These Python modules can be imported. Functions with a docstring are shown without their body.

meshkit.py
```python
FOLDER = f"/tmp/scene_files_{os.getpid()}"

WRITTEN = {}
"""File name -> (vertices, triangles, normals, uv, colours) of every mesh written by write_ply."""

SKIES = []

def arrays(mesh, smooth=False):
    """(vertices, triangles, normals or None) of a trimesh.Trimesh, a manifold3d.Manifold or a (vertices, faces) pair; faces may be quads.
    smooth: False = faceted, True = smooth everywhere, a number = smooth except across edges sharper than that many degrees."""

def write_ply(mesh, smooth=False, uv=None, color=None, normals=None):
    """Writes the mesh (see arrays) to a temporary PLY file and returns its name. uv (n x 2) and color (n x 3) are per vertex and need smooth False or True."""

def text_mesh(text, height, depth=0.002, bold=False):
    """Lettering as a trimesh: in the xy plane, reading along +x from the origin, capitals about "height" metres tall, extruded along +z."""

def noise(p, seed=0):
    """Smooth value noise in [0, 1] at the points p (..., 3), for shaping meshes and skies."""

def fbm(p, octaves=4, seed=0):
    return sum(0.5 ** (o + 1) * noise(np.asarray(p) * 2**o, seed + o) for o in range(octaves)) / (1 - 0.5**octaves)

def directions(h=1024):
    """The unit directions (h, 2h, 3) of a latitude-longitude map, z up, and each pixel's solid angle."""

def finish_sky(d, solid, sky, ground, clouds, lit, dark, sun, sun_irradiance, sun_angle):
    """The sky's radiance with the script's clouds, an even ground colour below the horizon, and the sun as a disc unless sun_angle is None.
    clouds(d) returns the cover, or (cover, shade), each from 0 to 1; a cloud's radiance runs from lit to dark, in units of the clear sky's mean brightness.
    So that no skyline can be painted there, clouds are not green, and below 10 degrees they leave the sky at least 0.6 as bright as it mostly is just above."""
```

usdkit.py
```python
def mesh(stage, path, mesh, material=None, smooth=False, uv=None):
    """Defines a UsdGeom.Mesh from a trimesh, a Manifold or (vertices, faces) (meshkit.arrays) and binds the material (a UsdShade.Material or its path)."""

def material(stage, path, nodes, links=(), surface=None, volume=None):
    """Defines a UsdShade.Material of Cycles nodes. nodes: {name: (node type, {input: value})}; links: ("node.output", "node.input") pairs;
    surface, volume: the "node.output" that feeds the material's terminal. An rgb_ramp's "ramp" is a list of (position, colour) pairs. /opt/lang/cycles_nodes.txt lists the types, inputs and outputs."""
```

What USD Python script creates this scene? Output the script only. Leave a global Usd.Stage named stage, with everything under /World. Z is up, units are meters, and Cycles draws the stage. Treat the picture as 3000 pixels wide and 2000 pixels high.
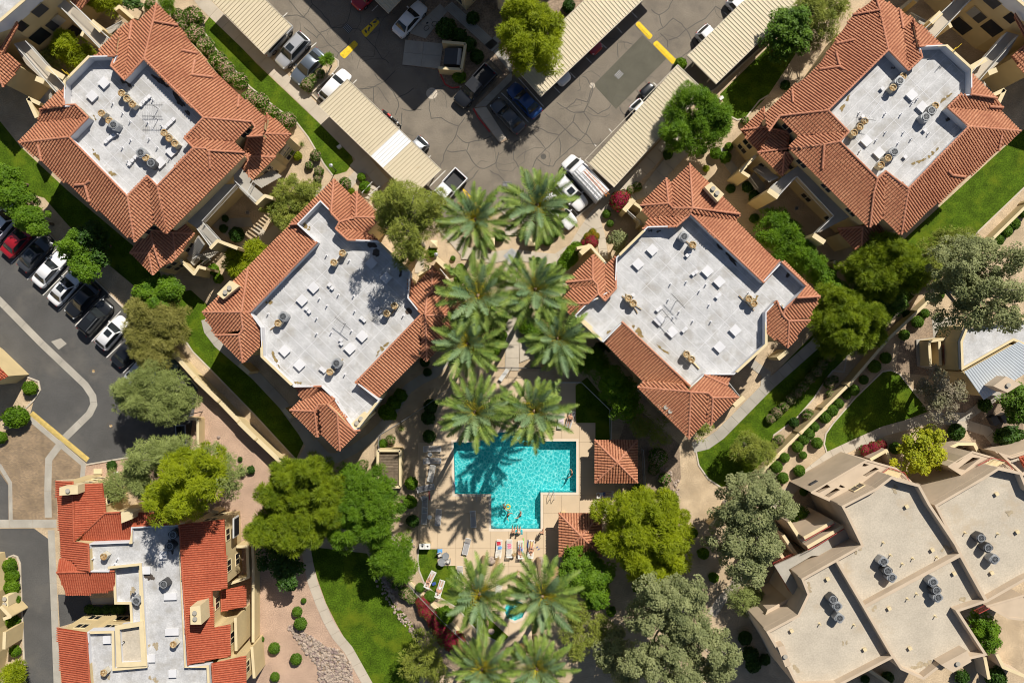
import math, random
import numpy as np, trimesh, shapely
from shapely.geometry import Polygon, LineString, Point, MultiPolygon, box as sbox
from shapely.ops import unary_union
from shapely import affinity
import manifold3d as m3
import sys; sys.path.insert(0, '/opt/lang')
import usdkit, meshkit
from pxr import Usd, UsdGeom, UsdLux, UsdShade, Gf, Sdf, Vt

stage = Usd.Stage.CreateInMemory()
UsdGeom.SetStageUpAxis(stage, UsdGeom.Tokens.z)
UsdGeom.SetStageMetersPerUnit(stage, 1.0)
UsdGeom.Xform.Define(stage, '/World')
UsdGeom.Scope.Define(stage, '/World/Looks')
rng = np.random.default_rng(7)

# ------------------------------------------------------------------ camera, sky, sun
H = 90.0                       # height of the drone
S = 25.0                       # photograph pixels per metre on the ground
cam = UsdGeom.Camera.Define(stage, '/World/camera')
cam.AddTranslateOp().Set(Gf.Vec3d(0, 0, H))
cam.CreateHorizontalApertureAttr(36.0)
cam.CreateVerticalApertureAttr(36.0 * 682 / 1024)
cam.CreateFocalLengthAttr(36.0 * H / 120.0)
cam.CreateClippingRangeAttr(Gf.Vec2f(1, 400))
cam.CreateExposureAttr(0.35)
SUN_EL, SUN_AZ = math.radians(46), math.radians(28)
dome = UsdLux.DomeLight.Define(stage, '/World/sky')
skym = usdkit.material(stage, '/World/Looks/sky', {
    's': ('sky_texture', {'sky_type': 'single_scattering', 'sun_disc': False, 'sun_elevation': SUN_EL, 'sun_rotation': SUN_AZ}),
    'b': ('background_shader', {'strength': 0.05})}, [('s.color', 'b.color')], surface='b.background')
UsdShade.MaterialBindingAPI.Apply(dome.GetPrim()).Bind(skym)
dome.GetPrim().SetCustomDataByKey('kind', 'structure')
sun = UsdLux.DistantLight.Define(stage, '/World/sun')
sun.CreateIntensityAttr(1.25); sun.CreateAngleAttr(0.5); sun.CreateColorAttr(Gf.Vec3f(1.0, 0.94, 0.84))
sun.GetPrim().CreateAttribute('inputs:normalize', Sdf.ValueTypeNames.Bool).Set(True)
sun.AddRotateXYZOp().Set(Gf.Vec3f(0, 0, 0))
_d = np.array([math.sin(SUN_AZ) * math.cos(SUN_EL), math.cos(SUN_AZ) * math.cos(SUN_EL), math.sin(SUN_EL)])
sun.GetPrim().GetAttribute('xformOp:rotateXYZ').Set(Gf.Vec3f(90 - math.degrees(SUN_EL), 0, 180 - math.degrees(SUN_AZ)))

# ------------------------------------------------------------------ helpers
def W(u, v, z=0.0):
    k = (1 - z / H) / S
    return np.array([(u - 1500) * k, (1000 - v) * k, z])
def W2(pts, z=0.0):
    return [tuple(W(u, v, z)[:2]) for u, v in pts]
def T(c, r, *pts):
    return [(750 * c + x / 3.136, 500 * r + y / 3.136) for x, y in pts]
def R5(ox, oy, *pts):
    return [(ox + x / 5.227, oy + y / 5.227) for x, y in pts]

_names = {}
def path_for(name, parent=None):
    base = (parent.GetPath().pathString if parent is not None else '/World') + '/' + name
    k = _names.get(base, 0); _names[base] = k + 1
    return base if k == 0 else f'{base}_{k:03d}'
def prim_of(o):
    return o.GetPrim() if hasattr(o, 'GetPrim') else o
def tag(o, label=None, cat=None, group=None, kind=None, category=None):
    cat = cat or category
    p = prim_of(o)
    for k, v in (('label', label), ('category', cat), ('group', group), ('kind', kind)):
        if v: p.SetCustomDataByKey(k, v)
    return p
def thing(name, label, cat, loc=(0, 0, 0), rz=0.0, group=None, scale=None, parent=None, kind=None):
    x = UsdGeom.Xform.Define(stage, path_for(name, parent))
    x.AddTranslateOp().Set(Gf.Vec3d(*map(float, loc))); x.AddRotateZOp().Set(math.degrees(rz))
    if scale is not None: x.AddScaleOp().Set(Gf.Vec3f(*(scale if np.ndim(scale) else (scale,) * 3)))
    return tag(x, label, cat, group, kind)
def copy_of(src, name, label, cat, loc, rz=0.0, group=None, scale=None):
    p = thing(name, label, cat, loc, rz, group, scale)
    p.GetReferences().AddInternalReference(src.GetPath()); p.SetInstanceable(True)
    return p
def obj(name, mesh, mat, parent=None, smooth=False, **k):
    m = usdkit.mesh(stage, path_for(name, parent), mesh, mat, smooth)
    return tag(m, **k)
def raw(name, v, f, mat, parent=None, **k):
    m = UsdGeom.Mesh.Define(stage, path_for(name, parent))
    f = np.asarray(f, np.int32)
    m.CreatePointsAttr(Vt.Vec3fArray.FromNumpy(np.ascontiguousarray(v, np.float32)))
    m.CreateFaceVertexCountsAttr(Vt.IntArray.FromNumpy(np.full(len(f), f.shape[1], np.int32)))
    m.CreateFaceVertexIndicesAttr(Vt.IntArray.FromNumpy(f.ravel()))
    m.CreateSubdivisionSchemeAttr('none')
    UsdShade.MaterialBindingAPI.Apply(m.GetPrim()).Bind(mat)
    return tag(m, **k)
cat_ = trimesh.util.concatenate
def polys(g):
    return [p for p in (g.geoms if hasattr(g, 'geoms') else [g]) if isinstance(p, Polygon) and p.area > 1e-4]
def fix(pts):
    p = Polygon(pts)
    return p if p.is_valid else p.buffer(0)
def sheet(poly, z):
    out = []
    for p in polys(poly):
        v, f = trimesh.creation.triangulate_polygon(p, engine='earcut')
        v3 = np.c_[v, np.full(len(v), z)]
        a = v3[f[:, 1]] - v3[f[:, 0]]; b = v3[f[:, 2]] - v3[f[:, 0]]
        f = np.where((a[:, 0] * b[:, 1] - a[:, 1] * b[:, 0] < 0)[:, None], f[:, ::-1], f)
        out.append(trimesh.Trimesh(v3, f, process=False))
    return cat_(out)
def slab(poly, z0, z1):
    out = []
    for p in polys(poly):
        m = trimesh.creation.extrude_polygon(p, z1 - z0, engine='earcut'); m.apply_translation([0, 0, z0]); out.append(m)
    return cat_(out)
def bx(cx, cy, cz, sx, sy, sz, rz=0.0, ry=0.0, rx=0.0):
    m = trimesh.creation.box([sx, sy, sz])
    M = np.eye(4)
    if rx: M = trimesh.transformations.rotation_matrix(rx, [1, 0, 0]) @ M
    if ry: M = trimesh.transformations.rotation_matrix(ry, [0, 1, 0]) @ M
    if rz: M = trimesh.transformations.rotation_matrix(rz, [0, 0, 1]) @ M
    m.apply_transform(M); m.apply_translation([cx, cy, cz]); return m
def cyl(cx, cy, z0, z1, r, n=12, r2=None):
    r2 = r if r2 is None else r2
    return trimesh.creation.revolve([[0, z0], [r, z0], [r2, z1], [0, z1]], sections=n).apply_translation([cx, cy, 0])
def lathe(pts, n=16):
    return trimesh.creation.revolve(pts, sections=n)
def tube(pts, r, n=6):
    """a tapered tube along points; r a radius or one radius per point"""
    pts = np.asarray(pts, float); k = len(pts); r = np.broadcast_to(r, k)
    t = np.gradient(pts, axis=0); t /= np.maximum(np.linalg.norm(t, axis=1, keepdims=True), 1e-9)
    up = np.where(np.abs(t[:, 2:3]) > .9, [[1., 0, 0]], [[0, 0, 1.]])
    a = np.cross(t, up); a /= np.linalg.norm(a, axis=1, keepdims=True); b = np.cross(t, a)
    ang = np.arange(n) * 2 * math.pi / n
    v = pts[:, None] + r[:, None, None] * (np.cos(ang)[None, :, None] * a[:, None] + np.sin(ang)[None, :, None] * b[:, None])
    v = v.reshape(-1, 3); f = []
    for i in range(k - 1):
        for j in range(n):
            p, q = i * n + j, i * n + (j + 1) % n
            f += [[p, p + n, q], [q, p + n, q + n]]
    v = np.vstack([v, pts[0], pts[-1]])
    for j in range(n):
        f += [[k * n, j, (j + 1) % n], [k * n + 1, (k - 1) * n + (j + 1) % n, (k - 1) * n + j]]
    return trimesh.Trimesh(v, f, process=False)
def strip(pts, w):
    return LineString(pts).buffer(w / 2, cap_style='flat', join_style='round')
def ordinal(i):
    return ['first', 'second', 'third', 'fourth', 'fifth', 'sixth', 'seventh', 'eighth', 'ninth', 'tenth', 'eleventh', 'twelfth', 'thirteenth', 'fourteenth', 'fifteenth', 'sixteenth', 'seventeenth', 'eighteenth', 'nineteenth', 'twentieth'][i]

# ------------------------------------------------------------------ materials
def pm(name, col, var=.15, scale=1.5, var2=.1, scale2=25., rough=.8, bump=0., bscale=40., spec=.3, metallic=0., coat=0., col2=None, th=(.45, .6), s3=.6, island=0., extra=None):
    """a base colour with two scales of noise and relief; col2 blended in where a third noise passes th"""
    c = np.array(col, float)
    n = {'g': ('geometry', {}), 'n1': ('noise_texture', {'scale': scale, 'detail': 4.}), 'n2': ('noise_texture', {'scale': scale2, 'detail': 3.}),
         'r1': ('rgb_ramp', {'ramp': [(.3, c * (1 - var)), (.7, np.minimum(c * (1 + var), 1))]}),
         'r2': ('rgb_ramp', {'ramp': [(.3, (1 - var2,) * 3), (.7, (1 + var2 * .6,) * 3)]}),
         'm': ('mix', {'mix_type': 'multiply', 'fac': 1.}),
         'p': ('principled_bsdf', {'roughness': rough, 'specular_ior_level': spec, 'metallic': metallic, 'coat_weight': coat})}
    l = [('g.position', 'n1.vector'), ('g.position', 'n2.vector'), ('n1.fac', 'r1.fac'), ('n2.fac', 'r2.fac'), ('r1.color', 'm.color1'), ('r2.color', 'm.color2')]
    out = 'm.color'
    if col2 is not None:
        n['n3'] = ('noise_texture', {'scale': s3, 'detail': 6., 'roughness': .62})
        n['r3'] = ('rgb_ramp', {'ramp': [(th[0], (0, 0, 0)), (th[1], (1, 1, 1))]})
        n['m3'] = ('mix', {'mix_type': 'mix', 'color2': col2})
        l += [('g.position', 'n3.vector'), ('n3.fac', 'r3.fac'), ('r3.color', 'm3.fac'), (out, 'm3.color1')]; out = 'm3.color'
    if island:
        n['ri'] = ('rgb_ramp', {'ramp': [(0, (1 - island,) * 3), (1, (1 + island * .7,) * 3)]})
        n['mi'] = ('mix', {'mix_type': 'multiply', 'fac': 1.})
        l += [('g.random_per_island', 'ri.fac'), (out, 'mi.color1'), ('ri.color', 'mi.color2')]; out = 'mi.color'
    l.append((out, 'p.base_color'))
    if bump:
        n['nb'] = ('noise_texture', {'scale': bscale, 'detail': 3.}); n['b'] = ('bump', {'strength': bump, 'distance': .03})
        l += [('g.position', 'nb.vector'), ('nb.fac', 'b.height'), ('b.normal', 'p.normal')]
    return usdkit.material(stage, '/World/Looks/' + name, n, l, surface='p.BSDF')
def leafm(name, dark, lite, trans=.35, nscale=.7, warm=None):
    n = {'g': ('geometry', {}), 'n1': ('noise_texture', {'scale': nscale, 'detail': 3.}),
         'a': ('math', {'math_type': 'multiply_add', 'value2': .55, 'value3': 0.}), 'ad': ('math', {'math_type': 'multiply_add', 'value2': .62}),
         'r1': ('rgb_ramp', {'ramp': [(.2, dark), (.75, lite)] + ([(.97, warm)] if warm else [])}),
         'p': ('principled_bsdf', {'roughness': .55, 'specular_ior_level': .25}), 't': ('translucent_bsdf', {}), 'x': ('mix_closure', {'fac': trans})}
    l = [('g.position', 'n1.vector'), ('g.random_per_island', 'a.value1'), ('n1.fac', 'ad.value1'), ('a.value', 'ad.value3'), ('ad.value', 'r1.fac'),
         ('r1.color', 'p.base_color'), ('r1.color', 't.color'), ('p.BSDF', 'x.closure1'), ('t.BSDF', 'x.closure2')]
    return usdkit.material(stage, '/World/Looks/' + name, n, l, surface='x.closure')
M = {}
M['gravel'] = pm('tan_gravel', (.46, .355, .235), .2, .6, .32, 8, bump=.5, bscale=14, col2=(.36, .27, .17), th=(.5, .75), s3=.25)
M['pinkgravel'] = pm('pink_gravel', (.42, .29, .21), .16, .5, .3, 8, bump=.5, bscale=14)
M['soil'] = pm('planting_bed_soil', (.27, .2, .14), .25, .8, .4, 6, bump=.5, bscale=12)
M['grass'] = pm('lawn_grass', (.062, .112, .006), .32, .7, .5, 6, rough=.9, bump=.9, bscale=22, col2=(.115, .14, .008), th=(.5, .75), s3=.35, spec=.1)
M['asphalt'] = pm('worn_brown_asphalt', (.195, .167, .132), .16, .25, .24, 9, rough=.9, bump=.4, bscale=20, col2=(.135, .117, .096), th=(.48, .7), s3=.35)
M['asphalt2'] = pm('dark_grey_asphalt', (.085, .083, .08), .16, .3, .25, 9, rough=.9, bump=.3, bscale=30, col2=(.12, .112, .1), th=(.52, .75), s3=.22)
M['patch'] = pm('asphalt_patch', (.1, .095, .072), .1, .6, .2, 14, rough=.9, bump=.3)
M['seal'] = pm('crack_sealant', (.082, .075, .065), .15, 1, .1, 9, rough=.7)
M['concrete'] = pm('path_concrete', (.44, .385, .31), .1, .5, .1, 16, rough=.85, bump=.12, bscale=30)
M['greyconc'] = pm('grey_concrete', (.35, .325, .28), .13, .6, .12, 16, rough=.85, bump=.12)
M['deck'] = pm('pool_deck_concrete', (.54, .42, .285), .07, .4, .07, 20, rough=.85, bump=.08)
M['kerb'] = pm('kerb_concrete', (.48, .42, .34), .12, 1, .12, 16)
M['redkerb'] = pm('red_kerb_paint', (.45, .05, .05), .2, 2)
M['yellow'] = pm('yellow_road_paint', (.72, .5, .03), .12, 2, .2, 9, col2=(.4, .3, .08), th=(.58, .75), s3=1.4)
M['oldyellow'] = pm('faded_yellow_paint', (.5, .37, .12), .15, 2, .2, 9)
M['whiteline'] = pm('white_line_paint', (.6, .58, .54), .15, 3)
M['wall'] = pm('cream_stucco', (.52, .41, .225), .06, .7, .05, 22, rough=.9, bump=.15, bscale=60)
M['coping'] = pm('cream_coping', (.6, .5, .31), .06, 1, .05, 22, rough=.85)
M['beige'] = pm('beige_stucco', (.48, .385, .285), .08, .6, .05, 22, rough=.9, bump=.15, bscale=60)
M['roofwhite'] = pm('white_roof_membrane', (.445, .445, .45), .15, .8, .16, 7, rough=.7, col2=(.31, .295, .27), th=(.5, .72), s3=.6)
M['roofwall'] = pm('white_parapet_coating', (.58, .58, .6), .06, .8, .04, 14, rough=.7)
M['roofbeige'] = pm('beige_roof_coating', (.44, .39, .315), .1, .5, .14, 6, rough=.85, col2=(.4, .33, .24), th=(.57, .75), s3=.4)
M['stain'] = pm('brown_water_stain', (.2, .145, .06), .3, 3, .2, 12)
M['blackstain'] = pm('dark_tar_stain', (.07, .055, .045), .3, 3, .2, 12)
def tilemat(name, lo, mid, hi):
    return usdkit.material(stage, '/World/Looks/' + name, {
        'g': ('geometry', {}), 'n1': ('noise_texture', {'scale': 4.3, 'detail': 1.}), 'n2': ('noise_texture', {'scale': .35, 'detail': 4.}),
        'a': ('math', {'math_type': 'multiply_add', 'value2': .45}), 'b': ('math', {'math_type': 'multiply_add', 'value2': .35, 'value3': 0.}),
        'r': ('rgb_ramp', {'ramp': [(.3, lo), (.48, mid), (.66, hi)]}), 'p': ('principled_bsdf', {'roughness': .75, 'specular_ior_level': .25})},
        [('g.position', 'n1.vector'), ('g.position', 'n2.vector'), ('n2.fac', 'b.value1'), ('n1.fac', 'a.value1'), ('b.value', 'a.value3'), ('a.value', 'r.fac'), ('r.color', 'p.base_color')], surface='p.BSDF')
M['tile'] = tilemat('terracotta_tile', (.32, .125, .068), (.46, .21, .115), (.56, .32, .2))
M['tileunder'] = pm('roof_underlay', (.24, .085, .045), .2, 2, .1, 10)
M['ridge'] = tilemat('ridge_tile', (.38, .155, .09), (.46, .21, .13), (.54, .28, .19))
M['otile'] = tilemat('orange_tile', (.31, .075, .038), (.42, .115, .06), (.5, .19, .1))
M['otileunder'] = pm('orange_roof_underlay', (.3, .055, .022), .15, 2, .1, 10)
M['carport'] = pm('tan_steel_roof', (.52, .45, .32), .04, .6, .05, 9, rough=.6, spec=.35, col2=(.44, .34, .2), th=(.66, .8), s3=.8)
M['carportnew'] = pm('new_white_steel_roof', (.72, .72, .72), .03, .6, rough=.5, spec=.4)
M['steel'] = pm('painted_steel', (.5, .45, .36), .05, 1, rough=.5)
M['darkmetal'] = pm('dark_metal', (.045, .045, .047), .1, 3, rough=.45, spec=.5)
M['greymetal'] = pm('grey_metal', (.32, .33, .34), .08, 3, rough=.4, spec=.5, metallic=.3)
M['rust'] = pm('rusty_metal', (.3, .17, .06), .35, 6, .3, 20, rough=.8, col2=(.5, .42, .27), th=(.45, .6), s3=5)
M['acbody'] = pm('unit_casing', (.5, .46, .37), .12, 4, .1, 12, rough=.6)
M['rail'] = pm('white_rail_paint', (.6, .6, .58), .05, 3, rough=.4)
M['glassdark'] = pm('dark_window_glass', (.015, .017, .02), .2, 1, rough=.08, spec=.6)
M['screen'] = pm('window_screen', (.05, .05, .055), .1, 4, rough=.7)
M['redrail'] = pm('red_railing_paint', (.4, .06, .05), .15, 3)
M['bluemetal'] = pm('pale_blue_metal_roof', (.46, .5, .535), .05, .7, rough=.45, spec=.4)
M['rubber'] = pm('tyre_rubber', (.02, .02, .02), .1, 5, rough=.8)
M['skin'] = pm('skin', (.5, .27, .17), .08, 4, rough=.55)
M['bark'] = pm('tree_bark', (.17, .13, .09), .25, 3, .2, 20, rough=.9, bump=.6, bscale=20)
M['greybark'] = pm('pale_bark', (.38, .33, .27), .2, 3, .2, 20, rough=.9)
M['palmbark'] = pm('palm_bark', (.24, .17, .1), .25, 5, .3, 15, rough=.95, bump=.8, bscale=14)
M['rock'] = pm('river_stone', (.5, .4, .32), .25, 3.5, .12, 25, rough=.85, island=.3, col2=(.3, .22, .2), th=(.5, .6), s3=2.2)
# ------------------------------------------------------------------ ground and paving
M['bluestone'] = pm('blue_grey_stone', (.33, .35, .36), .3, 3.2, .15, 12)
POOL = [(1329, 1295), (1400, 1295), (1425, 1279), (1460, 1267), (1505, 1262), (1550, 1268), (1585, 1282), (1597, 1292), (1688, 1292), (1688, 1442), (1584, 1442), (1584, 1548), (1439, 1548), (1439, 1447), (1332, 1446)]
pool_poly = Polygon(W2(POOL))
spa_c = W(1508, 1786); spa_poly = Point(spa_c[0], spa_c[1]).buffer(1.25, quad_segs=2)
water_holes = unary_union([pool_poly.buffer(.28), spa_poly.buffer(.25)])
obj('ground', sheet(sbox(-260, -220, 260, 220).difference(water_holes), 0), M['gravel'], kind='structure')
def area(name, mat, z, px, cut=None, kind='structure', **k):
    p = fix(W2(px))
    if cut is not None: p = p.difference(cut)
    obj(name, sheet(p, z), M[mat], kind=kind, **k); return p
area('gravel_bed', 'pinkgravel', .004, [(520, 1095), (560, 1100), (640, 1185), (760, 1300), (845, 1372), (905, 1450), (925, 1560), (955, 1720), (1020, 1850), (1090, 2010), (700, 2010), (690, 1560), (640, 1500), (500, 1360), (470, 1300)])
area('gravel_bed', 'pinkgravel', .004, [(255, 1358), (390, 1338), (470, 1345), (480, 1420), (240, 1410)])
area('planting_bed', 'soil', .005, [(2660, 880), (2790, 960), (2860, 1050), (2990, 1130), (3010, 1420), (2850, 1300), (2800, 1180), (2720, 1100), (2620, 1090)])
area('planting_bed', 'soil', .005, [(1850, 1180), (1990, 1300), (1995, 1400), (1960, 1480), (1850, 1470), (1800, 1330)])
area('planting_bed', 'soil', .005, [(1090, 1660), (1210, 1710), (1330, 1850), (1390, 1940), (1380, 1990), (1280, 1930), (1180, 1800), (1080, 1700)])
LAWNS = [
 ('narrow green lawn strip between the oleanders and the carport walk', [(599, 70), (615, 48), (640, 68), (750, 185), (941, 367), (1031, 458), (1035, 475), (1015, 503), (975, 514), (950, 482), (903, 402), (868, 357), (815, 320), (785, 297), (733, 255), (686, 204), (631, 143), (600, 96)]),
 ('shaded lawn beside the carport in the upper right', [(2109, 277), (2250, 138), (2340, 60), (2330, 160), (2250, 280), (2200, 332), (2185, 346), (2160, 352), (2140, 343)]),
 ('long lawn running down the right side between the buildings and the garden wall', [(2039, 1322), (2100, 1262), (2250, 1112), (2400, 962), (2560, 830), (2650, 700), (2900, 470), (3010, 370), (3010, 540), (2846, 697), (2700, 850), (2560, 985), (2480, 1045), (2440, 1085), (2385, 1165), (2330, 1228), (2265, 1275), (2240, 1380), (2170, 1420), (2110, 1425), (2075, 1402), (2047, 1362)]),
 ('lawn strip between the left white roofed building and the yellow garden wall', [(470, 860), (560, 850), (620, 905), (600, 935), (603, 965), (620, 1000), (745, 1110), (880, 1255), (893, 1290), (867, 1345), (745, 1213), (610, 1075), (565, 1030), (545, 1000), (520, 960)]),
 ('big bright lawn curving beside the concrete path at the bottom', [(905, 1600), (930, 1695), (955, 1765), (985, 1825), (1028, 1900), (1090, 2010), (1225, 2010), (1240, 1930), (1228, 1860), (1190, 1800), (1150, 1765), (1120, 1700), (1075, 1620)]),
 ('dark lawn behind the pool deck below the right building', [(1686, 1130), (1720, 1105), (1790, 1190), (1790, 1290), (1744, 1290), (1744, 1238), (1688, 1238)]),
 ('small curved lawn patch with two sunbathers by the pool deck', [(1226, 1607), (1282, 1607), (1282, 1656), (1335, 1656), (1335, 1715), (1352, 1745), (1375, 1745), (1442, 1819), (1490, 1863), (1470, 1885), (1400, 1850), (1340, 1780), (1290, 1750), (1245, 1712), (1228, 1670), (1224, 1640)]),
 ('triangular shaded lawn between the paths at the right', [(2585, 1088), (2610, 1084), (2635, 1095), (2720, 1205), (2590, 1252), (2505, 1285), (2422, 1325), (2414, 1300), (2419, 1270), (2440, 1240), (2505, 1165)]),
 ('dark lawn under the trees at the far left', [(-20, 330), (60, 430), (200, 560), (390, 720), (470, 800), (480, 870), (420, 860), (300, 760), (200, 660), (130, 580), (60, 560), (-20, 560)]),
]
LG = []
for lab, px in LAWNS:
    LG.append(area('lawn', 'grass', .009, px, kind='structure', label=lab))
# lawn edging kerbs
def edging(name, pts, w=.16, h=.07, mat='kerb', **k):
    obj(name, slab(strip(W2(pts), w), 0, h), M[mat], kind='structure', **k)
edging('lawn_edging', [(600, 96), (631, 143), (686, 204), (733, 255), (785, 297), (815, 320), (868, 357), (903, 402), (950, 482), (975, 514)])
edging('lawn_edging', [(2142, 343), (2160, 352), (2185, 346), (2205, 320), (2225, 295), (2250, 280)])
edging('lawn_edging', [(3010, 540), (2846, 697), (2700, 850), (2560, 985), (2480, 1045), (2472, 1090), (2440, 1085), (2420, 1110), (2385, 1165), (2330, 1228), (2265, 1275)])
edging('lawn_edging', [(2039, 1322), (2047, 1362), (2075, 1402), (2110, 1425)])
edging('lawn_edging', [(520, 960), (545, 1000), (565, 1030), (610, 1075), (745, 1213), (867, 1345)])
edging('lawn_edging', [(1226, 1607), (1224, 1640), (1228, 1670), (1245, 1712), (1290, 1750), (1340, 1780), (1400, 1850), (1470, 1885)])
edging('lawn_edging', [(2422, 1325), (2414, 1300), (2419, 1270), (2440, 1240), (2505, 1165), (2585, 1088), (2610, 1084), (2635, 1095), (2690, 1165)])
# --- parking lots
lot = thing('parking_lot', None, None, kind='structure')
A1 = fix(W2([(645, -60), (845, 165), (905, 262), (985, 345), (1110, 470), (1215, 590), (1262, 640), (1330, 652), (1400, 640), (1455, 606), (1500, 640), (1560, 660), (1640, 680), (1700, 625), (1800, 545), (2040, 290), (2092, 262), (2240, 128), (2420, -60), (2420, -400), (645, -400)]))
ISLE = fix(W2([(1275, -60), (1262, -20), (1203, 90), (1196, 112), (1180, 190), (1285, 205), (1290, 232), (1312, 256), (1333, 260), (1350, 250), (1430, 170), (1475, 215), (1405, 290), (1388, 318), (1400, 345), (1465, 421), (1487, 410), (1425, 330), (1420, 300), (1500, 225), (1530, 195), (1700, 20), (1780, -60)]))
ISLE2 = Polygon(W2([(893, 262), (880, 240), (950, 172), (975, 170), (990, 180), (990, 195), (978, 210), (905, 280)]))
A1c = A1.difference(ISLE).difference(ISLE2)
obj('asphalt', sheet(A1c, .012), M['asphalt'], lot)
obj('asphalt_patch', sheet(Polygon(W2(T(2, 0, (1200, 325), (1420, 540), (955, 1005), (750, 780)))), .016), M['patch'], lot)
def mark(pts, w, mat, nm, z=.02, parent=lot):
    obj(nm, sheet(strip(W2(pts), w), z), M[mat], parent)
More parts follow.
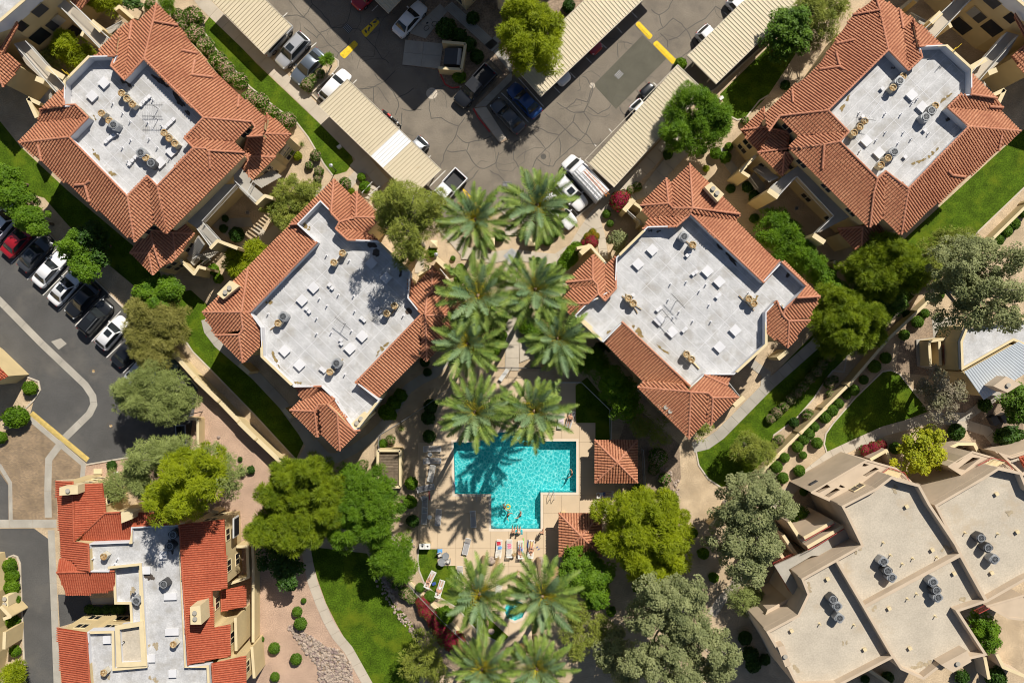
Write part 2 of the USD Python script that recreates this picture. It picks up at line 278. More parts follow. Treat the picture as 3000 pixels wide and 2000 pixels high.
CRACKS = [
 (1, 0, [(300, 0), (350, 60), (440, 160), (520, 230), (590, 310), (680, 420), (760, 490)]), (1, 0, [(510, 0), (520, 40), (480, 110), (440, 165), (380, 140), (300, 145), (250, 160)]),
 (1, 0, [(520, 40), (600, 110), (670, 190), (690, 250)]), (1, 0, [(590, 300), (680, 260), (780, 260), (840, 200), (870, 100), (890, 0)]),
 (1, 0, [(440, 250), (500, 300), (560, 350), (590, 320)]), (1, 0, [(860, 350), (830, 430), (760, 490), (740, 540)]), (1, 0, [(870, 270), (950, 270), (1010, 350), (1100, 440), (1160, 540), (1220, 580)]),
 (1, 0, [(930, 820), (1080, 800), (1180, 750), (1280, 650)]), (1, 0, [(1080, 800), (1080, 880), (1085, 950)]), (1, 0, [(1180, 750), (1260, 840), (1300, 920), (1310, 980), (1280, 1060)]), (1, 0, [(1090, 680), (1120, 730), (1170, 760)]),
 (1, 0, [(1300, 900), (1370, 870), (1450, 810)]), (1, 0, [(1340, 1000), (1420, 1020), (1520, 1010)]), (1, 0, [(1340, 1040), (1340, 1150), (1320, 1180)]),
 (1, 0, [(1600, 920), (1590, 1000), (1610, 1090), (1700, 1080), (1780, 1130), (1860, 1160)]), (1, 0, [(1920, 1080), (1860, 1160), (1830, 1260), (1750, 1370), (1720, 1480), (1690, 1540)]),
 (1, 0, [(1840, 1240), (1900, 1300), (1960, 1310), (2070, 1290), (2170, 1250)]), (1, 0, [(1960, 1310), (1935, 1390), (1980, 1470), (2030, 1530), (2100, 1550), (2200, 1500), (2230, 1400)]), (1, 0, [(1750, 1380), (1800, 1400), (1930, 1380)]),
 (2, 0, [(1280, 90), (1350, 140), (1440, 80), (1480, 0)]), (2, 0, [(1350, 140), (1360, 200), (1390, 260), (1340, 290)]), (2, 0, [(1390, 260), (1480, 170), (1560, 220), (1600, 270), (1640, 350), (1680, 430)]), (2, 0, [(1610, 270), (1700, 210), (1780, 170), (1870, 60), (1980, 130)]), (2, 0, [(1440, 370), (1530, 340), (1600, 270)]),
 (2, 0, [(1360, 310), (1430, 380), (1430, 440)]), (2, 0, [(1690, 430), (1620, 480), (1540, 540)]), (2, 0, [(640, 700), (700, 740), (740, 800), (730, 880), (690, 970), (660, 1040), (720, 1120), (680, 1230), (600, 1310), (500, 1400), (440, 1450)]),
 (2, 0, [(410, 940), (500, 1000), (580, 1040), (660, 1030)]), (2, 0, [(500, 1000), (590, 910), (690, 940), (740, 800)]), (2, 0, [(700, 980), (790, 1050), (870, 1010), (910, 960)]), (2, 0, [(990, 980), (1010, 1030), (1060, 1060)]), (2, 0, [(560, 1120), (620, 1190), (690, 1240), (760, 1340)]),
 (2, 0, [(580, 1050), (560, 1120), (490, 1190), (400, 1290), (310, 1370), (230, 1450), (190, 1540)]), (2, 0, [(300, 1040), (380, 1090), (450, 1150), (490, 1190)]), (2, 0, [(490, 1190), (560, 1260), (610, 1300)]), (2, 0, [(430, 1270), (450, 1340), (440, 1450), (380, 1530)]), (2, 0, [(230, 1170), (330, 1220), (430, 1240)]), (2, 0, [(180, 1220), (250, 1290), (310, 1370)]),
 (2, 0, [(230, 1170), (150, 1230), (60, 1290), (0, 1330)]), (2, 0, [(230, 1460), (290, 1510), (380, 1530)]), (2, 0, [(970, 400), (975, 530)]), (2, 0, [(970, 390), (1060, 390), (1110, 410)]), (2, 0, [(1220, 740), (1260, 790), (1290, 800)]), (2, 0, [(1140, 820), (1170, 880), (1160, 910)]),
 (2, 0, [(20, 1360), (10, 1460), (60, 1540)]), (1, 1, [(1920, 120), (2000, 60), (2040, 0)]), (1, 1, [(2150, 0), (2230, 40), (2290, 110), (2300, 180), (2230, 260)]), (1, 1, [(1960, 160), (2060, 190), (2150, 260)]),
]
cr = []
for c, r, pts in CRACKS:
    p = np.array(W2(T(c, r, *pts))); q = []
    for a, b in zip(p[:-1], p[1:]):
        n = max(2, int(np.linalg.norm(b - a) / .5))
        for t in np.arange(n) / n: q.append(a + (b - a) * t + (rng.normal(0, .06, 2) if t else 0))
    q.append(p[-1]); cr.append(strip(q, .085))
for k in range(90):
    u, v = rng.uniform(760, 2200), rng.uniform(-10, 640); a = rng.uniform(0, 6.28); q = [W(u, v)[:2]]
    for i in range(rng.integers(3, 9)): a += rng.normal(0, .55); q.append(q[-1] + np.array([math.cos(a), math.sin(a)]) * rng.uniform(.4, 1.1))
    cr.append(strip(q, rng.uniform(.03, .055)))
cr = unary_union(cr).intersection(A1c)
obj('crack_sealant', sheet(cr, .024), M['seal'], lot, kind='stuff')
YELLOW = [(T(1, 0, (965, 290), (1100, 170), (1140, 205), (1010, 350))), (T(1, 0, (765, 500), (905, 370), (942, 410), (812, 545))), (T(2, 0, (1130, 225), (1165, 195), (1295, 330), (1262, 370))), (T(2, 0, (1290, 405), (1330, 372), (1515, 555), (1475, 595)))]
for p in YELLOW:
    pp = fix(W2(p)).buffer(-.2).buffer(.2)
    mnt = [slab(pp.buffer(-b), .012, z) for b, z in ((0, .03), (.12, .055), (.25, .075))]
    obj('speed_hump', cat_(mnt), M['yellow'], lot)
for x, y, r in ((1085, 74, .2), (1098, 66, .26), (1103, 60, .14), (1082, 84, .22), (1089, 77, .16), (1072, 93, .24), (1080, 90, .15), (1108, 55, .16)):  # dark blots in place of the illegible markings on the hump
    c = W(x, y); g = Point(c[0], c[1]).buffer(r, quad_segs=2); obj('illegible_mark', sheet(affinity.rotate(affinity.scale(g, 1, .55), x * 31 % 180), .08), M['seal'], lot)
for pts in [(1, 0, (495, 445), (555, 395)), (1, 0, (245, 160), (288, 120)), (1, 0, (890, 770), (925, 735)), (1, 0, (2255, 855), (2352, 950)), (2, 0, (0, 955), (150, 1125)), (2, 0, (60, 720), (290, 980)), (2, 0, (385, 800), (440, 855)), (2, 0, (530, 665), (582, 718)), (2, 0, (680, 530), (730, 582)), (2, 0, (820, 400), (868, 445)), (2, 0, (960, 250), (1010, 305)), (2, 0, (1100, 115), (1150, 165)), (2, 0, (890, 1185), (915, 1212)), (2, 0, (1165, 905), (1190, 930)), (2, 0, (1300, 760), (1330, 790)), (2, 0, (1945, 110), (1975, 140)), (2, 0, (750, 1325), (775, 1345)), (1, 0, (1065, 105), (1120, 50)), (1, 0, (1310, 1175), (1335, 1150)), (1, 0, (1585, 1450), (1605, 1430)), (1, 1, (1590, 150), (1740, 0)), (2, 1, (470, 250), (610, 410)), (2, 1, (330, 180), (440, 300)), (2, 1, (600, 0), (800, 220))]:
    mark(T(pts[0], pts[1], *pts[2:]), .1, 'whiteline', 'parking_line')
for q in range(5):
    a = np.array([1352 + q * 15, 548 + q * 14.]); mark([tuple(a), tuple(a + [14, 26])], .1, 'yellow', 'yellow_hatching_line')
mark([(1352, 548), (1440, 640)], .1, 'yellow', 'yellow_hatching_line')
for u, v, r in ((1265, 274, .66), (1735, 251, .33)):
    c = W(u, v); obj('manhole_ring', sheet(Point(c[0], c[1]).buffer(r), .02), M['kerb'], lot); obj('manhole_cover', cyl(c[0], c[1], .02, .028, r * .3), M['greyconc'], lot)
def grate(u, v, L, Wd, ang, parent=lot):
    c = W(u, v); obj('drain_frame', bx(c[0], c[1], .014, L, Wd, .02, ang), M['seal'], parent)
    for k in range(4):
        o = (k - 1.5) * Wd / 4; obj('drain_bar', bx(c[0] - o * math.sin(ang), c[1] + o * math.cos(ang), .03, L * .94, .05, .03, ang), M['greymetal'], parent)
grate(1019, 84, 1.0, .75, -.8); grate(1813, 219, .95, .75, .8); grate(1486, 540, 1.1, .6, 0)
c = W(1592, 459); obj('oil_stain', sheet(Point(c[0], c[1]).buffer(.33), .018), M['seal'], lot)
# island in the lot: bed and concrete pads
obj('island_bed', slab(ISLE, 0, .1), M['soil'], lot)
obj('island_bed', slab(ISLE2, 0, .1), M['gravel'], lot)
obj('island_kerb', slab(ISLE2.buffer(.14).difference(ISLE2.buffer(.005)), 0, .14), M['kerb'], lot)
def pads(name, px, z0=.1, z1=.14, n=2, m=2, mat='greyconc', parent=lot):
    """a concrete pad cut into n x m slabs with open joints; px is a quadrilateral"""
    q = np.array(W2(px))
    for i in range(n):
        for j in range(m):
            f = lambda s, t: (q[0] * (1 - s) + q[1] * s) * (1 - t) + (q[3] * (1 - s) + q[2] * s) * t
            p = Polygon([f(i / n, j / m), f((i + 1) / n, j / m), f((i + 1) / n, (j + 1) / m), f(i / n, (j + 1) / m)]).buffer(-.012, join_style='mitre')
            obj(name, slab(p, z0, z1), M[mat], parent)
pads('concrete_slab', T(1, 0, (1345, 600), (1372, 370), (1720, 405), (1690, 635)), n=2, m=2)
pads('concrete_slab', T(1, 0, (1405, 310), (1690, 40), (1760, 110), (1560, 360)), n=3, m=1)
pads('concrete_slab', T(1, 0, (1730, 80), (1800, 20), (2240, 420), (2170, 480)), n=6, m=1)
pads('concrete_slab', T(1, 0, (2180, 480), (2240, 430), (2352, 560), (2352, 690)), n=2, m=1)
pads('concrete_slab', T(1, 0, (2010, 990), (2352, 660), (2352, 740), (2115, 980)), n=5, m=1)
pads('concrete_slab', T(1, 0, (2115, 985), (2005, 1000), (2235, 1310), (2300, 1270)), n=1, m=3, mat='concrete')
pads('concrete_slab', T(1, 0, (2100, 420), (2352, 200), (2352, 280), (2150, 470)), n=4, m=1)
mark(T(1, 0, (1680, 655), (1740, 780), (1800, 812), (1870, 805)), .16, 'redkerb', 'red_kerb', .15)
mark(T(1, 0, (1998, 1000), (2040, 1080), (2150, 1215)), .16, 'redkerb', 'red_kerb', .15)
def kerb(pts, parent=None, nm='kerb', **k):
    L = W2(pts); obj(nm, slab(strip(L, .16), 0, .13), M['kerb'], parent, **({} if parent is not None else {'kind': 'structure'}))
kerb([(845, 172), (905, 268), (985, 348), (1110, 473)], lot); kerb([(1215, 592), (1262, 642), (1330, 654), (1400, 642), (1455, 608), (1500, 642), (1560, 662), (1640, 682), (1700, 627), (1800, 547)], lot)
kerb([(1817, 530), (2040, 292), (2092, 264), (2240, 130), (2420, -58)], lot)
# --- left lot
lot2 = thing('parking_lot', None, None, kind='structure')
A2 = fix(W2([(-80, 470), (20, 570), (95, 640), (372, 915), (520, 1065), (580, 1140), (565, 1230), (552, 1322), (490, 1338), (370, 1338), (255, 1358), (88, 1215), (100, 1170), (118, 1140), (113, 1118), (75, 1104), (0, 1030), (-80, 960)]))
obj('asphalt', sheet(A2, .012), M['asphalt2'], lot2)
for x1, y1, x2, y2 in [(0, 680, 180, 500), (100, 855, 380, 575), (250, 1000, 520, 720), (395, 1145, 620, 920), (540, 1285, 820, 1000), (690, 1425, 960, 1150), (840, 1568, 1110, 1290), (980, 1715, 1110, 1590), (1130, 1855, 1230, 1760)]:
    mark(T(0, 1, (x1, y1), (x2, y2)), .1, 'whiteline', 'parking_line', parent=lot2)
for u, v, r in ((274, 1087, .5), (325, 1247, .5)):
    c = W(u, v); obj('manhole_ring', sheet(Point(c[0], c[1]).buffer(r).difference(Point(c[0], c[1]).buffer(r * .8)), .018), M['seal'], lot2); obj('manhole_cover', cyl(c[0], c[1], .012, .02, .18), M['rust'], lot2)
obj('concrete_patch', sheet(Polygon(W2(T(0, 2, (470, 0), (560, -30), (615, 20), (540, 75)))), .017), M['greyconc'], lot2)
kerb([(20, 566), (95, 636), (372, 911), (520, 1061), (580, 1136)], lot2); kerb([(490, 1340), (370, 1340), (255, 1360)], lot2); kerb([(66, 1205), (100, 1172), (119, 1142), (114, 1117), (76, 1102), (0, 1028)], lot2)
drv = thing('paver_driveway', None, None, kind='structure')
M['paver'] = usdkit.material(stage, '/World/Looks/brick_pavers', {
    'g': ('geometry', {}), 'b': ('brick_texture', {'scale': 1., 'brick_width': .22, 'row_height': .11, 'mortar_size': .006, 'color1': (.33, .235, .14), 'color2': (.22, .16, .105), 'mortar': (.11, .085, .06)}),
    'n': ('noise_texture', {'scale': .5, 'detail': 4.}), 'r': ('rgb_ramp', {'ramp': [(.35, (.75,) * 3), (.65, (1.1,) * 3)]}), 'm': ('mix', {'mix_type': 'multiply', 'fac': 1.}), 'p': ('principled_bsdf', {'roughness': .85})},
    [('g.position', 'b.vector'), ('g.position', 'n.vector'), ('n.fac', 'r.fac'), ('b.color', 'm.color1'), ('r.color', 'm.color2'), ('m.color', 'p.base_color')], surface='p.BSDF')
obj('brick_paving', sheet(fix(W2([(-60, 1300), (90, 1222), (248, 1356), (242, 1400), (165, 1405), (168, 1520), (-60, 1530)])), .01), M['paver'], drv)
def band(name, pts, w, z0, z1, mat, seg, parent):
    """a concrete band cut across into slabs about seg metres long"""
    L = LineString(W2(pts)); P = L.buffer(w / 2, cap_style='flat', join_style='mitre')
    n = max(1, int(round(L.length / seg)))
    cuts = []
    for i in range(1, n):
        a, b = L.interpolate(L.length * i / n - .05), L.interpolate(L.length * i / n + .05)
        t = np.array([b.x - a.x, b.y - a.y]); t /= np.linalg.norm(t) + 1e-9; m = np.array([(a.x + b.x) / 2, (a.y + b.y) / 2]); nn = np.array([-t[1], t[0]])
        cuts.append(LineString([m - nn * w * .75, m + nn * w * .75]).buffer(.013, cap_style='flat'))
    for g in polys(P.difference(unary_union(cuts)) if cuts else P):
        obj(name, slab(g, z0, z1), M[mat], parent)
band('concrete_slab', [(-40, 842), (0, 882), (121, 1005), (250, 1127), (272, 1160), (275, 1185), (262, 1212), (191, 1281), (143, 1345), (140, 1440), (142, 1515)], .82, .0, .022, 'greyconc', 3.0, drv)
band('concrete_slab', [(86, 1225), (245, 1360), (241, 1400)], .55, 0, .018, 'greyconc', 3, drv)
band('concrete_slab', [(-30, 1340), (0, 1364), (30, 1414), (32, 1525)], .45, 0, .019, 'greyconc', 3, drv)
band('concrete_slab', [(-40, 1533), (165, 1533)], .95, 0, .025, 'greyconc', 2.5, drv)
band('concrete_slab', [(150, 1552), (160, 1800), (168, 2020)], .8, 0, .018, 'greyconc', 3, drv)
hump = strip(W2([(92, 1209), (258, 1347)]), .6)
obj('speed_hump', cat_([slab(hump.buffer(-b), .01, z) for b, z in ((0, .03), (.12, .055), (.2, .07))]), M['oldyellow'], drv)
obj('asphalt', sheet(fix(W2([(-60, 1548), (100, 1547), (143, 1578), (162, 2020), (76, 2020), (66, 1800), (60, 1650), (50, 1628), (27, 1630), (-60, 1660)])), .012), M['asphalt2'], drv)
obj('asphalt', sheet(fix(W2([(-60, 1372), (0, 1385), (24, 1420), (25, 1522), (-60, 1525)])), .015), M['asphalt2'], drv)
kerb([(76, 2020), (66, 1800), (60, 1650), (52, 1630), (40, 1625), (27, 1630)], drv)
# --- paths
npath = [0]
def path(pts, w=1.2, seg=1.4, mat='concrete', z1=.035):
    npath[0] += 1; z1 = .026 + .004 * npath[0]
    p = thing('path', None, None, kind='structure'); band('concrete_slab', pts, w, 0, z1, mat, seg, p); return p
path([(560, -40), (598, 10), (640, 50), (765, 170), (890, 290), (960, 360), (1055, 455), (1090, 500), (1125, 540)], 1.45, 2.0)
path([(1034, 475), (1060, 500), (1020, 540), (950, 560), (880, 600), (790, 690), (720, 760), (690, 800)], 1.1, 1.4)
path(T(1, 1, (0, 520), (120, 650), (180, 700), (290, 590), (340, 560)), 1.0, 1.4)
path([(604, 935), (612, 968), (640, 1005), (750, 1100), (830, 1185), (888, 1265), (910, 1305), (890, 1345), (882, 1388)], 1.15, 1.4, 'greyconc')
path(T(1, 2, (520, 920), (640, 1060), (740, 1070), (900, 990), (1060, 880), (1190, 750), (1300, 570), (1400, 430), (1520, 350), (1640, 290), (1730, 180), (1800, 60)), 1.1, 1.4, 'greyconc', .033)
path(T(1, 2, (415, 1210), (400, 1500)) + T(1, 3, (460, 340), (485, 480), (520, 640), (590, 830), (660, 990), (740, 1130), (850, 1260), (940, 1420), (1040, 1600)), 1.12, 1.5)
path([(2470, 905), (2385, 1010), (2250, 1130), (2110, 1272), (2070, 1300), (2030, 1310)], 1.25, 1.5, 'greyconc')
path([(2190, 1055), (2245, 1095), (2240, 1130)], 1.0, 1.3, 'greyconc', .033)
path([(2085, 1800), (2110, 1760), (2150, 1720), (2180, 1650), (2240, 1520), (2300, 1450), (2350, 1400), (2430, 1335), (2505, 1300), (2590, 1262), (2735, 1222), (2790, 1232), (2890, 1262), (2950, 1330), (3020, 1400)], 1.15, 1.4)
path([(2735, 1222), (2830, 1220), (2930, 1150)], 1.0, 1.3, 'greyconc', .033)
path([(2105, 440), (2180, 540), (2250, 620), (2320, 690)], 1.0, 1.3, 'greyconc')
path([(1890, 560), (1960, 470), (2020, 420), (2060, 400)], 1.1, 1.3, 'greyconc')
path([(1640, 830), (1655, 780), (1700, 700), (1740, 640), (1790, 585), (1880, 500), (2010, 360)], 1.5, 1.5)
path([(1830, 590), (1900, 560), (2010, 440)], .9, 1.3, 'greyconc', .033)
path([(1745, 640), (1760, 690), (1770, 760)], 1.0, 1.3)
path([(1285, 650), (1330, 700), (1370, 745), (1440, 755), (1500, 745), (1570, 755), (1630, 760), (1668, 735)], 1.3, 1.5)
path([(1500, 745), (1500, 840), (1502, 960), (1500, 1085)], 1.6, 1.6)
path([(1215, 700), (1230, 760), (1228, 800)], 1.0, 1.4)
path([(500, 540), (560, 600), (690, 690), (740, 740)], 1.2, 1.4, 'greyconc')
area('patio', 'greyconc', .02, R5(350, 530, (1540, 580), (2000, 560), (2050, 700), (1540, 720)))
court = thing('paved_court', None, None, kind='structure')
pads('stone_tile', [(1499, 726), (1523, 750), (1498, 774), (1474, 750)], .0, .135, 5, 5, 'bluestone', court); pads('concrete_slab', [(1346, 724), (1430, 724), (1430, 760), (1352, 760)], 0, .13, 2, 1, 'concrete', court); pads('concrete_slab', [(1480, 660), (1516, 655), (1516, 690), (1480, 690)], 0, .128, 1, 1, 'concrete', court); pads('concrete_slab', [(1522, 985), (1552, 985), (1552, 1050), (1522, 1062)], 0, .13, 1, 2, 'concrete', court)
area('patio', 'greyconc', .02, [(2730, 930), (2800, 930), (2800, 1080), (2740, 1070)])
# --- pool
deck = thing('pool_deck', None, None, kind='structure')
DECK = fix(W2([(1225, 1296), (1276, 1296), (1276, 1244), (1330, 1230), (1420, 1118), (1420, 1083), (1580, 1083), (1580, 1120), (1686, 1120), (1686, 1238), (1744, 1238), (1744, 1416), (1800, 1416), (1800, 1500), (1700, 1560), (1645, 1640), (1610, 1720), (1565, 1862), (1490, 1863), (1442, 1819), (1375, 1745), (1335, 1705), (1335, 1656), (1282, 1656), (1282, 1607), (1225, 1607)]))
DECKC = DECK.difference(water_holes)
g0 = W(1230, 1294); st = 2.075
for i in range(-1, 12):
    for j in range(-5, 12):
        c = sbox(g0[0] + i * st, g0[1] - (j + 1) * st, g0[0] + (i + 1) * st, g0[1] - j * st).buffer(-.013, join_style='mitre').intersection(DECKC)
        for g in polys(c):
            if g.area > .02: obj('concrete_slab', slab(g, .0, .05), M['deck'], deck)
M['coping_pool'] = pm('pool_coping', (.62, .53, .42), .06, 1, .06, 20)
obj('pool_coping', slab(pool_poly.buffer(.28, join_style='mitre').difference(pool_poly.buffer(.0)), -.05, .06), M['coping_pool'], deck)
M['plaster'] = pm('pool_plaster', (.3, .68, .68), .06, .5, .05, 8, rough=.6)
M['pooltile'] = pm('waterline_tile', (.02, .2, .23), .15, 6, .1, 20, rough=.3)
M['poolwall'] = pm('pool_wall_plaster', (.08, .42, .44), .06, .5, rough=.6)
pb = thing('swimming_pool', None, None, kind='structure')
obj('pool_floor', sheet(pool_poly.buffer(.05), -1.35), M['plaster'], pb)
obj('pool_wall', slab(pool_poly.buffer(.2, join_style='mitre').difference(pool_poly.buffer(.0)), -1.4, -.36), M['poolwall'], pb)
obj('waterline_tiles', slab(pool_poly.buffer(.2, join_style='mitre').difference(pool_poly.buffer(.0)), -.358, -.052), M['pooltile'], pb)
M['water'] = usdkit.material(stage, '/World/Looks/pool_water_painted_caustics', {  # bright caustic light lines are painted into the transparency colour by a cell pattern
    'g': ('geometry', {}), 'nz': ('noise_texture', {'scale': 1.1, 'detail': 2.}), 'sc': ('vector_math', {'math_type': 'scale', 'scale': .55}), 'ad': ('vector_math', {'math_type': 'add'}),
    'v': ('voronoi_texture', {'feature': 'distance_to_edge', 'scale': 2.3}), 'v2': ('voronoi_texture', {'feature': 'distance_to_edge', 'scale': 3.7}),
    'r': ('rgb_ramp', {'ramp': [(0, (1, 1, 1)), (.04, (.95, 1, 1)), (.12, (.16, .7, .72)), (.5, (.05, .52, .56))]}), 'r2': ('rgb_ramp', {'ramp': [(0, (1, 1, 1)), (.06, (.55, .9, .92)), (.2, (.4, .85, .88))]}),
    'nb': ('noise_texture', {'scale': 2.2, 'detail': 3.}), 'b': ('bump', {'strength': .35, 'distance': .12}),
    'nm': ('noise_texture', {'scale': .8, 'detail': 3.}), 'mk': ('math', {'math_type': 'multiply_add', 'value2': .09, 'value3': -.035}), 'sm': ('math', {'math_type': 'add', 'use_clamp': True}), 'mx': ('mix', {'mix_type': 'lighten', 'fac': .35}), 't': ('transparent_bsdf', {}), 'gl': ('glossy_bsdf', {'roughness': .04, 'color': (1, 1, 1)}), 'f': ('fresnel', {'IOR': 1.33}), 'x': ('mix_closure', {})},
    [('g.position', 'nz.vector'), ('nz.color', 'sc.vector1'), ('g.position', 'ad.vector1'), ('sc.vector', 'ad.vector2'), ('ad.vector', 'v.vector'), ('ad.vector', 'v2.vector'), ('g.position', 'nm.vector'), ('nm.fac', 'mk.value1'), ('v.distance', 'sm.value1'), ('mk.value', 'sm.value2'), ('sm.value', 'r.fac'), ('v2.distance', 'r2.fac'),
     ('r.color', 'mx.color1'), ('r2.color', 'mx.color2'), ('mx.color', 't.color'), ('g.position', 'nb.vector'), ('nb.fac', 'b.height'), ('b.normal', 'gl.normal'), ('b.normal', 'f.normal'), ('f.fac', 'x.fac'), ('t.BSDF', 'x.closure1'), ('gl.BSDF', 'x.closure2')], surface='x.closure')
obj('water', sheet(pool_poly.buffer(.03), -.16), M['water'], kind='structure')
for px, z in (([(1439, 1548), (1439, 1536), (1584, 1536), (1584, 1548)], -.45), ([(1439, 1548), (1439, 1526), (1584, 1526), (1584, 1548)], -.8), ([(1425, 1279), (1425, 1296), (1575, 1296), (1575, 1278), (1550, 1268), (1505, 1262), (1460, 1267)], -.6)): obj('pool_step', slab(fix(W2(px)).intersection(pool_poly), -1.34, z), M['plaster'], pb)
sp = thing('spa', 'small round spa with pale rim sunk into the deck between two palms', 'spa')
obj('rim', slab(spa_poly.buffer(.25).difference(spa_poly), -.05, .09), M['coping_pool'], sp); obj('basin', cat_([slab(spa_poly.buffer(.2).difference(spa_poly), -.9, -.055), sheet(spa_poly.buffer(.03), -.85)]), M['plaster'], sp)
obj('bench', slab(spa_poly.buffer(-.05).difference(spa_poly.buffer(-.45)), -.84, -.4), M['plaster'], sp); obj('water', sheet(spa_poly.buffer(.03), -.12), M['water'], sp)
# --- river stones
ROCKS = fix(W2(T(1, 3, (290, 1050), (340, 1020), (450, 1100), (650, 1230), (790, 1270), (880, 1400), (890, 1600), (590, 1600), (560, 1400), (430, 1260))))
area('dry_stream_bed', 'soil', .008, T(1, 3, (290, 1050), (340, 1020), (450, 1100), (650, 1230), (790, 1270), (880, 1400), (890, 1600), (590, 1600), (560, 1400), (430, 1260)))
ico = trimesh.creation.icosphere(subdivisions=1)
def stones(name, poly, n, r0, r1, label=None, seed=1):
    g = np.random.default_rng(seed); x0, y0, x1, y1 = poly.bounds; V, F = [], []; k = 0; tries = 0
    while k < n and tries < n * 30:
        tries += 1
        x, y = g.uniform(x0, x1), g.uniform(y0, y1)
        if not poly.contains(Point(x, y)): continue
        r = g.uniform(r0, r1) * np.array([1, g.uniform(.65, 1), g.uniform(.5, .75)]); a = g.uniform(0, 6.3)
        v = ico.vertices * r * (1 + g.normal(0, .07, (len(ico.vertices), 1)))
        v = np.c_[v[:, 0] * math.cos(a) - v[:, 1] * math.sin(a) + x, v[:, 0] * math.sin(a) + v[:, 1] * math.cos(a) + y, v[:, 2] + r[2] * .5]
        V.append(v); F.append(ico.faces + 42 * k); k += 1
    raw(name, np.vstack(V), np.vstack(F), M['rock'], kind='stuff', label=label, category='stones')
stones('river_stones', ROCKS, 900, .08, .22, 'pale pink and grey river stones in the dry stream bed beside the curving path')
stones('river_stones', fix(W2([(1085, 1640), (1120, 1670), (1180, 1790), (1240, 1880), (1232, 1890), (1170, 1815), (1100, 1710)])), 160, .08, .2, 'tan edging stones between the big lawn and the pink shrubs', 2)
stones('river_stones', fix(W2([(1900, 1320), (1985, 1400), (2000, 1460), (1975, 1470), (1930, 1420)])), 120, .06, .2, 'scattered stones on the gravel right of the pool pavilion', 3)
stones('river_stones', fix(W2([(1710, 1800), (1740, 1785), (1745, 1830), (1715, 1835)])), 40, .08, .22, 'small pile of pale stones right of the lower palm', 4)
# ------------------------------------------------------------------ buildings
_q = math.sqrt(.5)
DIR = {'NE': (_q, _q), 'NW': (-_q, _q), 'SE': (_q, -_q), 'SW': (-_q, -_q), 'N': (0, 1), 'S': (0, -1), 'E': (1, 0), 'W': (-1, 0)}
def ray(px, p0, z0, d, pitch):
    """where the sight line through a photograph pixel meets the roof plane through p0 (at height z0) falling along d"""
    a = np.array([(px[0] - 1500) / S, (1000 - px[1]) / S]); d = np.asarray(d)
    # z = z0 - pitch * ((a*(1-z/H) - p0) . d)
    ad, pd = a @ d, p0 @ d
    z = (z0 - pitch * (ad - pd)) / (1 - pitch * ad / H)
    return np.array([*(a * (1 - z / H)), z])
class Plane:
    def __init__(s, face, px, pitch): s.face, s.px, s.pitch, s.d, s.v = face, px, pitch, np.array(DIR[face]), None
    def place(s, p0, z0):
        s.p0, s.z0 = np.asarray(p0), z0
        s.v = np.array([ray(q, s.p0, z0, s.d, s.pitch) for q in s.px]); s.poly = fix(s.v[:, :2])
    def z(s, xy): return s.z0 - s.pitch * ((np.asarray(xy) - s.p0) @ s.d)
def place_planes(specs, outline, z_top, z_e, pitch):
    P = [Plane(f, px, pitch) for f, px in specs]; todo = []
    def imgd(p): return np.array([p.d[0], -p.d[1]])
    for p in P:
        near = [q for q in p.px if outline is not None and min(math.dist(q, o) for o in outline) < 7]
        if near:
            q = min(near, key=lambda q: np.dot(q, imgd(p))); p.place(W(*q, z_top)[:2], z_top)
        else: todo.append(p)
    for it in range(6):
        for p in list(todo):
            best = None
            for o in P:
                if o.v is None: continue
                for q in p.px:
                    for r, v in zip(o.px, o.v):
                        if math.dist(q, r) < 6 and (best is None or v[2] > best[2]): best = v
            if best is not None: p.place(best[:2], best[2]); todo.remove(p)
        if todo and it >= (0 if outline is None else 3):
            p = todo.pop(0); q = max(p.px, key=lambda q: np.dot(q, imgd(p))); p.place(W(*q, z_e)[:2], z_e)
    return P
A7 = np.linspace(0, math.pi, 5)
def tile_field(p, ds=.29, dt=.36, r=.118, lift=.055):
    """barrel tiles over one roof plane: (n, 11, 3) vertices and the faces of one"""
    d, e = p.d, np.array([-p.d[1], p.d[0]])
    c = np.array(p.poly.exterior.coords); s, t = c @ e, c @ d
    ss = np.arange(math.floor(s.min() / ds), math.ceil(s.max() / ds) + 1) * ds; tt = np.arange(0, (t.max() - t.min()) / dt + 1) * dt
    st = np.array([(a, t.max() - dt * .5 - b) for a in ss for b in tt])
    if not len(st): return np.zeros((0, 11, 3)), None
    xy = st[:, :1] * e + st[:, 1:] * d
    st, xy = (lambda k: (st[k], xy[k]))(shapely.contains_xy(p.poly, xy[:, 0], xy[:, 1]))
    n = len(st)
    if not n: return np.zeros((0, 11, 3)), None
    jr = rng.normal(0, 1, (n, 3)); V = np.zeros((n, 11, 3))
    for row, (dd, rr, up) in enumerate(((.56, r, lift), (-.56, r * .86, .0))):
        for k, a in enumerate(A7):
            off_e = -rr * math.cos(a) + jr[:, 0] * .006; off_d = dt * dd + jr[:, 1] * .01
            q = xy + off_e[:, None] * e + (off_d[:, None] if np.ndim(off_d) else off_d) * d
            V[:, row * 5 + k, :2] = q; V[:, row * 5 + k, 2] = p.z(q) + rr * math.sin(a) * .8 + up + jr[:, 2] * .004
    V[:, 10, :2] = xy + d * dt * .56; V[:, 10, 2] = p.z(V[:, 10, :2])
    F = [[k, k + 1, k + 6] for k in range(4)] + [[k, k + 6, k + 5] for k in range(4)] + [[k + 1, k, 10] for k in range(4)]
    return V, np.array(F)
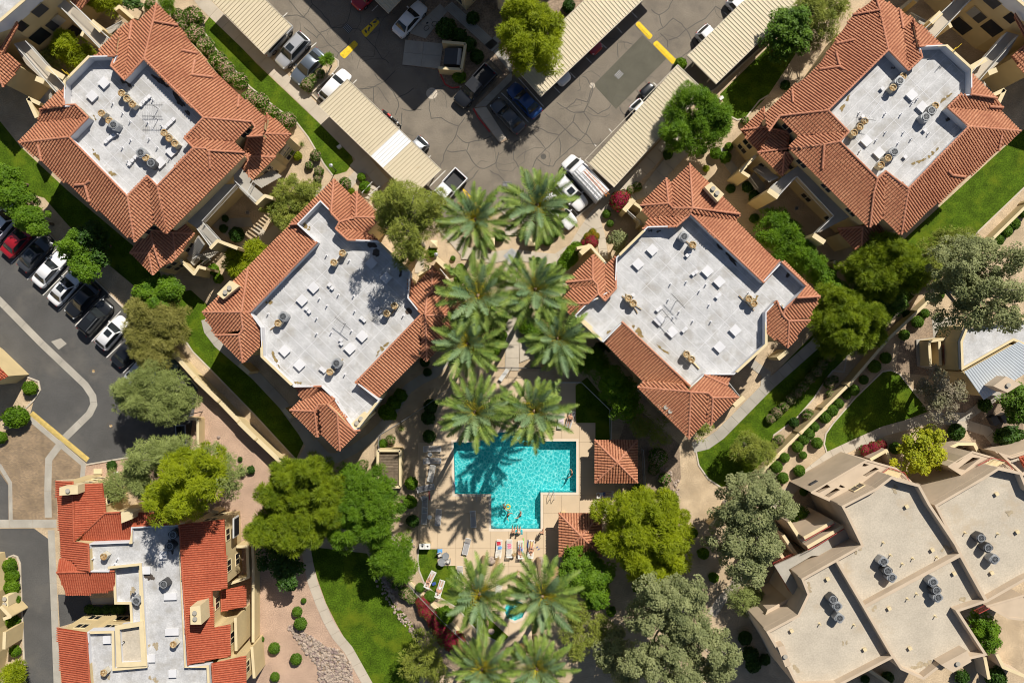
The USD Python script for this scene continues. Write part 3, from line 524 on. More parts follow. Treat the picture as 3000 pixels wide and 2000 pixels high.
def cap_row(a, b, r=.125, seg=.42):
    """a row of overlapping cap tiles from a to b (3-D points)"""
    a, b = np.asarray(a), np.asarray(b); L = np.linalg.norm(b - a); n = max(1, int(round(L / seg))); t = (b - a) / L
    s = np.array([-t[1], t[0], 0]); s /= np.linalg.norm(s) + 1e-9; out = []
    lo_first = a[2] <= b[2]
    for i in range(n):
        p, q = a + (b - a) * (i / n), a + (b - a) * ((i + 1.12) / n)
        r0, r1 = (r, r * .84) if lo_first else (r * .84, r)
        V = [pp + s * (-rr * math.cos(x)) + np.array([0, 0, rr * math.sin(x) * .95 + .045 + (.02 if rr == r else 0)]) for pp, rr in ((p, r0), (q, r1)) for x in A7]
        V += [p + [0, 0, -.02], q + [0, 0, -.02]]
        F = [[k, k + 6, k + 1] for k in range(4)] + [[k, k + 5, k + 6] for k in range(4)] + [[k, k + 1, 10] for k in range(4)] + [[k + 6, k + 5, 11] for k in range(4)]
        m = trimesh.Trimesh(V, F, process=False); out.append(m)
    return out
def tiled_roof(P, parent, body, zb, mat='tile', under='tileunder', ridge='ridge', capr=.125, singles=300, wallmat='wall', **kw):
    allV, F = [], None
    used = []; caps = []
    for p in P:
        for g in polys(p.poly):
            m = trimesh.creation.extrude_polygon(g, 1.0, engine='earcut'); v = m.vertices.copy(); top = v[:, 2] > .5
            v[:, 2] = p.z(v[:, :2]) - np.where(top, 0, .11); m.vertices = v; used.append(m)
        V, f = tile_field(p, **kw)
        if len(V): allV.append(V); F = f
        # caps on hips and ridges
        n = len(p.v); cen = p.v[:, :2].mean(0); area2 = sum(p.v[i, 0] * p.v[(i + 1) % n, 1] - p.v[(i + 1) % n, 0] * p.v[i, 1] for i in range(n))
        for i in range(n):
            a, b = p.v[i], p.v[(i + 1) % n]; t = b[:2] - a[:2]; L = np.linalg.norm(t)
            if L < .5: continue
            nn = np.array([t[1], -t[0]]) / L * (1 if area2 > 0 else -1)
            if nn @ p.d < -.3:
                mid = (a + b) / 2
                if all(np.linalg.norm(mid[:2] - o[:2]) > .45 for o in caps): caps.append(mid); 
                else: continue
                for c in cap_row(a, b, capr): obj('ridge_tile', c, M[ridge], parent)
    for m in used: obj('roof_underlay', m, M[under], parent)
    V = np.concatenate(allV); cd = np.hypot(*V[:, 10, :2].T); o = np.argsort(cd); V = V[o]
    for q in V[:singles]: raw('roof_tile', q, F, M[mat], parent)
    R = V[singles:]
    if len(R): raw('roof_tiles', R.reshape(-1, 3), (F[None] + 11 * np.arange(len(R))[:, None, None]).reshape(-1, 3), M[mat], parent, kind='stuff')
    fills = []
    if body is not None:
        for p in P:
            for g in polys(p.poly.intersection(body)):
                m = trimesh.creation.extrude_polygon(g, 1.0, engine='earcut'); v = m.vertices.copy(); top = v[:, 2] > .5
                v[:, 2] = np.where(top, np.maximum(p.z(v[:, :2]) - .115, zb + .01), zb); m.vertices = v; fills.append(m)
        obj('wall', cat_(fills), M[wallmat], parent)
def windows(parent, body, floors, wallfacing=True, spacing=3.3, w=1.3, h=1.25, frame='coping', maxn=60):
    """framed windows set on the walls that face the middle of the place"""
    k = 0
    for g in polys(body.simplify(.25)):
        c = np.array(shapely.geometry.polygon.orient(g, 1).exterior.coords)
        for a, b in zip(c[:-1], c[1:]):
            L = np.linalg.norm(b - a)
            if L < 2.6: continue
            t = (b - a) / L; n = np.array([t[1], -t[0]]); mid = (a + b) / 2
            if n @ (-mid) < .25 * np.linalg.norm(mid): continue
            m = max(1, int(L / spacing)); ang = math.atan2(t[1], t[0])
            for i in range(m):
                for z in floors:
                    if k >= maxn: return
                    q = a + t * L * (i + .5) / m; k += 1
                    f = obj('window', cat_([bx(q[0] + n[0] * .02 + t[0] * s * w / 2, q[1] + n[1] * .02 + t[1] * s * w / 2, z, .07, .1, h, ang) for s in (-1, 0, 1)] + [bx(q[0] + n[0] * .02, q[1] + n[1] * .02, z + s * h / 2, w + .07, .11, .07, ang) for s in (-1, 1)]), M['coping'], parent)
                    obj('pane', bx(q[0] + n[0] * .005, q[1] + n[1] * .005, z, w - .01, .04, h - .01, ang), M['glassdark'], f)
def flat_roof(parent, outline, z_top, z_f, tiles=None, roof='roofwhite', inner='roofwall', cop='coping', out=.12, cw=.26, seams=None):
    P = fix(W2(outline, z_top)) if not isinstance(outline, Polygon) else outline
    obj('flat_roof', sheet(P, z_f), M[roof], parent)
    obj('parapet', slab(P.buffer(out, join_style='mitre').difference(P), z_f - .8, z_top - .06), M[inner], parent)
    ring = P.buffer(cw * .75, join_style='mitre').difference(P.buffer(-cw * .25, join_style='mitre'))
    if tiles is not None: ring = ring.difference(tiles.buffer(.32)).buffer(-.02).buffer(.02)
    if polys(ring): obj('coping', slab(ring, z_top - .055, z_top + .03), M[cop], parent)
    if seams is not None:   # laps between the membrane sheets: low raised ribs
        x0, y0, x1, y1 = P.bounds; ribs = []
        R = math.hypot(x1 - x0, y1 - y0); cx, cy = (x0 + x1) / 2, (y0 + y1) / 2; t = np.array([math.cos(seams), math.sin(seams)]); nn = np.array([-t[1], t[0]])
        for k in range(int(-R / 2), int(R / 2) + 1):
            ribs.append(LineString([np.array([cx, cy]) + nn * k * 1.0 - t * R, np.array([cx, cy]) + nn * k * 1.0 + t * R]).buffer(.02))
        for k in range(int(-R / 8), int(R / 8) + 1):
            ribs.append(LineString([np.array([cx, cy]) + t * k * 4.3 - nn * R, np.array([cx, cy]) + t * k * 4.3 + nn * R]).buffer(.02))
        g = unary_union(ribs).intersection(P.buffer(-.15))
        obj('membrane_seams', slab(g, z_f, z_f + .012), M[inner], parent, kind='stuff')
    return P
def building(name, label, outline, specs, lower=(), hips=(), z_top=9.9, z_f=8.75, z_e=8.2, pitch=.34, lower_e=4.9, floors=(1.5, 4.5, 7.2), roof='roofwhite', seams=None, stains=()):
    b = thing(name, label, 'building')
    P = place_planes(specs, outline, z_top, z_e, pitch)
    U = unary_union([p.poly.buffer(.02) for p in P] + [fix(W2(outline, z_top)).buffer(.05)]).buffer(.15).buffer(-.15)
    body = U.buffer(-.5, join_style='mitre'); zb = min(p.v[:, 2].min() for p in P) - .15
    zb = max(zb, 7.2)
    obj('wall', slab(body, -.3, zb), M['wall'], b)
    tiled_roof(P, b, body, zb + .002)
    for c, r, pts in hips:
        V = []
        for q in T(c, r, *pts):
            f = [v for v in (ray(q, p.p0, p.z0, p.d, p.pitch) for p in P if p.poly.buffer(.1).contains(Point(ray(q, p.p0, p.z0, p.d, p.pitch)[:2])))]
            if f: V.append(f[0] + [0, 0, .1])
        for k, l in zip(V[:-1], V[1:]):
            for m in cap_row(k, l, .15): obj('ridge_tile', m, M['ridge'], b)
    windows(b, body, floors)
    flat_roof(b, outline, z_top, z_f, unary_union([p.poly for p in P]), roof=roof, seams=seams)
    if lower:
        L = place_planes(lower, None, z_top, lower_e, pitch)
        UL = unary_union([p.poly.buffer(.02) for p in L]).buffer(.15).buffer(-.15); bl = UL.buffer(-.4, join_style='mitre').difference(body.buffer(.01))
        obj('wall', slab(bl, -.3, lower_e - .2), M['wall'], b)
        tiled_roof(L, b, bl, lower_e - .198, singles=0)
        windows(b, bl, (1.5, 3.6)[:1 if lower_e < 4 else 2], maxn=12)
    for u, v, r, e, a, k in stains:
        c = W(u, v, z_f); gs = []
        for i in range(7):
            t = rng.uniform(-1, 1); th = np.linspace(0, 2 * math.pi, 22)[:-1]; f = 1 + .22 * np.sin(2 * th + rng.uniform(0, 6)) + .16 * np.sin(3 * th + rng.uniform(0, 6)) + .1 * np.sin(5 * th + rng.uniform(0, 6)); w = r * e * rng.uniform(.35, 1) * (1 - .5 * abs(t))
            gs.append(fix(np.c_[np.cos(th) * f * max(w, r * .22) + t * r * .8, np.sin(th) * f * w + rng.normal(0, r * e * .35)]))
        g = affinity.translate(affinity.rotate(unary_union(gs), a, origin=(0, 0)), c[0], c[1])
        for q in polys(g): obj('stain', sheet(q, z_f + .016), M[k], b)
    return b
B1_OUT = [(423, 172), (597, 345), (541, 406), (568, 434), (461, 546), (432, 516), (374, 576), (203, 402), (259, 345), (221, 307), (189, 309), (190, 240), (262, 167), (337, 165), (326, 194), (365, 235)]
B1 = building('apartment_building', 'upper left apartment building with white flat roof, two antennas and terracotta tile skirt', B1_OUT, [
 ('NW', [(459, 10), (449, 62), (423, 172), (365, 235), (381, 117), (348, 88), (392, 55), (403, 62)]),
 ('NE', [(348, 88), (381, 117), (365, 235), (326, 194), (337, 165)]),
 ('NW', [(348, 88), (337, 165), (290, 166), (278, 165)]),
 ('NE', [(423, 172), (449, 62), (523, 77), (568, 136), (632, 212), (700, 276), (752, 326), (778, 340), (770, 398), (725, 400), (748, 373), (738, 357), (597, 345)]),
 ('NE', [(459, 10), (523, 75), (449, 62)]),
 ('SE', [(597, 345), (738, 357), (688, 416), (541, 406)]),
 ('NE', [(541, 406), (687, 416), (718, 447), (612, 441), (605, 435), (568, 434)]),
 ('SE', [(568, 434), (612, 441), (718, 450), (690, 482), (630, 545), (579, 597), (487, 685), (470, 583), (461, 546)]),
 ('SW', [(461, 546), (432, 516), (453, 654), (487, 685), (470, 583)]),
 ('SE', [(432, 516), (374, 576), (395, 709), (453, 654)]),
 ('SW', [(374, 576), (395, 709), (57, 418), (203, 402)]),
 ('NW', [(57, 418), (203, 402), (259, 345), (110, 360)]),
 ('SW', [(259, 345), (221, 307), (188, 310), (118, 321), (110, 360)]),
 ('NW', [(118, 321), (188, 310), (190, 256)])],
 lower=[('SW', R5(350, 530, (165, 1100), (450, 1100), (515, 1440))), ('SE', R5(350, 530, (450, 1100), (530, 1030), (640, 1330), (515, 1440))),
  ('SW', R5(350, 530, (165, 1100), (440, 1090), (530, 1030), (480, 750), (215, 1000))), ('SE', R5(350, 530, (480, 750), (820, 790), (865, 1195), (640, 1330), (530, 1030))),
  ('SE', R5(350, 530, (820, 790), (1150, 810), (865, 1195))), ('NE', R5(350, 530, (820, 790), (1150, 810), (980, 625))),
  ('NE', [(783, 332), (854, 394), (780, 392)]), ('SW', [(783, 332), (780, 392), (766, 400), (772, 345)]), ('SE', [(854, 395), (780, 392), (768, 401), (727, 402), (716, 441), (755, 449), (806, 455)]),
  ('NE', [(718, 447), (806, 455), (808, 461), (726, 458)]), ('SE', [(726, 458), (808, 461), (736, 530), (730, 525)]), ('SW', [(726, 458), (692, 476), (732, 523)])],
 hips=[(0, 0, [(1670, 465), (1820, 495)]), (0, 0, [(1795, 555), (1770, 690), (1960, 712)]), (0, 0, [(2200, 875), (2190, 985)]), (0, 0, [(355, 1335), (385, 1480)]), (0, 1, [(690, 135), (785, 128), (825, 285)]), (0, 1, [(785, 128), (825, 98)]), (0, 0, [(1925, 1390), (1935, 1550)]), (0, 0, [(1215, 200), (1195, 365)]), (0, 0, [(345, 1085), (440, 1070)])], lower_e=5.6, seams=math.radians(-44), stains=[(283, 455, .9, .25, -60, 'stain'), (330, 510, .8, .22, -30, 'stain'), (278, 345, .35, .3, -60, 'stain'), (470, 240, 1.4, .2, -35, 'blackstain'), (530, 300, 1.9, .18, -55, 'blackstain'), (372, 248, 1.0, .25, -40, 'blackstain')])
B4_OUT = [(2602, 147), (2660, 207), (2701, 169), (2698, 137), (2771, 134), (2846, 202), (2846, 276), (2816, 276), (2776, 316), (2838, 371), (2661, 553), (2594, 501), (2570, 524), (2460, 415), (2486, 387), (2425, 324)]
B4 = building('apartment_building', 'upper right apartment building with white flat roof and terracotta tile skirt beside the long lawn', B4_OUT, [
 ('NW', [(2602, 147), (2577, 30), (2499, 46), (2441, 128), (2390, 204), (2319, 258), (2250, 322), (2238, 335), (2252, 385), (2268, 362), (2283, 340), (2425, 324)]),
 ('NE', [(2566, -5), (2577, 30), (2602, 147), (2660, 207), (2645, 88), (2676, 57), (2631, 27), (2612, 12)]),
 ('NW', [(2566, -5), (2577, 30), (2499, 43)]),
 ('NW', [(2676, 57), (2692, 137), (2701, 169), (2662, 206), (2645, 88)]),
 ('NE', [(2676, 57), (2692, 137), (2757, 131)]),
 ('NE', [(2846, 218), (2846, 277), (2920, 288)]),
 ('SE', [(2816, 276), (2920, 288), (2940, 314), (2929, 328), (2776, 316)]),
 ('NE', [(2776, 316), (2929, 326), (2990, 384), (2838, 371)]),
 ('SE', [(2838, 371), (2990, 384), (2640, 688), (2661, 553)]),
 ('SW', [(2661, 553), (2640, 688), (2585, 640), (2594, 502)]),
 ('SE', [(2594, 502), (2585, 640), (2548, 667), (2559, 567), (2570, 524)]),
 ('SW', [(2570, 524), (2559, 567), (2548, 667), (2451, 573), (2395, 515), (2311, 436), (2413, 424), (2460, 415)]),
 ('NW', [(2486, 387), (2460, 415), (2413, 423), (2309, 435), (2338, 400)]),
 ('SW', [(2425, 324), (2283, 340), (2338, 400), (2486, 387)])],
 lower=[('NW', [(2237, 314), (2243, 372), (2170, 381)]), ('SW', [(2170, 381), (2243, 373), (2311, 388), (2305, 436), (2222, 444)]), ('NW', R5(2080, 380, (1180, 290), (730, 350), (790, 290), (930, 40), (1200, 40))), ('SW', R5(2080, 380, (730, 360), (1140, 340), (1110, 700))), ('SE', R5(2080, 380, (1140, 340), (1240, 380), (1300, 440), (1110, 700))),
  ('SW', T(3, 1, (635, 535), (870, 515), (860, 690), (800, 730))), ('SE', T(3, 1, (870, 515), (1040, 440), (1100, 530), (860, 690)))],
 hips=[(3, 0, [(620, 405), (780, 372)]), (3, 0, [(618, 480), (655, 615), (470, 640)]), (3, 0, [(655, 615), (690, 640)]), (3, 0, [(215, 830), (225, 940)]), (3, 0, [(2030, 985), (2150, 992)]), (3, 0, [(2140, 1245), (2112, 1390)]), (3, 1, [(1650, 5), (1690, 45), (1668, 225)]), (3, 1, [(1690, 45), (1800, 60)]), (3, 0, [(510, 1335), (495, 1550)]), (3, 0, [(1205, 95), (1235, 265)])], lower_e=5.6, seams=math.radians(44), stains=[(2480, 297, 1.3, .18, 60, 'stain'), (2775, 285, 1.1, .16, 40, 'stain'), (2735, 448, .8, .3, 55, 'stain'), (2690, 475, .9, .25, 20, 'stain'), (2620, 200, .4, .4, 0, 'blackstain'), (2775, 352, .35, .5, 40, 'blackstain')])
B2_OUT = [(938, 591), (874, 656), (930, 709), (733, 914), (766, 959), (769, 1043), (862, 1131), (941, 1129), (980, 1166), (1039, 1260), (1107, 1172), (1042, 1121), (1233, 922), (1193, 873), (1198, 797), (1104, 707), (1019, 704), (984, 671), (995, 650), (970, 623)]
B2 = building('apartment_building', 'middle left apartment building with tree shaded white roof, left of the palm walk', B2_OUT, [
 ('NW', [(850, 658), (874, 656), (930, 709), (733, 914), (708, 914), (727, 784)]), ('NW', [(593, 914), (708, 914), (727, 784)]),
 ('SW', [(593, 915), (706, 915), (712, 965), (632, 982)]), ('SW', [(630, 982), (700, 980), (711, 1061)]), ('SE', [(706, 915), (733, 917), (766, 960), (768, 1010), (711, 1061), (700, 980), (712, 966)]),
 ('NW', [(849, 1201), (922, 1204), (933, 1185), (960, 1185), (980, 1167), (941, 1135), (912, 1150)]), ('SW', [(865, 1134), (941, 1131), (910, 1165), (885, 1168)]),
 ('SW', [(849, 1202), (922, 1204), (930, 1279)]), ('SE', [(922, 1204), (933, 1185), (942, 1272), (930, 1279)]), ('SW', [(933, 1185), (960, 1185), (988, 1212), (996, 1319), (942, 1272)]), ('SE', [(988, 1212), (1037, 1262), (1055, 1260), (996, 1319)]), ('NE', [(960, 1185), (980, 1167), (1037, 1261), (988, 1212)]),
 ('SE', [(1233, 922), (1042, 1121), (1107, 1168), (1228, 1042)]), ('SW', [(1235, 923), (1247, 924), (1251, 1057), (1230, 1042)]),
 ('SE', [(1247, 924), (1383, 923), (1251, 1057)]), ('NE', [(1267, 779), (1340, 850), (1324, 856), (1265, 856)]), ('NW', [(1267, 779), (1265, 856), (1251, 867), (1246, 921), (1233, 920), (1193, 873), (1197, 800), (1212, 838)]),
 ('NE', [(1265, 858), (1324, 857), (1383, 922), (1247, 922), (1251, 867)]),
 ('NW', [(978, 524), (970, 623), (938, 591), (874, 656), (850, 658)]), ('NE', [(978, 524), (1027, 570), (1029, 640), (995, 650), (970, 623)]), ('NW', [(1046, 562), (1027, 575), (1029, 642), (1043, 636)]), ('NE', [(1046, 562), (1113, 637), (1043, 636)]),
 ('SE', [(995, 650), (1037, 645), (1043, 637), (1113, 638), (1075, 682), (1000, 675), (984, 671)]), ('NE', [(984, 671), (1075, 680), (1113, 707), (1104, 705), (1019, 703)])],
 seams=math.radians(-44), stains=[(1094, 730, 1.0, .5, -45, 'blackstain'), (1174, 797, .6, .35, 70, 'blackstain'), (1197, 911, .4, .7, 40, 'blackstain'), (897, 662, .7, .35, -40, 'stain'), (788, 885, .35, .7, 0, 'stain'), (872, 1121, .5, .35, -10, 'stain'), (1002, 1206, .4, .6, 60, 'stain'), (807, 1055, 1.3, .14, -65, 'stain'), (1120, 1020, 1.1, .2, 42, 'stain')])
B3_OUT = [(2023, 626), (2237, 828), (2293, 769), (2363, 838), (2301, 903), (2275, 879), (2243, 914), (2243, 1008), (2150, 1094), (2064, 1094), (2023, 1132), (1822, 943), (1768, 998), (1688, 924), (1722, 890), (1804, 845), (1809, 755), (1899, 666), (1981, 664)]
B3 = building('apartment_building', 'middle right apartment building with long white roof, right of the palm walk', B3_OUT, [
 ('NE', [(2023, 626), (2035, 618), (2154, 648), (2270, 757), (2290, 768), (2237, 828)]), ('NE', [(2020, 480), (2168, 627), (2029, 609)]), ('NW', [(2020, 480), (2029, 609), (1972, 610), (1967, 535)]), ('NE', [(1951, 522), (1967, 535), (1972, 610), (1958, 596)]),
 ('NW', [(1951, 522), (1958, 596), (1876, 602)]), ('SW', [(1876, 603), (1958, 597), (1972, 611), (2029, 610), (2017, 632), (1902, 640)]), ('NW', [(1902, 640), (2017, 633), (1981, 664), (1899, 666), (1883, 670)]), ('SE', [(2029, 610), (2168, 629), (2153, 648), (2030, 622)]),
 ('NW', [(1736, 746), (1736, 819), (1656, 827)]), ('NE', [(1736, 746), (1774, 777), (1773, 881), (1752, 860), (1750, 835), (1736, 819)]), ('NW', [(1774, 777), (1803, 752), (1804, 845), (1773, 881)]), ('SW', [(1656, 827), (1736, 820), (1748, 836), (1675, 845)]), ('NW', [(1675, 845), (1748, 837), (1752, 860), (1722, 889), (1637, 889)]), ('SW', [(1637, 889), (1722, 890), (1688, 924), (1680, 932)]),
 ('SW', [(1822, 943), (1768, 998), (1883, 1117), (2000, 1125), (2023, 1132)]),
 ('NW', [(1868, 1134), (1883, 1117), (2005, 1125), (2023, 1147)]), ('SW', [(1868, 1135), (2023, 1148), (2017, 1284)]), ('SE', [(2023, 1148), (2074, 1150), (2068, 1235), (2017, 1284)]), ('SW', [(2074, 1150), (2088, 1164), (2084, 1244), (2068, 1235)]), ('SE', [(2088, 1164), (2163, 1163), (2084, 1244)]),
 ('NE', [(2023, 1140), (2064, 1100), (2130, 1128), (2163, 1162), (2088, 1163), (2074, 1149), (2023, 1147)]), ('NE', [(2064, 1098), (2148, 1097), (2130, 1128)]),
 ('NE', [(2290, 768), (2300, 765), (2403, 868), (2336, 872), (2363, 838)]), ('SE', [(2301, 903), (2336, 871), (2403, 869), (2370, 930), (2311, 938), (2293, 923)]), ('SE', [(2311, 940), (2373, 938), (2307, 1020)]), ('SW', [(2275, 880), (2293, 924), (2311, 940), (2307, 1020), (2246, 975), (2243, 915)])],
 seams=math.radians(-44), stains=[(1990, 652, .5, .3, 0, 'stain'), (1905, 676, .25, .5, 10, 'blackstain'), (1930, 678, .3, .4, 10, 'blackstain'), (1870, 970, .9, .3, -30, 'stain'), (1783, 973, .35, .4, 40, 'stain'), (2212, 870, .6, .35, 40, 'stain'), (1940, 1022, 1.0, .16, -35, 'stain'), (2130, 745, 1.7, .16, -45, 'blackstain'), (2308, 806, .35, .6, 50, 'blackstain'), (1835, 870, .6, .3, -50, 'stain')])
def chimney(b, top, z0, z1, caps=2, mat='coping'):
    p = fix(W2(top, z1)); obj('chimney', slab(p, z0, z1), M[mat], b)
    r = p.minimum_rotated_rectangle; c = np.array(r.exterior.coords)[:4]; L0, L1 = np.linalg.norm(c[1] - c[0]), np.linalg.norm(c[2] - c[1])
    t = (c[1] - c[0]) / L0 if L0 > L1 else (c[2] - c[1]) / L1; m = c.mean(0)
    for k in range(caps):
        q = m + t * (k - (caps - 1) / 2) * .62; obj('chimney_cap', cat_([cyl(q[0], q[1], z1, z1 + .14, .12, 10), cyl(q[0], q[1], z1 + .14, z1 + .22, .24, 14)]), M['greyconc'], b)
chimney(B2, [(635, 861), (673, 822), (700, 839), (654, 876)], 7.5, 10.2); chimney(B2, [(1024, 1245), (1064, 1207), (1080, 1219), (1039, 1260)], 5, 9.6)
chimney(B3, [(2064, 548), (2084, 533), (2122, 569), (2103, 591)], 7.5, 10.4); chimney(B3, T(2, 2, (1335, 580), (1400, 540), (1525, 660), (1475, 715)), 7, 9.6); chimney(B3, T(2, 1, (590, 1400), (640, 1345), (745, 1440), (690, 1500)), 5, 9.3)
def wallstrip(b, px, z1, w=.28, z0=0., name='wall', mat='wall'):
    L = W2(px, z1); obj(name, slab(strip(L, w), z0, z1), M[mat], b); obj('wall_cap', slab(strip(L, w + .06), z1, z1 + .05), M['coping'], b)
def railing(b, px, z, h=1.05, mat='rail', n=None):
    L = W2(px, z + h); parts = []
    for a, c in zip(L[:-1], L[1:]):
        a, c = np.array(a), np.array(c); d = np.linalg.norm(c - a); k = max(2, int(d / .14))
        parts += [tube([[*a, z + h], [*c, z + h]], .035, 5), tube([[*a, z + .12], [*c, z + .12]], .02, 4)]
        for i in range(k + 1):
            q = a + (c - a) * i / k; parts.append(bx(q[0], q[1], z + h / 2, .022, .022, h))
    obj('railing', cat_(parts), M[mat], b)
def stairs(b, a, c, z0, z1, w, mat='greyconc', n=12):
    a, c = W(*a, z1)[:2], W(*c, z0)[:2]; t = c - a; L = np.linalg.norm(t); ang = math.atan2(t[1], t[0])
    for i in range(n):
        q = a + t * (i + .5) / n; obj('step', bx(q[0], q[1], z1 + (z0 - z1) * (i + .5) / n, L / n * .93, w, .07, ang), M[mat], b)
def deckslab(b, px, z, th=.25, mat='greyconc', name='walkway'):
    obj(name, slab(fix(W2(px, z)), z - th, z), M[mat], b)
deckslab(B1, R5(350, 530, (1010, 600), (1180, 440), (1560, 60), (1800, 40), (1270, 630), (1510, 890), (1390, 1010), (1180, 720)), 5.9)
railing(B1, R5(350, 530, (1790, 50), (1262, 615)), 5.9); railing(B1, R5(350, 530, (1275, 635), (1505, 890)), 5.9); railing(B1, R5(350, 530, (1390, 1005), (1185, 730)), 5.9)
wallstrip(B1, R5(350, 530, (1390, 1035), (1505, 915), (1810, 1035)), 6.9); wallstrip(B1, R5(350, 530, (930, 1205), (1145, 1425), (1215, 1315), (1330, 1345)), 4.2)
stairs(B1, R5(350, 530, (1260, 900))[0], R5(350, 530, (1095, 1180))[0], 3.1, 5.8, 1.2); deckslab(B1, R5(350, 530, (1020, 1180), (1130, 1080), (1240, 1190), (1140, 1300)), 3.1); stairs(B1, R5(350, 530, (1240, 1200))[0], R5(350, 530, (1500, 1020))[0], .2, 3.0, 1.2)
railing(B1, R5(350, 530, (1115, 1190), (1230, 1130)), 3.1); railing(B1, R5(350, 530, (1220, 1290), (1345, 1190)), 2.2)
deckslab(B1, R5(350, 300, (1740, 1020), (1800, 930), (2020, 1180), (1990, 1230), (2260, 1460), (2080, 1560), (1760, 1240)), 5.9); railing(B1, R5(350, 300, (1750, 1190), (2090, 1520)), 5.9); railing(B1, R5(350, 300, (2040, 1210), (1960, 1370)), 5.9)
stairs(B1, R5(350, 300, (2100, 1260))[0], R5(350, 300, (2420, 1080))[0], 2.9, 5.8, 1.3); wallstrip(B1, R5(350, 300, (2090, 1560), (2230, 1430), (2352, 1470)), 6.8)
deckslab(B4, R5(2080, 380, (1340, 560), (1450, 580), (1520, 680), (2060, 1170), (2200, 1300), (1680, 1568), (1640, 1568), (1900, 1310), (1340, 710), (1050, 1030), (920, 900), (1100, 730)), 5.9, mat='greyconc')
railing(B4, R5(2080, 380, (1330, 715), (1895, 1315)), 5.9); railing(B4, R5(2080, 380, (1040, 1020), (1325, 715)), 5.9); railing(B4, R5(2080, 380, (925, 900), (1030, 795)), 5.9); railing(B4, R5(2080, 380, (1890, 1325), (1640, 1568)), 5.9)
wallstrip(B4, R5(2080, 380, (890, 925), (1045, 1035)), 6.9, .5); wallstrip(B4, R5(2080, 380, (605, 720), (470, 635), (700, 400)), 4.9, .3); wallstrip(B4, T(3, 1, (605, 835), (680, 885), (750, 830)), 4.5, .3); wallstrip(B4, T(3, 1, (415, 590), (520, 660)), 6.9, .5)
stairs(B4, R5(2080, 380, (980, 770))[0], R5(2080, 380, (720, 560))[0], 3.1, 5.8, 1.2); stairs(B4, R5(2080, 380, (640, 720))[0], R5(2080, 380, (820, 930))[0], .2, 3.0, 1.2); railing(B4, R5(2080, 380, (715, 600), (950, 750)), 3.4); railing(B4, R5(2080, 380, (610, 710), (740, 890)), 2.0)
for px in ([(1690, 727), (1730, 720), (1771, 768)], [(1843, 585), (1880, 610), (1878, 660)]) : wallstrip(B3, px, 3.2)
wallstrip(B3, T(2, 1, (630, 760), (720, 685)), 3.4, .5); wallstrip(B3, T(2, 1, (1030, 370), (1120, 265)), 3.4, .5); railing(B3, T(2, 1, (720, 700), (865, 850)), 2.4); railing(B3, T(2, 1, (1050, 355), (1180, 470)), 2.4)
wallstrip(B2, T(1, 1, (1590, 890), (1480, 960)), 3.2); wallstrip(B2, T(1, 1, (1640, 790), (1745, 890)), 3.4, .5); railing(B2, T(1, 1, (1690, 900), (1780, 1010)), 2.4)
wallstrip(B3, T(2, 2, (2040, 590), (2130, 510)), 3.2, .5); railing(B3, T(2, 2, (1985, 370), (2090, 500)), 2.4); wallstrip(B3, T(3, 2, (90, 160), (180, 90)), 3.2, .4); wallstrip(B2, T(0, 2, (2200, 210), (2290, 290)), 3.2, .4)
wallstrip(B2, T(1, 2, (255, 620), (325, 700)), 2.4, .4); wallstrip(B2, T(1, 1, (2200, 0), (2200, 1)), 1.0) if False else None
# roof access ladders
for b, px in ((B1, [(193, 215), (205, 222), (188, 208)]), (B4, [(2790, 150), (2805, 140), (2815, 150)])):
    a, c = W(*px[0], 10.1), W(*px[1], 10.1); t = (c - a); parts = [tube([W(*q, 9.2), W(*q, 10.6), W(*q, 10.6) - [.5 if px[0][0] < 1500 else -.5, -.45, .15]], .03, 5) for q in px[:2]]
    parts += [tube([W(*px[0], z), W(*px[1], z)], .02, 4) for z in (9.3, 9.6, 9.9, 10.2)]; obj('roof_ladder', cat_(parts), M['yellow'], b)
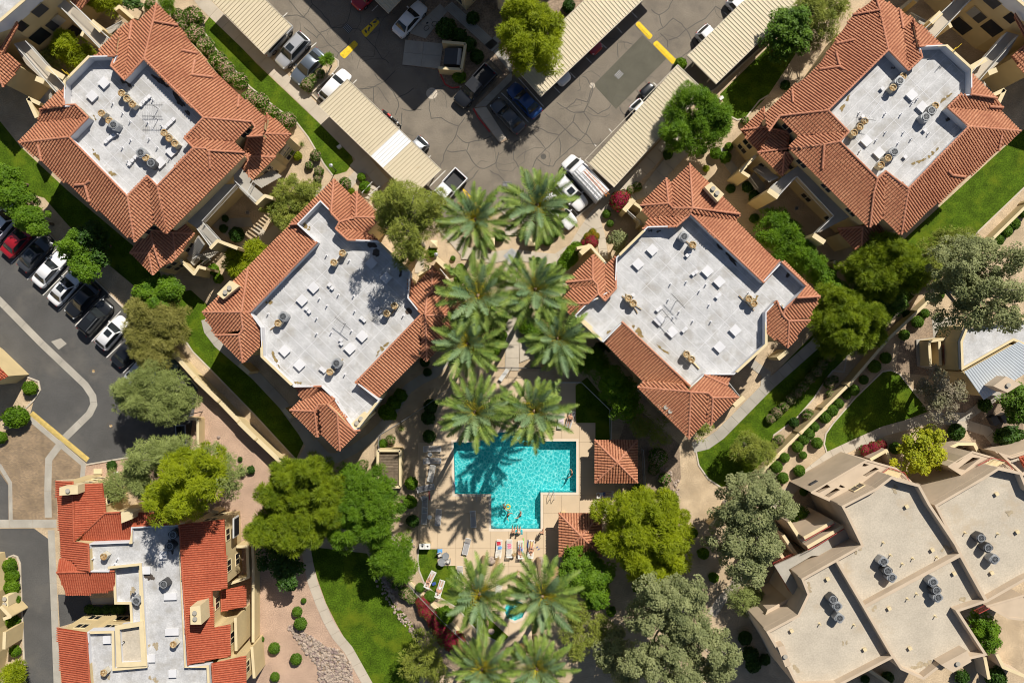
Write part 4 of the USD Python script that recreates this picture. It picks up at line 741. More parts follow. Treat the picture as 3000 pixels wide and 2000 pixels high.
# --- neighbours cut by the frame, joined by bridges
def neighbour(label, mir):
    f = (lambda p: (3025 - p[0], p[1] - 25)) if mir else (lambda p: p)
    n = thing('apartment_building', label, 'building')
    top = [f(p) for p in [(-330, 170), (0, 59), (69, 0), (260, -190), (-100, -500), (-600, 0)]]
    z = 9.9; P = fix(W2(top, z))
    a, c = np.array(W(*f((-60, 110)), z)[:2]), np.array(W(*f((69, 0)), z)[:2])
    obj('wall', slab(P.buffer(.1), -.3, 8.7), M['wall'], n); flat_roof(n, P, z, 8.8)
    obj('wall', slab(P.buffer(.09).difference(P.buffer(-.2)), 8.705, 9.8), M['wall'], n)
    e = (c - a) / np.linalg.norm(c - a); nn = np.array([e[1], -e[0]]); nn = nn if nn @ (-a) > 0 else -nn; ang = math.atan2(e[1], e[0])
    def win(px, zc, w, h, mat):
        q = W(*f(px), zc)[:2]; q = q + nn * ((a - q) @ nn + .12)
        fr = obj('window', bx(q[0], q[1], zc, w + .12, .06, h + .12, ang), M['wall'], n); obj('pane', bx(q[0] + nn[0] * .02, q[1] + nn[1] * .02, zc, w, .06, h, ang), M[mat], fr)
    for px, zc, w, h, mat in (((113, 26), 7.4, 1.5, 1.4, 'screen'), ((150, 72), 4.4, .95, 1.6, 'screen'), ((168, 55), 4.4, .95, 1.6, 'greymetal'), ((64, 78), 7.4, 1.1, 1.4, 'glassdark'), ((118, 107), 4.4, 1.9, 2., 'glassdark'), ((200, 90), 1.4, 2.1, 2., 'glassdark')): win(px, zc, w, h, mat)
    for zz, sp in ((6.0, [('SE', [(95, 27), (118, 12), (128, 0), (96, 0)]), ('SW', [(95, 27), (96, 0), (90, 5)])]), (5.7, [('SW', [(262, 0), (235, 30), (207, 0), (210, -10)]), ('SE', [(210, 0), (207, 0), (235, 30)])]), (6.9, [('SW', [(0, 140), (50, 62), (53, 75), (0, 180), (-40, 170)])]), (6.7, [('SE', [(10, 256), (62, 190), (0, 140), (-30, 150)]), ('SW', [(10, 256), (-20, 150), (-240, -20), (-240, 16)])])):
        L = place_planes([(({'SE': 'SW', 'SW': 'SE', 'NE': 'NW', 'NW': 'NE'}[k] if mir else k), [f(p) for p in px]) for k, px in sp], None, 9, zz, .34)
        tiled_roof(L, n, None, 0, singles=60)
    lw = fix(W2([f(p) for p in [(-260, 60), (-80, 120), (0, 140), (60, 192), (8, 252), (-90, 156), (-260, 0)]], 6.6)).buffer(-.2); obj('wall', slab(lw, -.2, 6.5), M['wall'], n)
    for dk in ([(165, 18), (190, 0), (232, 32), (322, 115), (292, 142), (222, 62), (178, 26)], [(40, 128), (76, 118), (190, 252), (168, 275), (76, 188)]):
        L = [f(p) for p in dk]; deckslab(n, L, 5.9, mat='concrete', name='bridge')
    for rl in ([(180, 24), (292, 142)], [(205, 4), (318, 112)], [(42, 130), (167, 274)], [(74, 120), (189, 250)]): railing(n, [f(p) for p in rl], 5.9)
    for w_ in ([(238, 98), (246, 102)], [(268, 62), (298, 92)], [(105, 230), (130, 240)], [(136, 198), (188, 228)]): wallstrip(n, [f(p) for p in w_], 6.9, .5)
    wallstrip(n, [f(p) for p in [(82, 288), (108, 345)]], 6.6, .35); wallstrip(n, [f(p) for p in [(82, 288), (118, 305)]], 6.6, .35); wallstrip(n, [f(p) for p in [(336, 30), (350, 20), (392, 56)]], 3.4, .3)
    railing(n, [f(p) for p in [(300, 92), (356, 62)]], 3); stairs(n, f((150, 275)), f((112, 320)), .3, 5.5, 1.2); stairs(n, f((312, 100)), f((345, 70)), 1, 5.5, 1.2)
neighbour('cream stucco building cut by the top left corner, dark windows, two footbridges', False)
neighbour('cream stucco building cut by the top right corner, dark windows, two footbridges', True)
n3 = thing('apartment_building', 'cream building at the top centre edge with dark ground floor openings behind the bicycle', 'building')
c0 = W(1366, 32)[:2]
P3 = Polygon([c0, c0 + np.array([_q, _q]) * 4.2, c0 + np.array([_q, _q]) * 4.2 + np.array([_q, -_q]) * 2, c0 + np.array([_q, _q]) * 26 + np.array([_q, -_q]) * 2, c0 + np.array([_q, _q]) * 26 + np.array([-_q, _q]) * 30, c0 + np.array([-_q, _q]) * 30])
obj('wall', slab(P3, -.2, 13.2), M['wall'], n3); obj('coping', slab(P3.buffer(.25), 13.2, 13.5), M['coping'], n3); windows(n3, P3, (1.6, 4.7, 7.8), spacing=2.9, w=2.0, h=1.9)
q = W(1478, 28)[:2]; obj('porch_pier', bx(q[0], q[1], 1.6, 1.0, 1.2, 3.2, .78), M['coping'], n3)
# --- pavilions by the pool
def pavilion(label, x0, y0, x1, y1, cx, cy):
    b = thing('pool_pavilion', label, 'pavilion'); ze = 2.9
    sp = [('N', [(x0, y0), (x1, y0), (cx, cy)]), ('E', [(x1, y0), (x1, y1), (cx, cy)]), ('S', [(x1, y1), (x0, y1), (cx, cy)]), ('W', [(x0, y1), (x0, y0), (cx, cy)])]
    P = [Plane(f, px, .45) for f, px in sp]
    for p in P: p.place(W(*(p.px[0]), ze)[:2], ze)
    U = unary_union([p.poly.buffer(.02) for p in P])
    tiled_roof(P, b, None, 0, singles=300, ds=.31, dt=.36, r=.125)
    e = U.minimum_rotated_rectangle.buffer(-.7, join_style='mitre'); c = np.array(e.exterior.coords)[:4]
    for x, y in c: obj('post', cat_([bx(x, y, 1.4, .35, .35, 2.8), bx(x, y, .15, .5, .5, .3)]), M['wall'], b)
    obj('beam', slab(e.buffer(.15, join_style='mitre').difference(e.buffer(-.15, join_style='mitre')), 2.55, 2.85), M['wall'], b)
pavilion('square terracotta tiled pavilion at the right side of the pool', 1742, 1288, 1868, 1414, 1808, 1354)
pavilion('square terracotta tiled pavilion below the pool, next to the round citrus tree', 1637, 1502, 1763, 1629, 1703, 1570)
# --- orange roofed house, lower left
L1 = thing('townhouse', 'lower left townhouse with bright orange tile roofs around a white flat roof', 'building')
spO = [('W', [(163, 1409), (214, 1409), (217, 1586), (259, 1592), (263, 1673), (232, 1671), (208, 1637), (180, 1640)]), ('E', [(217, 1418), (300, 1415), (310, 1500), (219, 1585)]), ('S', [(308, 1502), (355, 1500), (388, 1532), (384, 1585), (219, 1588)]), ('N', [(172, 1639), (209, 1637), (233, 1672), (167, 1675)]), ('S', [(167, 1676), (335, 1672), (336, 1729), (260, 1740), (195, 1743)]),
 ('W', [(167, 1838), (254, 1852), (265, 2015), (182, 2015)]), ('N', [(393, 1500), (523, 1500), (523, 1535), (388, 1540)])]
spE = [('E', [(526, 1536), (657, 1520), (666, 1722), (622, 1730), (626, 1838), (673, 1828), (676, 1920), (552, 1946)]), ('E', [(622, 1942), (719, 1920), (722, 2015), (626, 2015)])]
PO = []
for f, px in spO + spE:
    p = Plane(f, px, .3); dd = np.array([p.d[0], -p.d[1]]); ez = 5.6 if f != 'N' else 6.0
    q = max(px, key=lambda q: np.dot(q, dd)); p.place(W(*q, ez)[:2], ez); PO.append(p)
UO = unary_union([p.poly.buffer(.02) for p in PO] + [fix(W2([(386, 1547), (523, 1541), (542, 1953), (626, 1953), (626, 2015), (265, 2015), (258, 1854), (331, 1852), (345, 1842), (413, 1834), (413, 1650), (318, 1660), (263, 1672), (262, 1595), (386, 1590)], 6.6))]).buffer(.1).buffer(-.1)
bO = UO.buffer(-.35, join_style='mitre'); obj('wall', slab(bO, -.3, 5.35), M['wall'], L1)
tiled_roof(PO, L1, bO, 5.352, mat='otile', under='otileunder', ridge='otile', capr=.11, ds=.24, dt=.32, r=.085, lift=.03)
windows(L1, bO, (1.5, 4.1), spacing=3)
flat_roof(L1, [(386, 1547), (523, 1541), (542, 1953), (607, 1953), (610, 2015), (265, 2015), (258, 1854), (329, 1852), (331, 1962), (430, 1953), (413, 1650), (318, 1660), (316, 1672), (263, 1672), (262, 1595), (386, 1590)], 6.75, 6.2, unary_union([p.poly for p in PO]))
flat_roof(L1, [(336, 1668), (408, 1656), (413, 1835), (388, 1833), (385, 1764), (340, 1764)], 5.9, 5.45); flat_roof(L1, [(347, 1840), (411, 1830), (418, 1940), (353, 1943)], 6.9, 6.25, roof='roofbeige', cw=.5)
obj('wall', slab(fix(W2([(329, 1850), (346, 1838), (412, 1830), (430, 1953), (331, 1962)], 6.6)).buffer(-.12), 5.4, 6.24), M['wall'], L1)
obj('wall', slab(fix(W2([(336, 1668), (408, 1656), (413, 1835), (388, 1833), (385, 1764), (340, 1764)], 5.4)), 0, 5.3), M['wall'], L1)
p = Plane('E', [(648, 1730), (717, 1713), (722, 1775), (650, 1790)], .25); p.place(W(720, 1740, 3.)[:2], 3.); tiled_roof([p], L1, p.poly.buffer(-.3), 2.6, mat='otile', under='otileunder', ridge='otile', capr=.1, singles=0, ds=.24, dt=.32, r=.085, lift=.03)
chimney(L1, T(0, 3, (1745, 870), (1840, 855), (1850, 1030), (1750, 1030)), 5.6, 8.6); chimney(L1, T(0, 2, (545, 1340), (715, 1320), (715, 1400), (545, 1415)), 5.4, 7.6, 1); chimney(L1, T(0, 3, (1110, 0), (1220, 0), (1215, 60), (1115, 100)), 5.4, 7.4, 0)
for px, z in (([(693, 1600), (724, 1600), (728, 1690), (668, 1710)], 2.2), ([(665, 1600), (668, 1700)], 2.2), ([(690, 1808), (692, 1905)], 4.8), ([(738, 1570), (742, 1640), (742, 1880)], 2.0), ([(738, 1893), (745, 1985)], 3.5), ([(620, 1495), (640, 1500)], 2)): wallstrip(L1, px, z, .25)
for px in (T(0, 3, (2170, 30), (2180, 230)),):
    q = W(*px[0], 4.2); r = W(*px[1], 4.2); c = (q + r) / 2; f = obj('window', bx(c[0] - .1, c[1], 4.2, .12, 2.2, 1.6), M['rail'], L1); obj('pane', bx(c[0] - .03, c[1], 4.2, .1, 1.9, 1.3), M['glassdark'], f)
# carport roof sloping ground court behind the house
area('courtyard', 'asphalt2', .011, [(170, 1740), (260, 1740), (270, 1770), (385, 1768), (385, 1835), (260, 1810), (175, 1835)]); area('courtyard', 'greyconc', .016, [(268, 1752), (335, 1748), (385, 1766), (270, 1768)])
L0 = thing('townhouse', 'cream house corner with orange tiles at the left edge by the drive', 'building')
b0 = fix(W2([(-160, 960), (-70, 1025), (10, 1102), (-27, 1128), (-160, 1128)], 4.6)); obj('wall', slab(b0, 0, 4.6), M['wall'], L0); flat_roof(L0, b0.buffer(-.25, join_style='mitre'), 5.0, 4.62, roof='roofbeige', inner='wall')
p = Plane('SE', [(-40, 1070), (0, 1078), (23, 1102), (-40, 1135)], .3); p.place(W(23, 1102, 5.1)[:2], 5.1); tiled_roof([p], L0, None, 0, mat='otile', under='otileunder', ridge='otile', singles=0, ds=.24, dt=.32, r=.085)
L2 = thing('townhouse', 'cream house with white roof vents at the lower left edge behind the clipped hedge', 'building')
b2 = fix(W2([(-180, 1655), (-82, 1655), (-76, 1700), (-62, 1760), (-74, 1880), (-70, 1950), (-85, 2030), (-180, 2030)], 5.5)); obj('wall', slab(b2, 0, 5.5), M['wall'], L2); flat_roof(L2, b2.buffer(-.25, join_style='mitre'), 5.9, 5.52, roof='roofbeige', inner='wall'); chimney(L2, [(8, 1745), (24, 1745), (24, 1775), (8, 1775)], 0, 2.4)
for px, z in (([(2, 1775), (30, 1805), (10, 1812)], 3.0), ([(14, 1850), (12, 1900)], 3.2)): wallstrip(L2, px, z, .3)
# --- beige apartment block, lower right
R1 = thing('apartment_building', 'large beige flat roofed apartment block in the lower right corner with stepped parapets', 'building')
Z1 = 9.6
TR = lambda *p: T(3, 3, *p)
ZR = lambda *p: R5(2550, 1300, *p)
BLK = [ZR((-418, 957), (95, 690), (330, 510), (405, 550), (745, 640), (900, 925), (1330, 1568)) + TR((1770, 385), (885, 865), (630, 440), (870, 305), (720, 0)),
       ZR((1010, 945), (1740, 520), (1960, 380), (2300, 450), (2400, 700)) + [(3120, 1500), (3120, 1640)] + TR((2352, 620), (2010, 815), (1770, 385)),
       TR((320, 615), (630, 440), (885, 870), (1150, 1325), (640, 1590), (280, 1600), (200, 1440), (0, 1100), (280, 950), (375, 755)),
       TR((885, 870), (1770, 395), (2005, 815), (1740, 905), (2000, 1305), (1590, 1400), (1430, 1525), (1225, 1435), (1150, 1322))]
Ub = unary_union([fix(W2(px, Z1)).buffer(.02) for px in BLK]); obj('wall', slab(Ub.buffer(.12, join_style='mitre'), -.3, 8.6), M['beige'], R1)
for i, px in enumerate(BLK):
    P = fix(W2(px, Z1)); obj('flat_roof', sheet(P.buffer(-.14, join_style='mitre'), 8.64 + .004 * i), M['roofbeige'], R1)
rings = unary_union([fix(W2(px, Z1)).buffer(.13, join_style='mitre').difference(fix(W2(px, Z1)).buffer(-.14, join_style='mitre')) for px in BLK]); obj('parapet', slab(rings, 8.605, Z1), M['beige'], R1)
windows(R1, Ub, (1.6, 4.5, 7.2), spacing=4.2)
WELL = [T(3, 2, (435, 1380), (540, 1310), (575, 1335), (470, 1390)), T(3, 2, (515, 1420), (625, 1345), (665, 1360), (560, 1430)), T(3, 2, (600, 1455), (715, 1385), (755, 1400), (640, 1470)), T(3, 2, (870, 1230), (985, 1155), (1020, 1170), (905, 1240)), T(3, 2, (985, 1275), (1050, 1215), (1130, 1160), (1215, 1190), (1195, 1230), (1060, 1295)), T(3, 2, (650, 1335), (665, 1315), (710, 1335), (690, 1345)), T(3, 2, (740, 1370), (750, 1350), (800, 1370), (775, 1385)), T(3, 2, (865, 1145), (880, 1120), (930, 1130), (895, 1150)), T(3, 2, (1740, 1170), (1880, 1065), (1950, 1070), (1810, 1180)), T(3, 2, (1680, 1110), (1730, 1025), (1820, 1045), (1740, 1110)), T(3, 2, (1890, 1210), (2060, 1080), (2180, 1100), (2190, 1140), (1980, 1220)), TR((140, 600), (190, 520), (310, 650), (310, 690), (230, 750))]
for px, z in ((TR((205, 790), (370, 755), (280, 955), (0, 1100), (-60, 1040), (0, 900)), 6.2), (T(3, 2, (400, 1385), (905, 1090), (1175, 1165), (1310, 1285), (1180, 1262), (1040, 1370), (690, 1515)), 6.6), (ZR((1200, 340), (1560, 120), (1870, 210), (2180, 390), (1960, 385), (1740, 515), (1640, 420), (1580, 440), (1400, 470)), 6.6), (TR((2010, 860), (2352, 760), (2500, 1000), (2210, 970)), 6.5)):
    P = fix(W2(px, z)); Wl = unary_union([fix(W2(w, z)) for w in WELL]).intersection(P); obj('wall', slab(P.difference(Wl), -.2, z), M['beige'], R1); obj('coping', slab(P.buffer(.1).difference(P.buffer(-.12)).difference(Wl), z + .002, z + .06), M['beige'], R1)
    for g in polys(Wl):
        if g.area > .1:
            obj('terrace_floor', slab(g.buffer(.02), z - 2.6, z - 2.5), M['greyconc'], R1); c = np.array(g.minimum_rotated_rectangle.exterior.coords)[:4]; m = c.mean(0); obj('terrace_screen', bx(m[0], m[1], z - 2.2, .9, .7, .6, .5), M['screen'], R1)
for px, z in ((TR((0, 215), (140, 420)), 5), (TR((140, 210), (265, 395)), 5), (TR((190, 80), (360, 340)), 6), (TR((360, 320), (690, 130)), 7.7), (TR((330, 235), (600, 85)), 7.4), (ZR((0, 240), (240, 100), (360, 350)), 2.2), (ZR((1160, 90), (1340, 0), (1590, 0), (1660, 140)), 2.2), (TR((930, 1450), (1150, 1600)), 1.8), (TR((1990, 1330), (2030, 1530)), 2.2), (TR((2100, 1300), (2160, 1420), (2352, 1500)), 2.4)): wallstrip(R1, px, z, .3, mat='beige')
for px, z in ((TR((70, 490), (265, 395)), 5.2), (TR((70, 490), (160, 640), (220, 750)), 5.2), (TR((370, 345), (470, 295), (700, 150)), 6.9), (TR((340, 260), (610, 105)), 6.6), (ZR((165, 460), (290, 370), (525, 440), (600, 570)), 6.0), (ZR((1650, 330), (1870, 210), (2090, 265), (2180, 390)), 6.0), (TR((1940, 930), (2040, 880)), 6)): railing(R1, px, z, mat='redrail')
deckslab(R1, TR((60, 490), (270, 395), (400, 330), (710, 150), (800, 290), (600, 390), (400, 400), (190, 525), (310, 720), (225, 755)), 6.85, name='landing'); deckslab(R1, TR((290, 250), (600, 90), (690, 140), (360, 320)), 6.5, name='landing')
for base in (ZR((180, 450), (290, 375), (480, 440), (420, 520)), ZR((1680, 330), (1870, 225), (2060, 280), (1900, 350))):
    q = np.array(W2(base, 6.8))
    for i in range(7):
        a, c = q[0] + (q[1] - q[0]) * (i + .5) / 7, q[3] + (q[2] - q[3]) * (i + .5) / 7; obj('pergola_slat', tube([[*a, 6.9], [*c, 6.9]], .06, 4), M['coping'], R1)
for a, c, z0, z1 in ((TR((60, 290))[0], TR((190, 430))[0], .3, 4.6), (TR((215, 250))[0], TR((320, 370))[0], .3, 4.6)): stairs(R1, c, a, z0, z1, 1.3, 'rust', 10)
chimney(R1, TR((90, 1240), (150, 1220), (210, 1400), (160, 1420)), 6, 9.9, 1, 'beige'); chimney(R1, TR((1590, 1400), (1830, 1270), (1870, 1370), (1700, 1470)), 6, 10.1, 1, 'beige')
def blots(b, z, items):
    for u, v, r, e, a, k in items:
        c = W(u, v, z); th = np.linspace(0, 2 * math.pi, 30)[:-1]
        for i in range(4):
            f = 1 + .25 * np.sin(2 * th + rng.uniform(0, 6)) + .18 * np.sin(3 * th + rng.uniform(0, 6)) + .1 * np.sin(6 * th); t = rng.uniform(-1, 1) * r * .8
            g = fix(np.c_[np.cos(th) * f * r * .35 + t, np.sin(th) * f * r * e + rng.normal(0, r * e)]); g = affinity.translate(affinity.rotate(g, a, origin=(0, 0)), c[0], c[1])
            for q in polys(g): obj('stain', sheet(q, z + .014 + .002 * i), M[k], b)
M['dust'] = pm('brown_roof_dust', (.34, .28, .19), .15, 2, .15, 8)
blots(R1, 8.656, [(2330, 1955, 1.1, .2, -50, 'dust'), (2280, 1890, .5, .4, 20, 'dust'), (2812, 1770, .9, .3, 55, 'dust'), (2690, 1950, .8, .25, 10, 'dust'), (2726, 1945, .5, .4, 0, 'dust'), (2612, 1425, .6, .35, 0, 'dust'), (2515, 1612, .5, .3, 40, 'dust'), (2370, 1720, .4, .5, 40, 'dust'), (2770, 1605, .6, .25, 25, 'dust'), (2560, 1780, .3, .6, 0, 'dust'), (2475, 1880, .3, .5, 0, 'dust'), (2960, 1500, .5, .4, 20, 'dust')])
blots(L1, 6.2, [(450, 1900, .7, .3, 20, 'dust'), (432, 1687, .7, .4, -10, 'blackstain'), (505, 1598, .5, .5, 0, 'blackstain'), (390, 1730, .4, .6, 0, 'dust'), (448, 1990, .5, .4, 0, 'dust'), (310, 1975, .5, .5, 30, 'dust')])
R2 = thing('townhouse', 'cream house at the right edge with pale blue metal roof and white flat roof', 'building')
rp = [(2815, 1088), (2970, 1000), (3060, 1040), (3060, 1060), (2890, 1172)]
P2 = fix(W2(rp, 5.6)); obj('wall', slab(P2.buffer(-.3), -.2, 5.2), M['wall'], R2)
q = np.array(W2([(2815, 1088), (2975, 1000), (3080, 1052), (2890, 1172)], 5.8))
for i in range(26):
    f = lambda s, t: np.append((q[0] * (1 - s) + q[1] * s) * (1 - t) + (q[3] * (1 - s) + q[2] * s) * t, 6.4 - t * 1.1)
    s0, s1 = i / 26 + .0015, (i + 1) / 26 - .0015; c = [f(s0, 0), f(s1, 0), f(s1, 1), f(s0, 1)]; dz = np.array([0, 0, .05]); V = c + [x - dz for x in c] + [f(s0 + .006, 0) + dz * .4, f(s0 + .006, 1) + dz * .4]
    F = [[0, 1, 2], [0, 2, 3], [4, 6, 5], [4, 7, 6], [0, 4, 5], [0, 5, 1], [1, 5, 6], [1, 6, 2], [2, 6, 7], [2, 7, 3], [3, 7, 4], [3, 4, 0], [0, 8, 9], [0, 9, 3], [8, 1, 2], [8, 2, 9]]
    raw('roof_panel', V, F, M['bluemetal'], R2)
chimney(R2, T(3, 2, (2070, 410), (2190, 320), (2330, 390), (2200, 470)), 4, 7.4, 1, 'beige')
obj('wall', slab(fix(W2([(2725, 995), (2800, 985), (2815, 1088), (2795, 1090), (2730, 1075)], 3.2)), 0, .25), M['greyconc'], R2)
b5 = fix(W2([(2812, 1000), (2815, 1085), (2968, 998), (3060, 1038), (3060, 925), (2830, 955)], 5.2)); obj('wall', slab(b5, -.2, 4.7), M['wall'], R2); flat_roof(R2, b5.buffer(-.2, join_style='mitre'), 5.3, 4.75)
for px in ([(2722, 1000), (2812, 985)], [(2722, 1000), (2726, 1072)], [(2752, 1000), (2755, 1070)]): wallstrip(R2, px, 2.2, .25)
railing(R2, [(2765, 1010), (2766, 1068)], 1, mat='redrail')
R3 = thing('townhouse', 'beige house with red tiles and small balconies cut by the right edge', 'building')
b6 = fix(W2([(2918, 1322), (2960, 1335), (3100, 1290), (3100, 1420), (2990, 1390)], 5.4)); obj('wall', slab(b6, -.2, 5.2), M['beige'], R3); flat_roof(R3, b6.buffer(-.2), 5.6, 5.22, roof='roofbeige', inner='beige', cop='beige')
p = Plane('SE', [(2985, 1340), (3060, 1320), (3060, 1380), (3000, 1370)], .3); p.place(W(3000, 1370, 5.9)[:2], 5.9); tiled_roof([p], R3, None, 0, mat='otile', under='otileunder', ridge='otile', singles=0)
# --- carports
def carport(label, px, spacing=.38, zt=2.62, new=None, ex=()):
    c = thing('carport', label, 'carport', group=None); q = np.array(W2(px, zt))   # px: a, b (short side a-b), c, d
    L = np.linalg.norm(q[2] - q[1]); n = int(L / spacing); t = (q[2] - q[1]) / L; s = (q[1] - q[0]); wd = np.linalg.norm(s); s = s / wd
    for i in range(n):
        u0, u1 = L * i / n + .006, L * (i + 1) / n - .006
        f = lambda u, v, z: np.array([*(q[0] + t * u + s * v), z])
        prof = [(u0, 0), (u0 + .02, .05), (u0 + .05, .05), (u0 + .07, .008), (u0 + .2, .0), (u1, .0)]
        V = [f(u, v, zt + h) for v in (0, wd) for u, h in prof] + [f(u, v, zt - .03) for v in (0, wd) for u in (u0, u1)]
        k = 6; F = [[j, j + 1, j + 7] for j in range(5)] + [[j, j + 7, j + 6] for j in range(5)] + [[12, 15, 13], [12, 14, 15], [0, 6, 14], [0, 14, 12], [5, 13, 15], [5, 15, 11]] + [[j, 12, j + 1] for j in range(5)] + [[5, 12, 13]] + [[j + 6, j + 7, 14] for j in range(5)] + [[11, 15, 14]]
        mt = 'carportnew' if new and new[0] <= i / n <= new[1] else 'carport'
        raw('roof_panel', V, F, M[mt], c, **({'label': 'newer white roof panel'} if mt == 'carportnew' else {}))
    P = Polygon(q); obj('fascia', slab(P.buffer(.06, join_style='mitre').difference(P.buffer(.004)), zt - .16, zt + .05), M['steel'], c)
    m = max(2, int(L / 5.4) + 1)
    for i in range(m):
        u = .5 + (L - 1) * i / (m - 1)
        a = q[0] + t * u + s * wd * .5; e0, e1 = q[0] + t * u + s * .15, q[0] + t * u + s * (wd - .15)
        obj('beam', tube([[*e0, zt - .12], [*e1, zt - .12]], .07, 4), M['steel'], c)
        for v in (.22, .78):
            b = q[0] + t * u + s * wd * v; obj('post', bx(b[0], b[1], zt / 2 - .06, .12, .12, zt - .12), M['steel'], c)
carport('tan ribbed carport roof at the top left sheltering a parked silver car', [(774, 158), (854, 77), (700, -80), (620, 4)])
carport('long tan carport roof with one new white panel section', [(935, 311), (1018, 233), (1292, 497), (1209, 575)], new=(.53, .66))
carport('small tan carport end showing at the top edge above the white sedan', [(1137, 37), (1057, -43), (1150, -140), (1230, -60)])
carport('tan carport roof partly under the big feathery tree at the top centre', [(1508, 196), (1585, 282), (1935, -50), (1858, -136)])
carport('tan carport roof in the centre right beside the white ladder van', [(1985, 191), (2058, 261), (1799, 547), (1715, 469)])
carport('tan carport roof at the upper right beside the shaded lawn', [(2015, 163), (2098, 245), (2360, -10), (2277, -92)])
# ------------------------------------------------------------------ roof equipment
def ac_proto(kind):
    r = thing('air_conditioner', '-', 'air conditioner', (0, 0, -60))
    if kind == 'rusty':
        obj('casing', cat_([bx(0, 0, .4, .62, .62, .7), cyl(0, 0, .72, .8, .36, 14)]), M['acbody'], r)
        obj('ring', lathe([[.26, .78], [.36, .78], [.38, .9], [.3, .93], [.26, .9], [.26, .78]], 16), M['rust'], r); obj('fan', cat_([cyl(0, 0, .8, .81, .27, 14)] + [bx(.1 * math.cos(a), .1 * math.sin(a), .83, .22, .09, .015, a, 0, .4) for a in (0, 2.1, 4.2)]), M['rust'], r)
    else:
        m = trimesh.creation.box([.92, .92, .85]); h = m3.Manifold.hull_points(np.array([[x * (.46 - a), y * (.46 - b), z] for x in (-1, 1) for y in (-1, 1) for z in (.05, .95) for a, b in ((0, .16), (.16, 0))]))
        obj('casing', h, M['darkmetal'] if kind == 'dark' else M['greymetal'], r)
        obj('shroud', lathe([[.33, .94], [.4, .94], [.4, 1.03], [.33, 1.03], [.33, .94]], 18), M['greymetal'], r)
        obj('fan', cat_([cyl(0, 0, .952, .956, .33, 16), cyl(0, 0, .96, 1.0, .1, 10)] + [bx(.17 * math.cos(a), .17 * math.sin(a), .975, .26, .12, .015, a, 0, .4) for a in (0, 1.57, 3.14, 4.71)]), M['glassdark'], r)
        obj('grille', cat_([lathe([[q, 1.02], [q + .012, 1.02], [q + .012, 1.032], [q, 1.032], [q, 1.02]], 18) for q in (.12, .2, .28)] + [bx(0, 0, 1.026, .7, .014, .01, a) for a in (0, .785, 1.57, 2.36)]), M['greymetal'], r)
    obj('feet', cat_([bx(x, y, .03, .1, .1, .08) for x in (-.25, .25) for y in (-.25, .25)]), M['darkmetal'], r)
    return r
PROTO = {}
def put(key, maker, name, label, cat, loc, rz=0, group=None, scale=None):
    """the first of a kind is moved into place itself, the rest refer to it"""
    if key not in PROTO:
        p = maker(); PROTO[key] = p; g = p.GetPrim() if hasattr(p, 'GetPrim') else p
        g.GetAttribute('xformOp:translate').Set(Gf.Vec3d(*map(float, loc))); g.GetAttribute('xformOp:rotateZ').Set(math.degrees(rz))
        if scale is not None: UsdGeom.Xformable(g).AddScaleOp().Set(Gf.Vec3f(*(scale if np.ndim(scale) else (scale,) * 3)))
        return tag(g, label, cat, group)
    src = PROTO[key]
    p = UsdGeom.Xform.Define(stage, path_for(name)); g = p.GetPrim()
    g.GetReferences().AddInternalReference(src.GetPath())
    p.ClearXformOpOrder(); g.SetInstanceable(True)
    p.AddTranslateOp().Set(Gf.Vec3d(*map(float, loc))); p.AddRotateZOp().Set(math.degrees(rz)); p.AddScaleOp().Set(Gf.Vec3f(*(scale if np.ndim(scale) else (scale if scale is not None else 1.,) * 3)))
    return tag(g, label, cat, group)
KIND = {'r': 'rusty', 'g': 'grey', 'd': 'dark'}; KTXT = {'r': 'rusty round', 'g': 'square grey', 'd': 'dark square'}
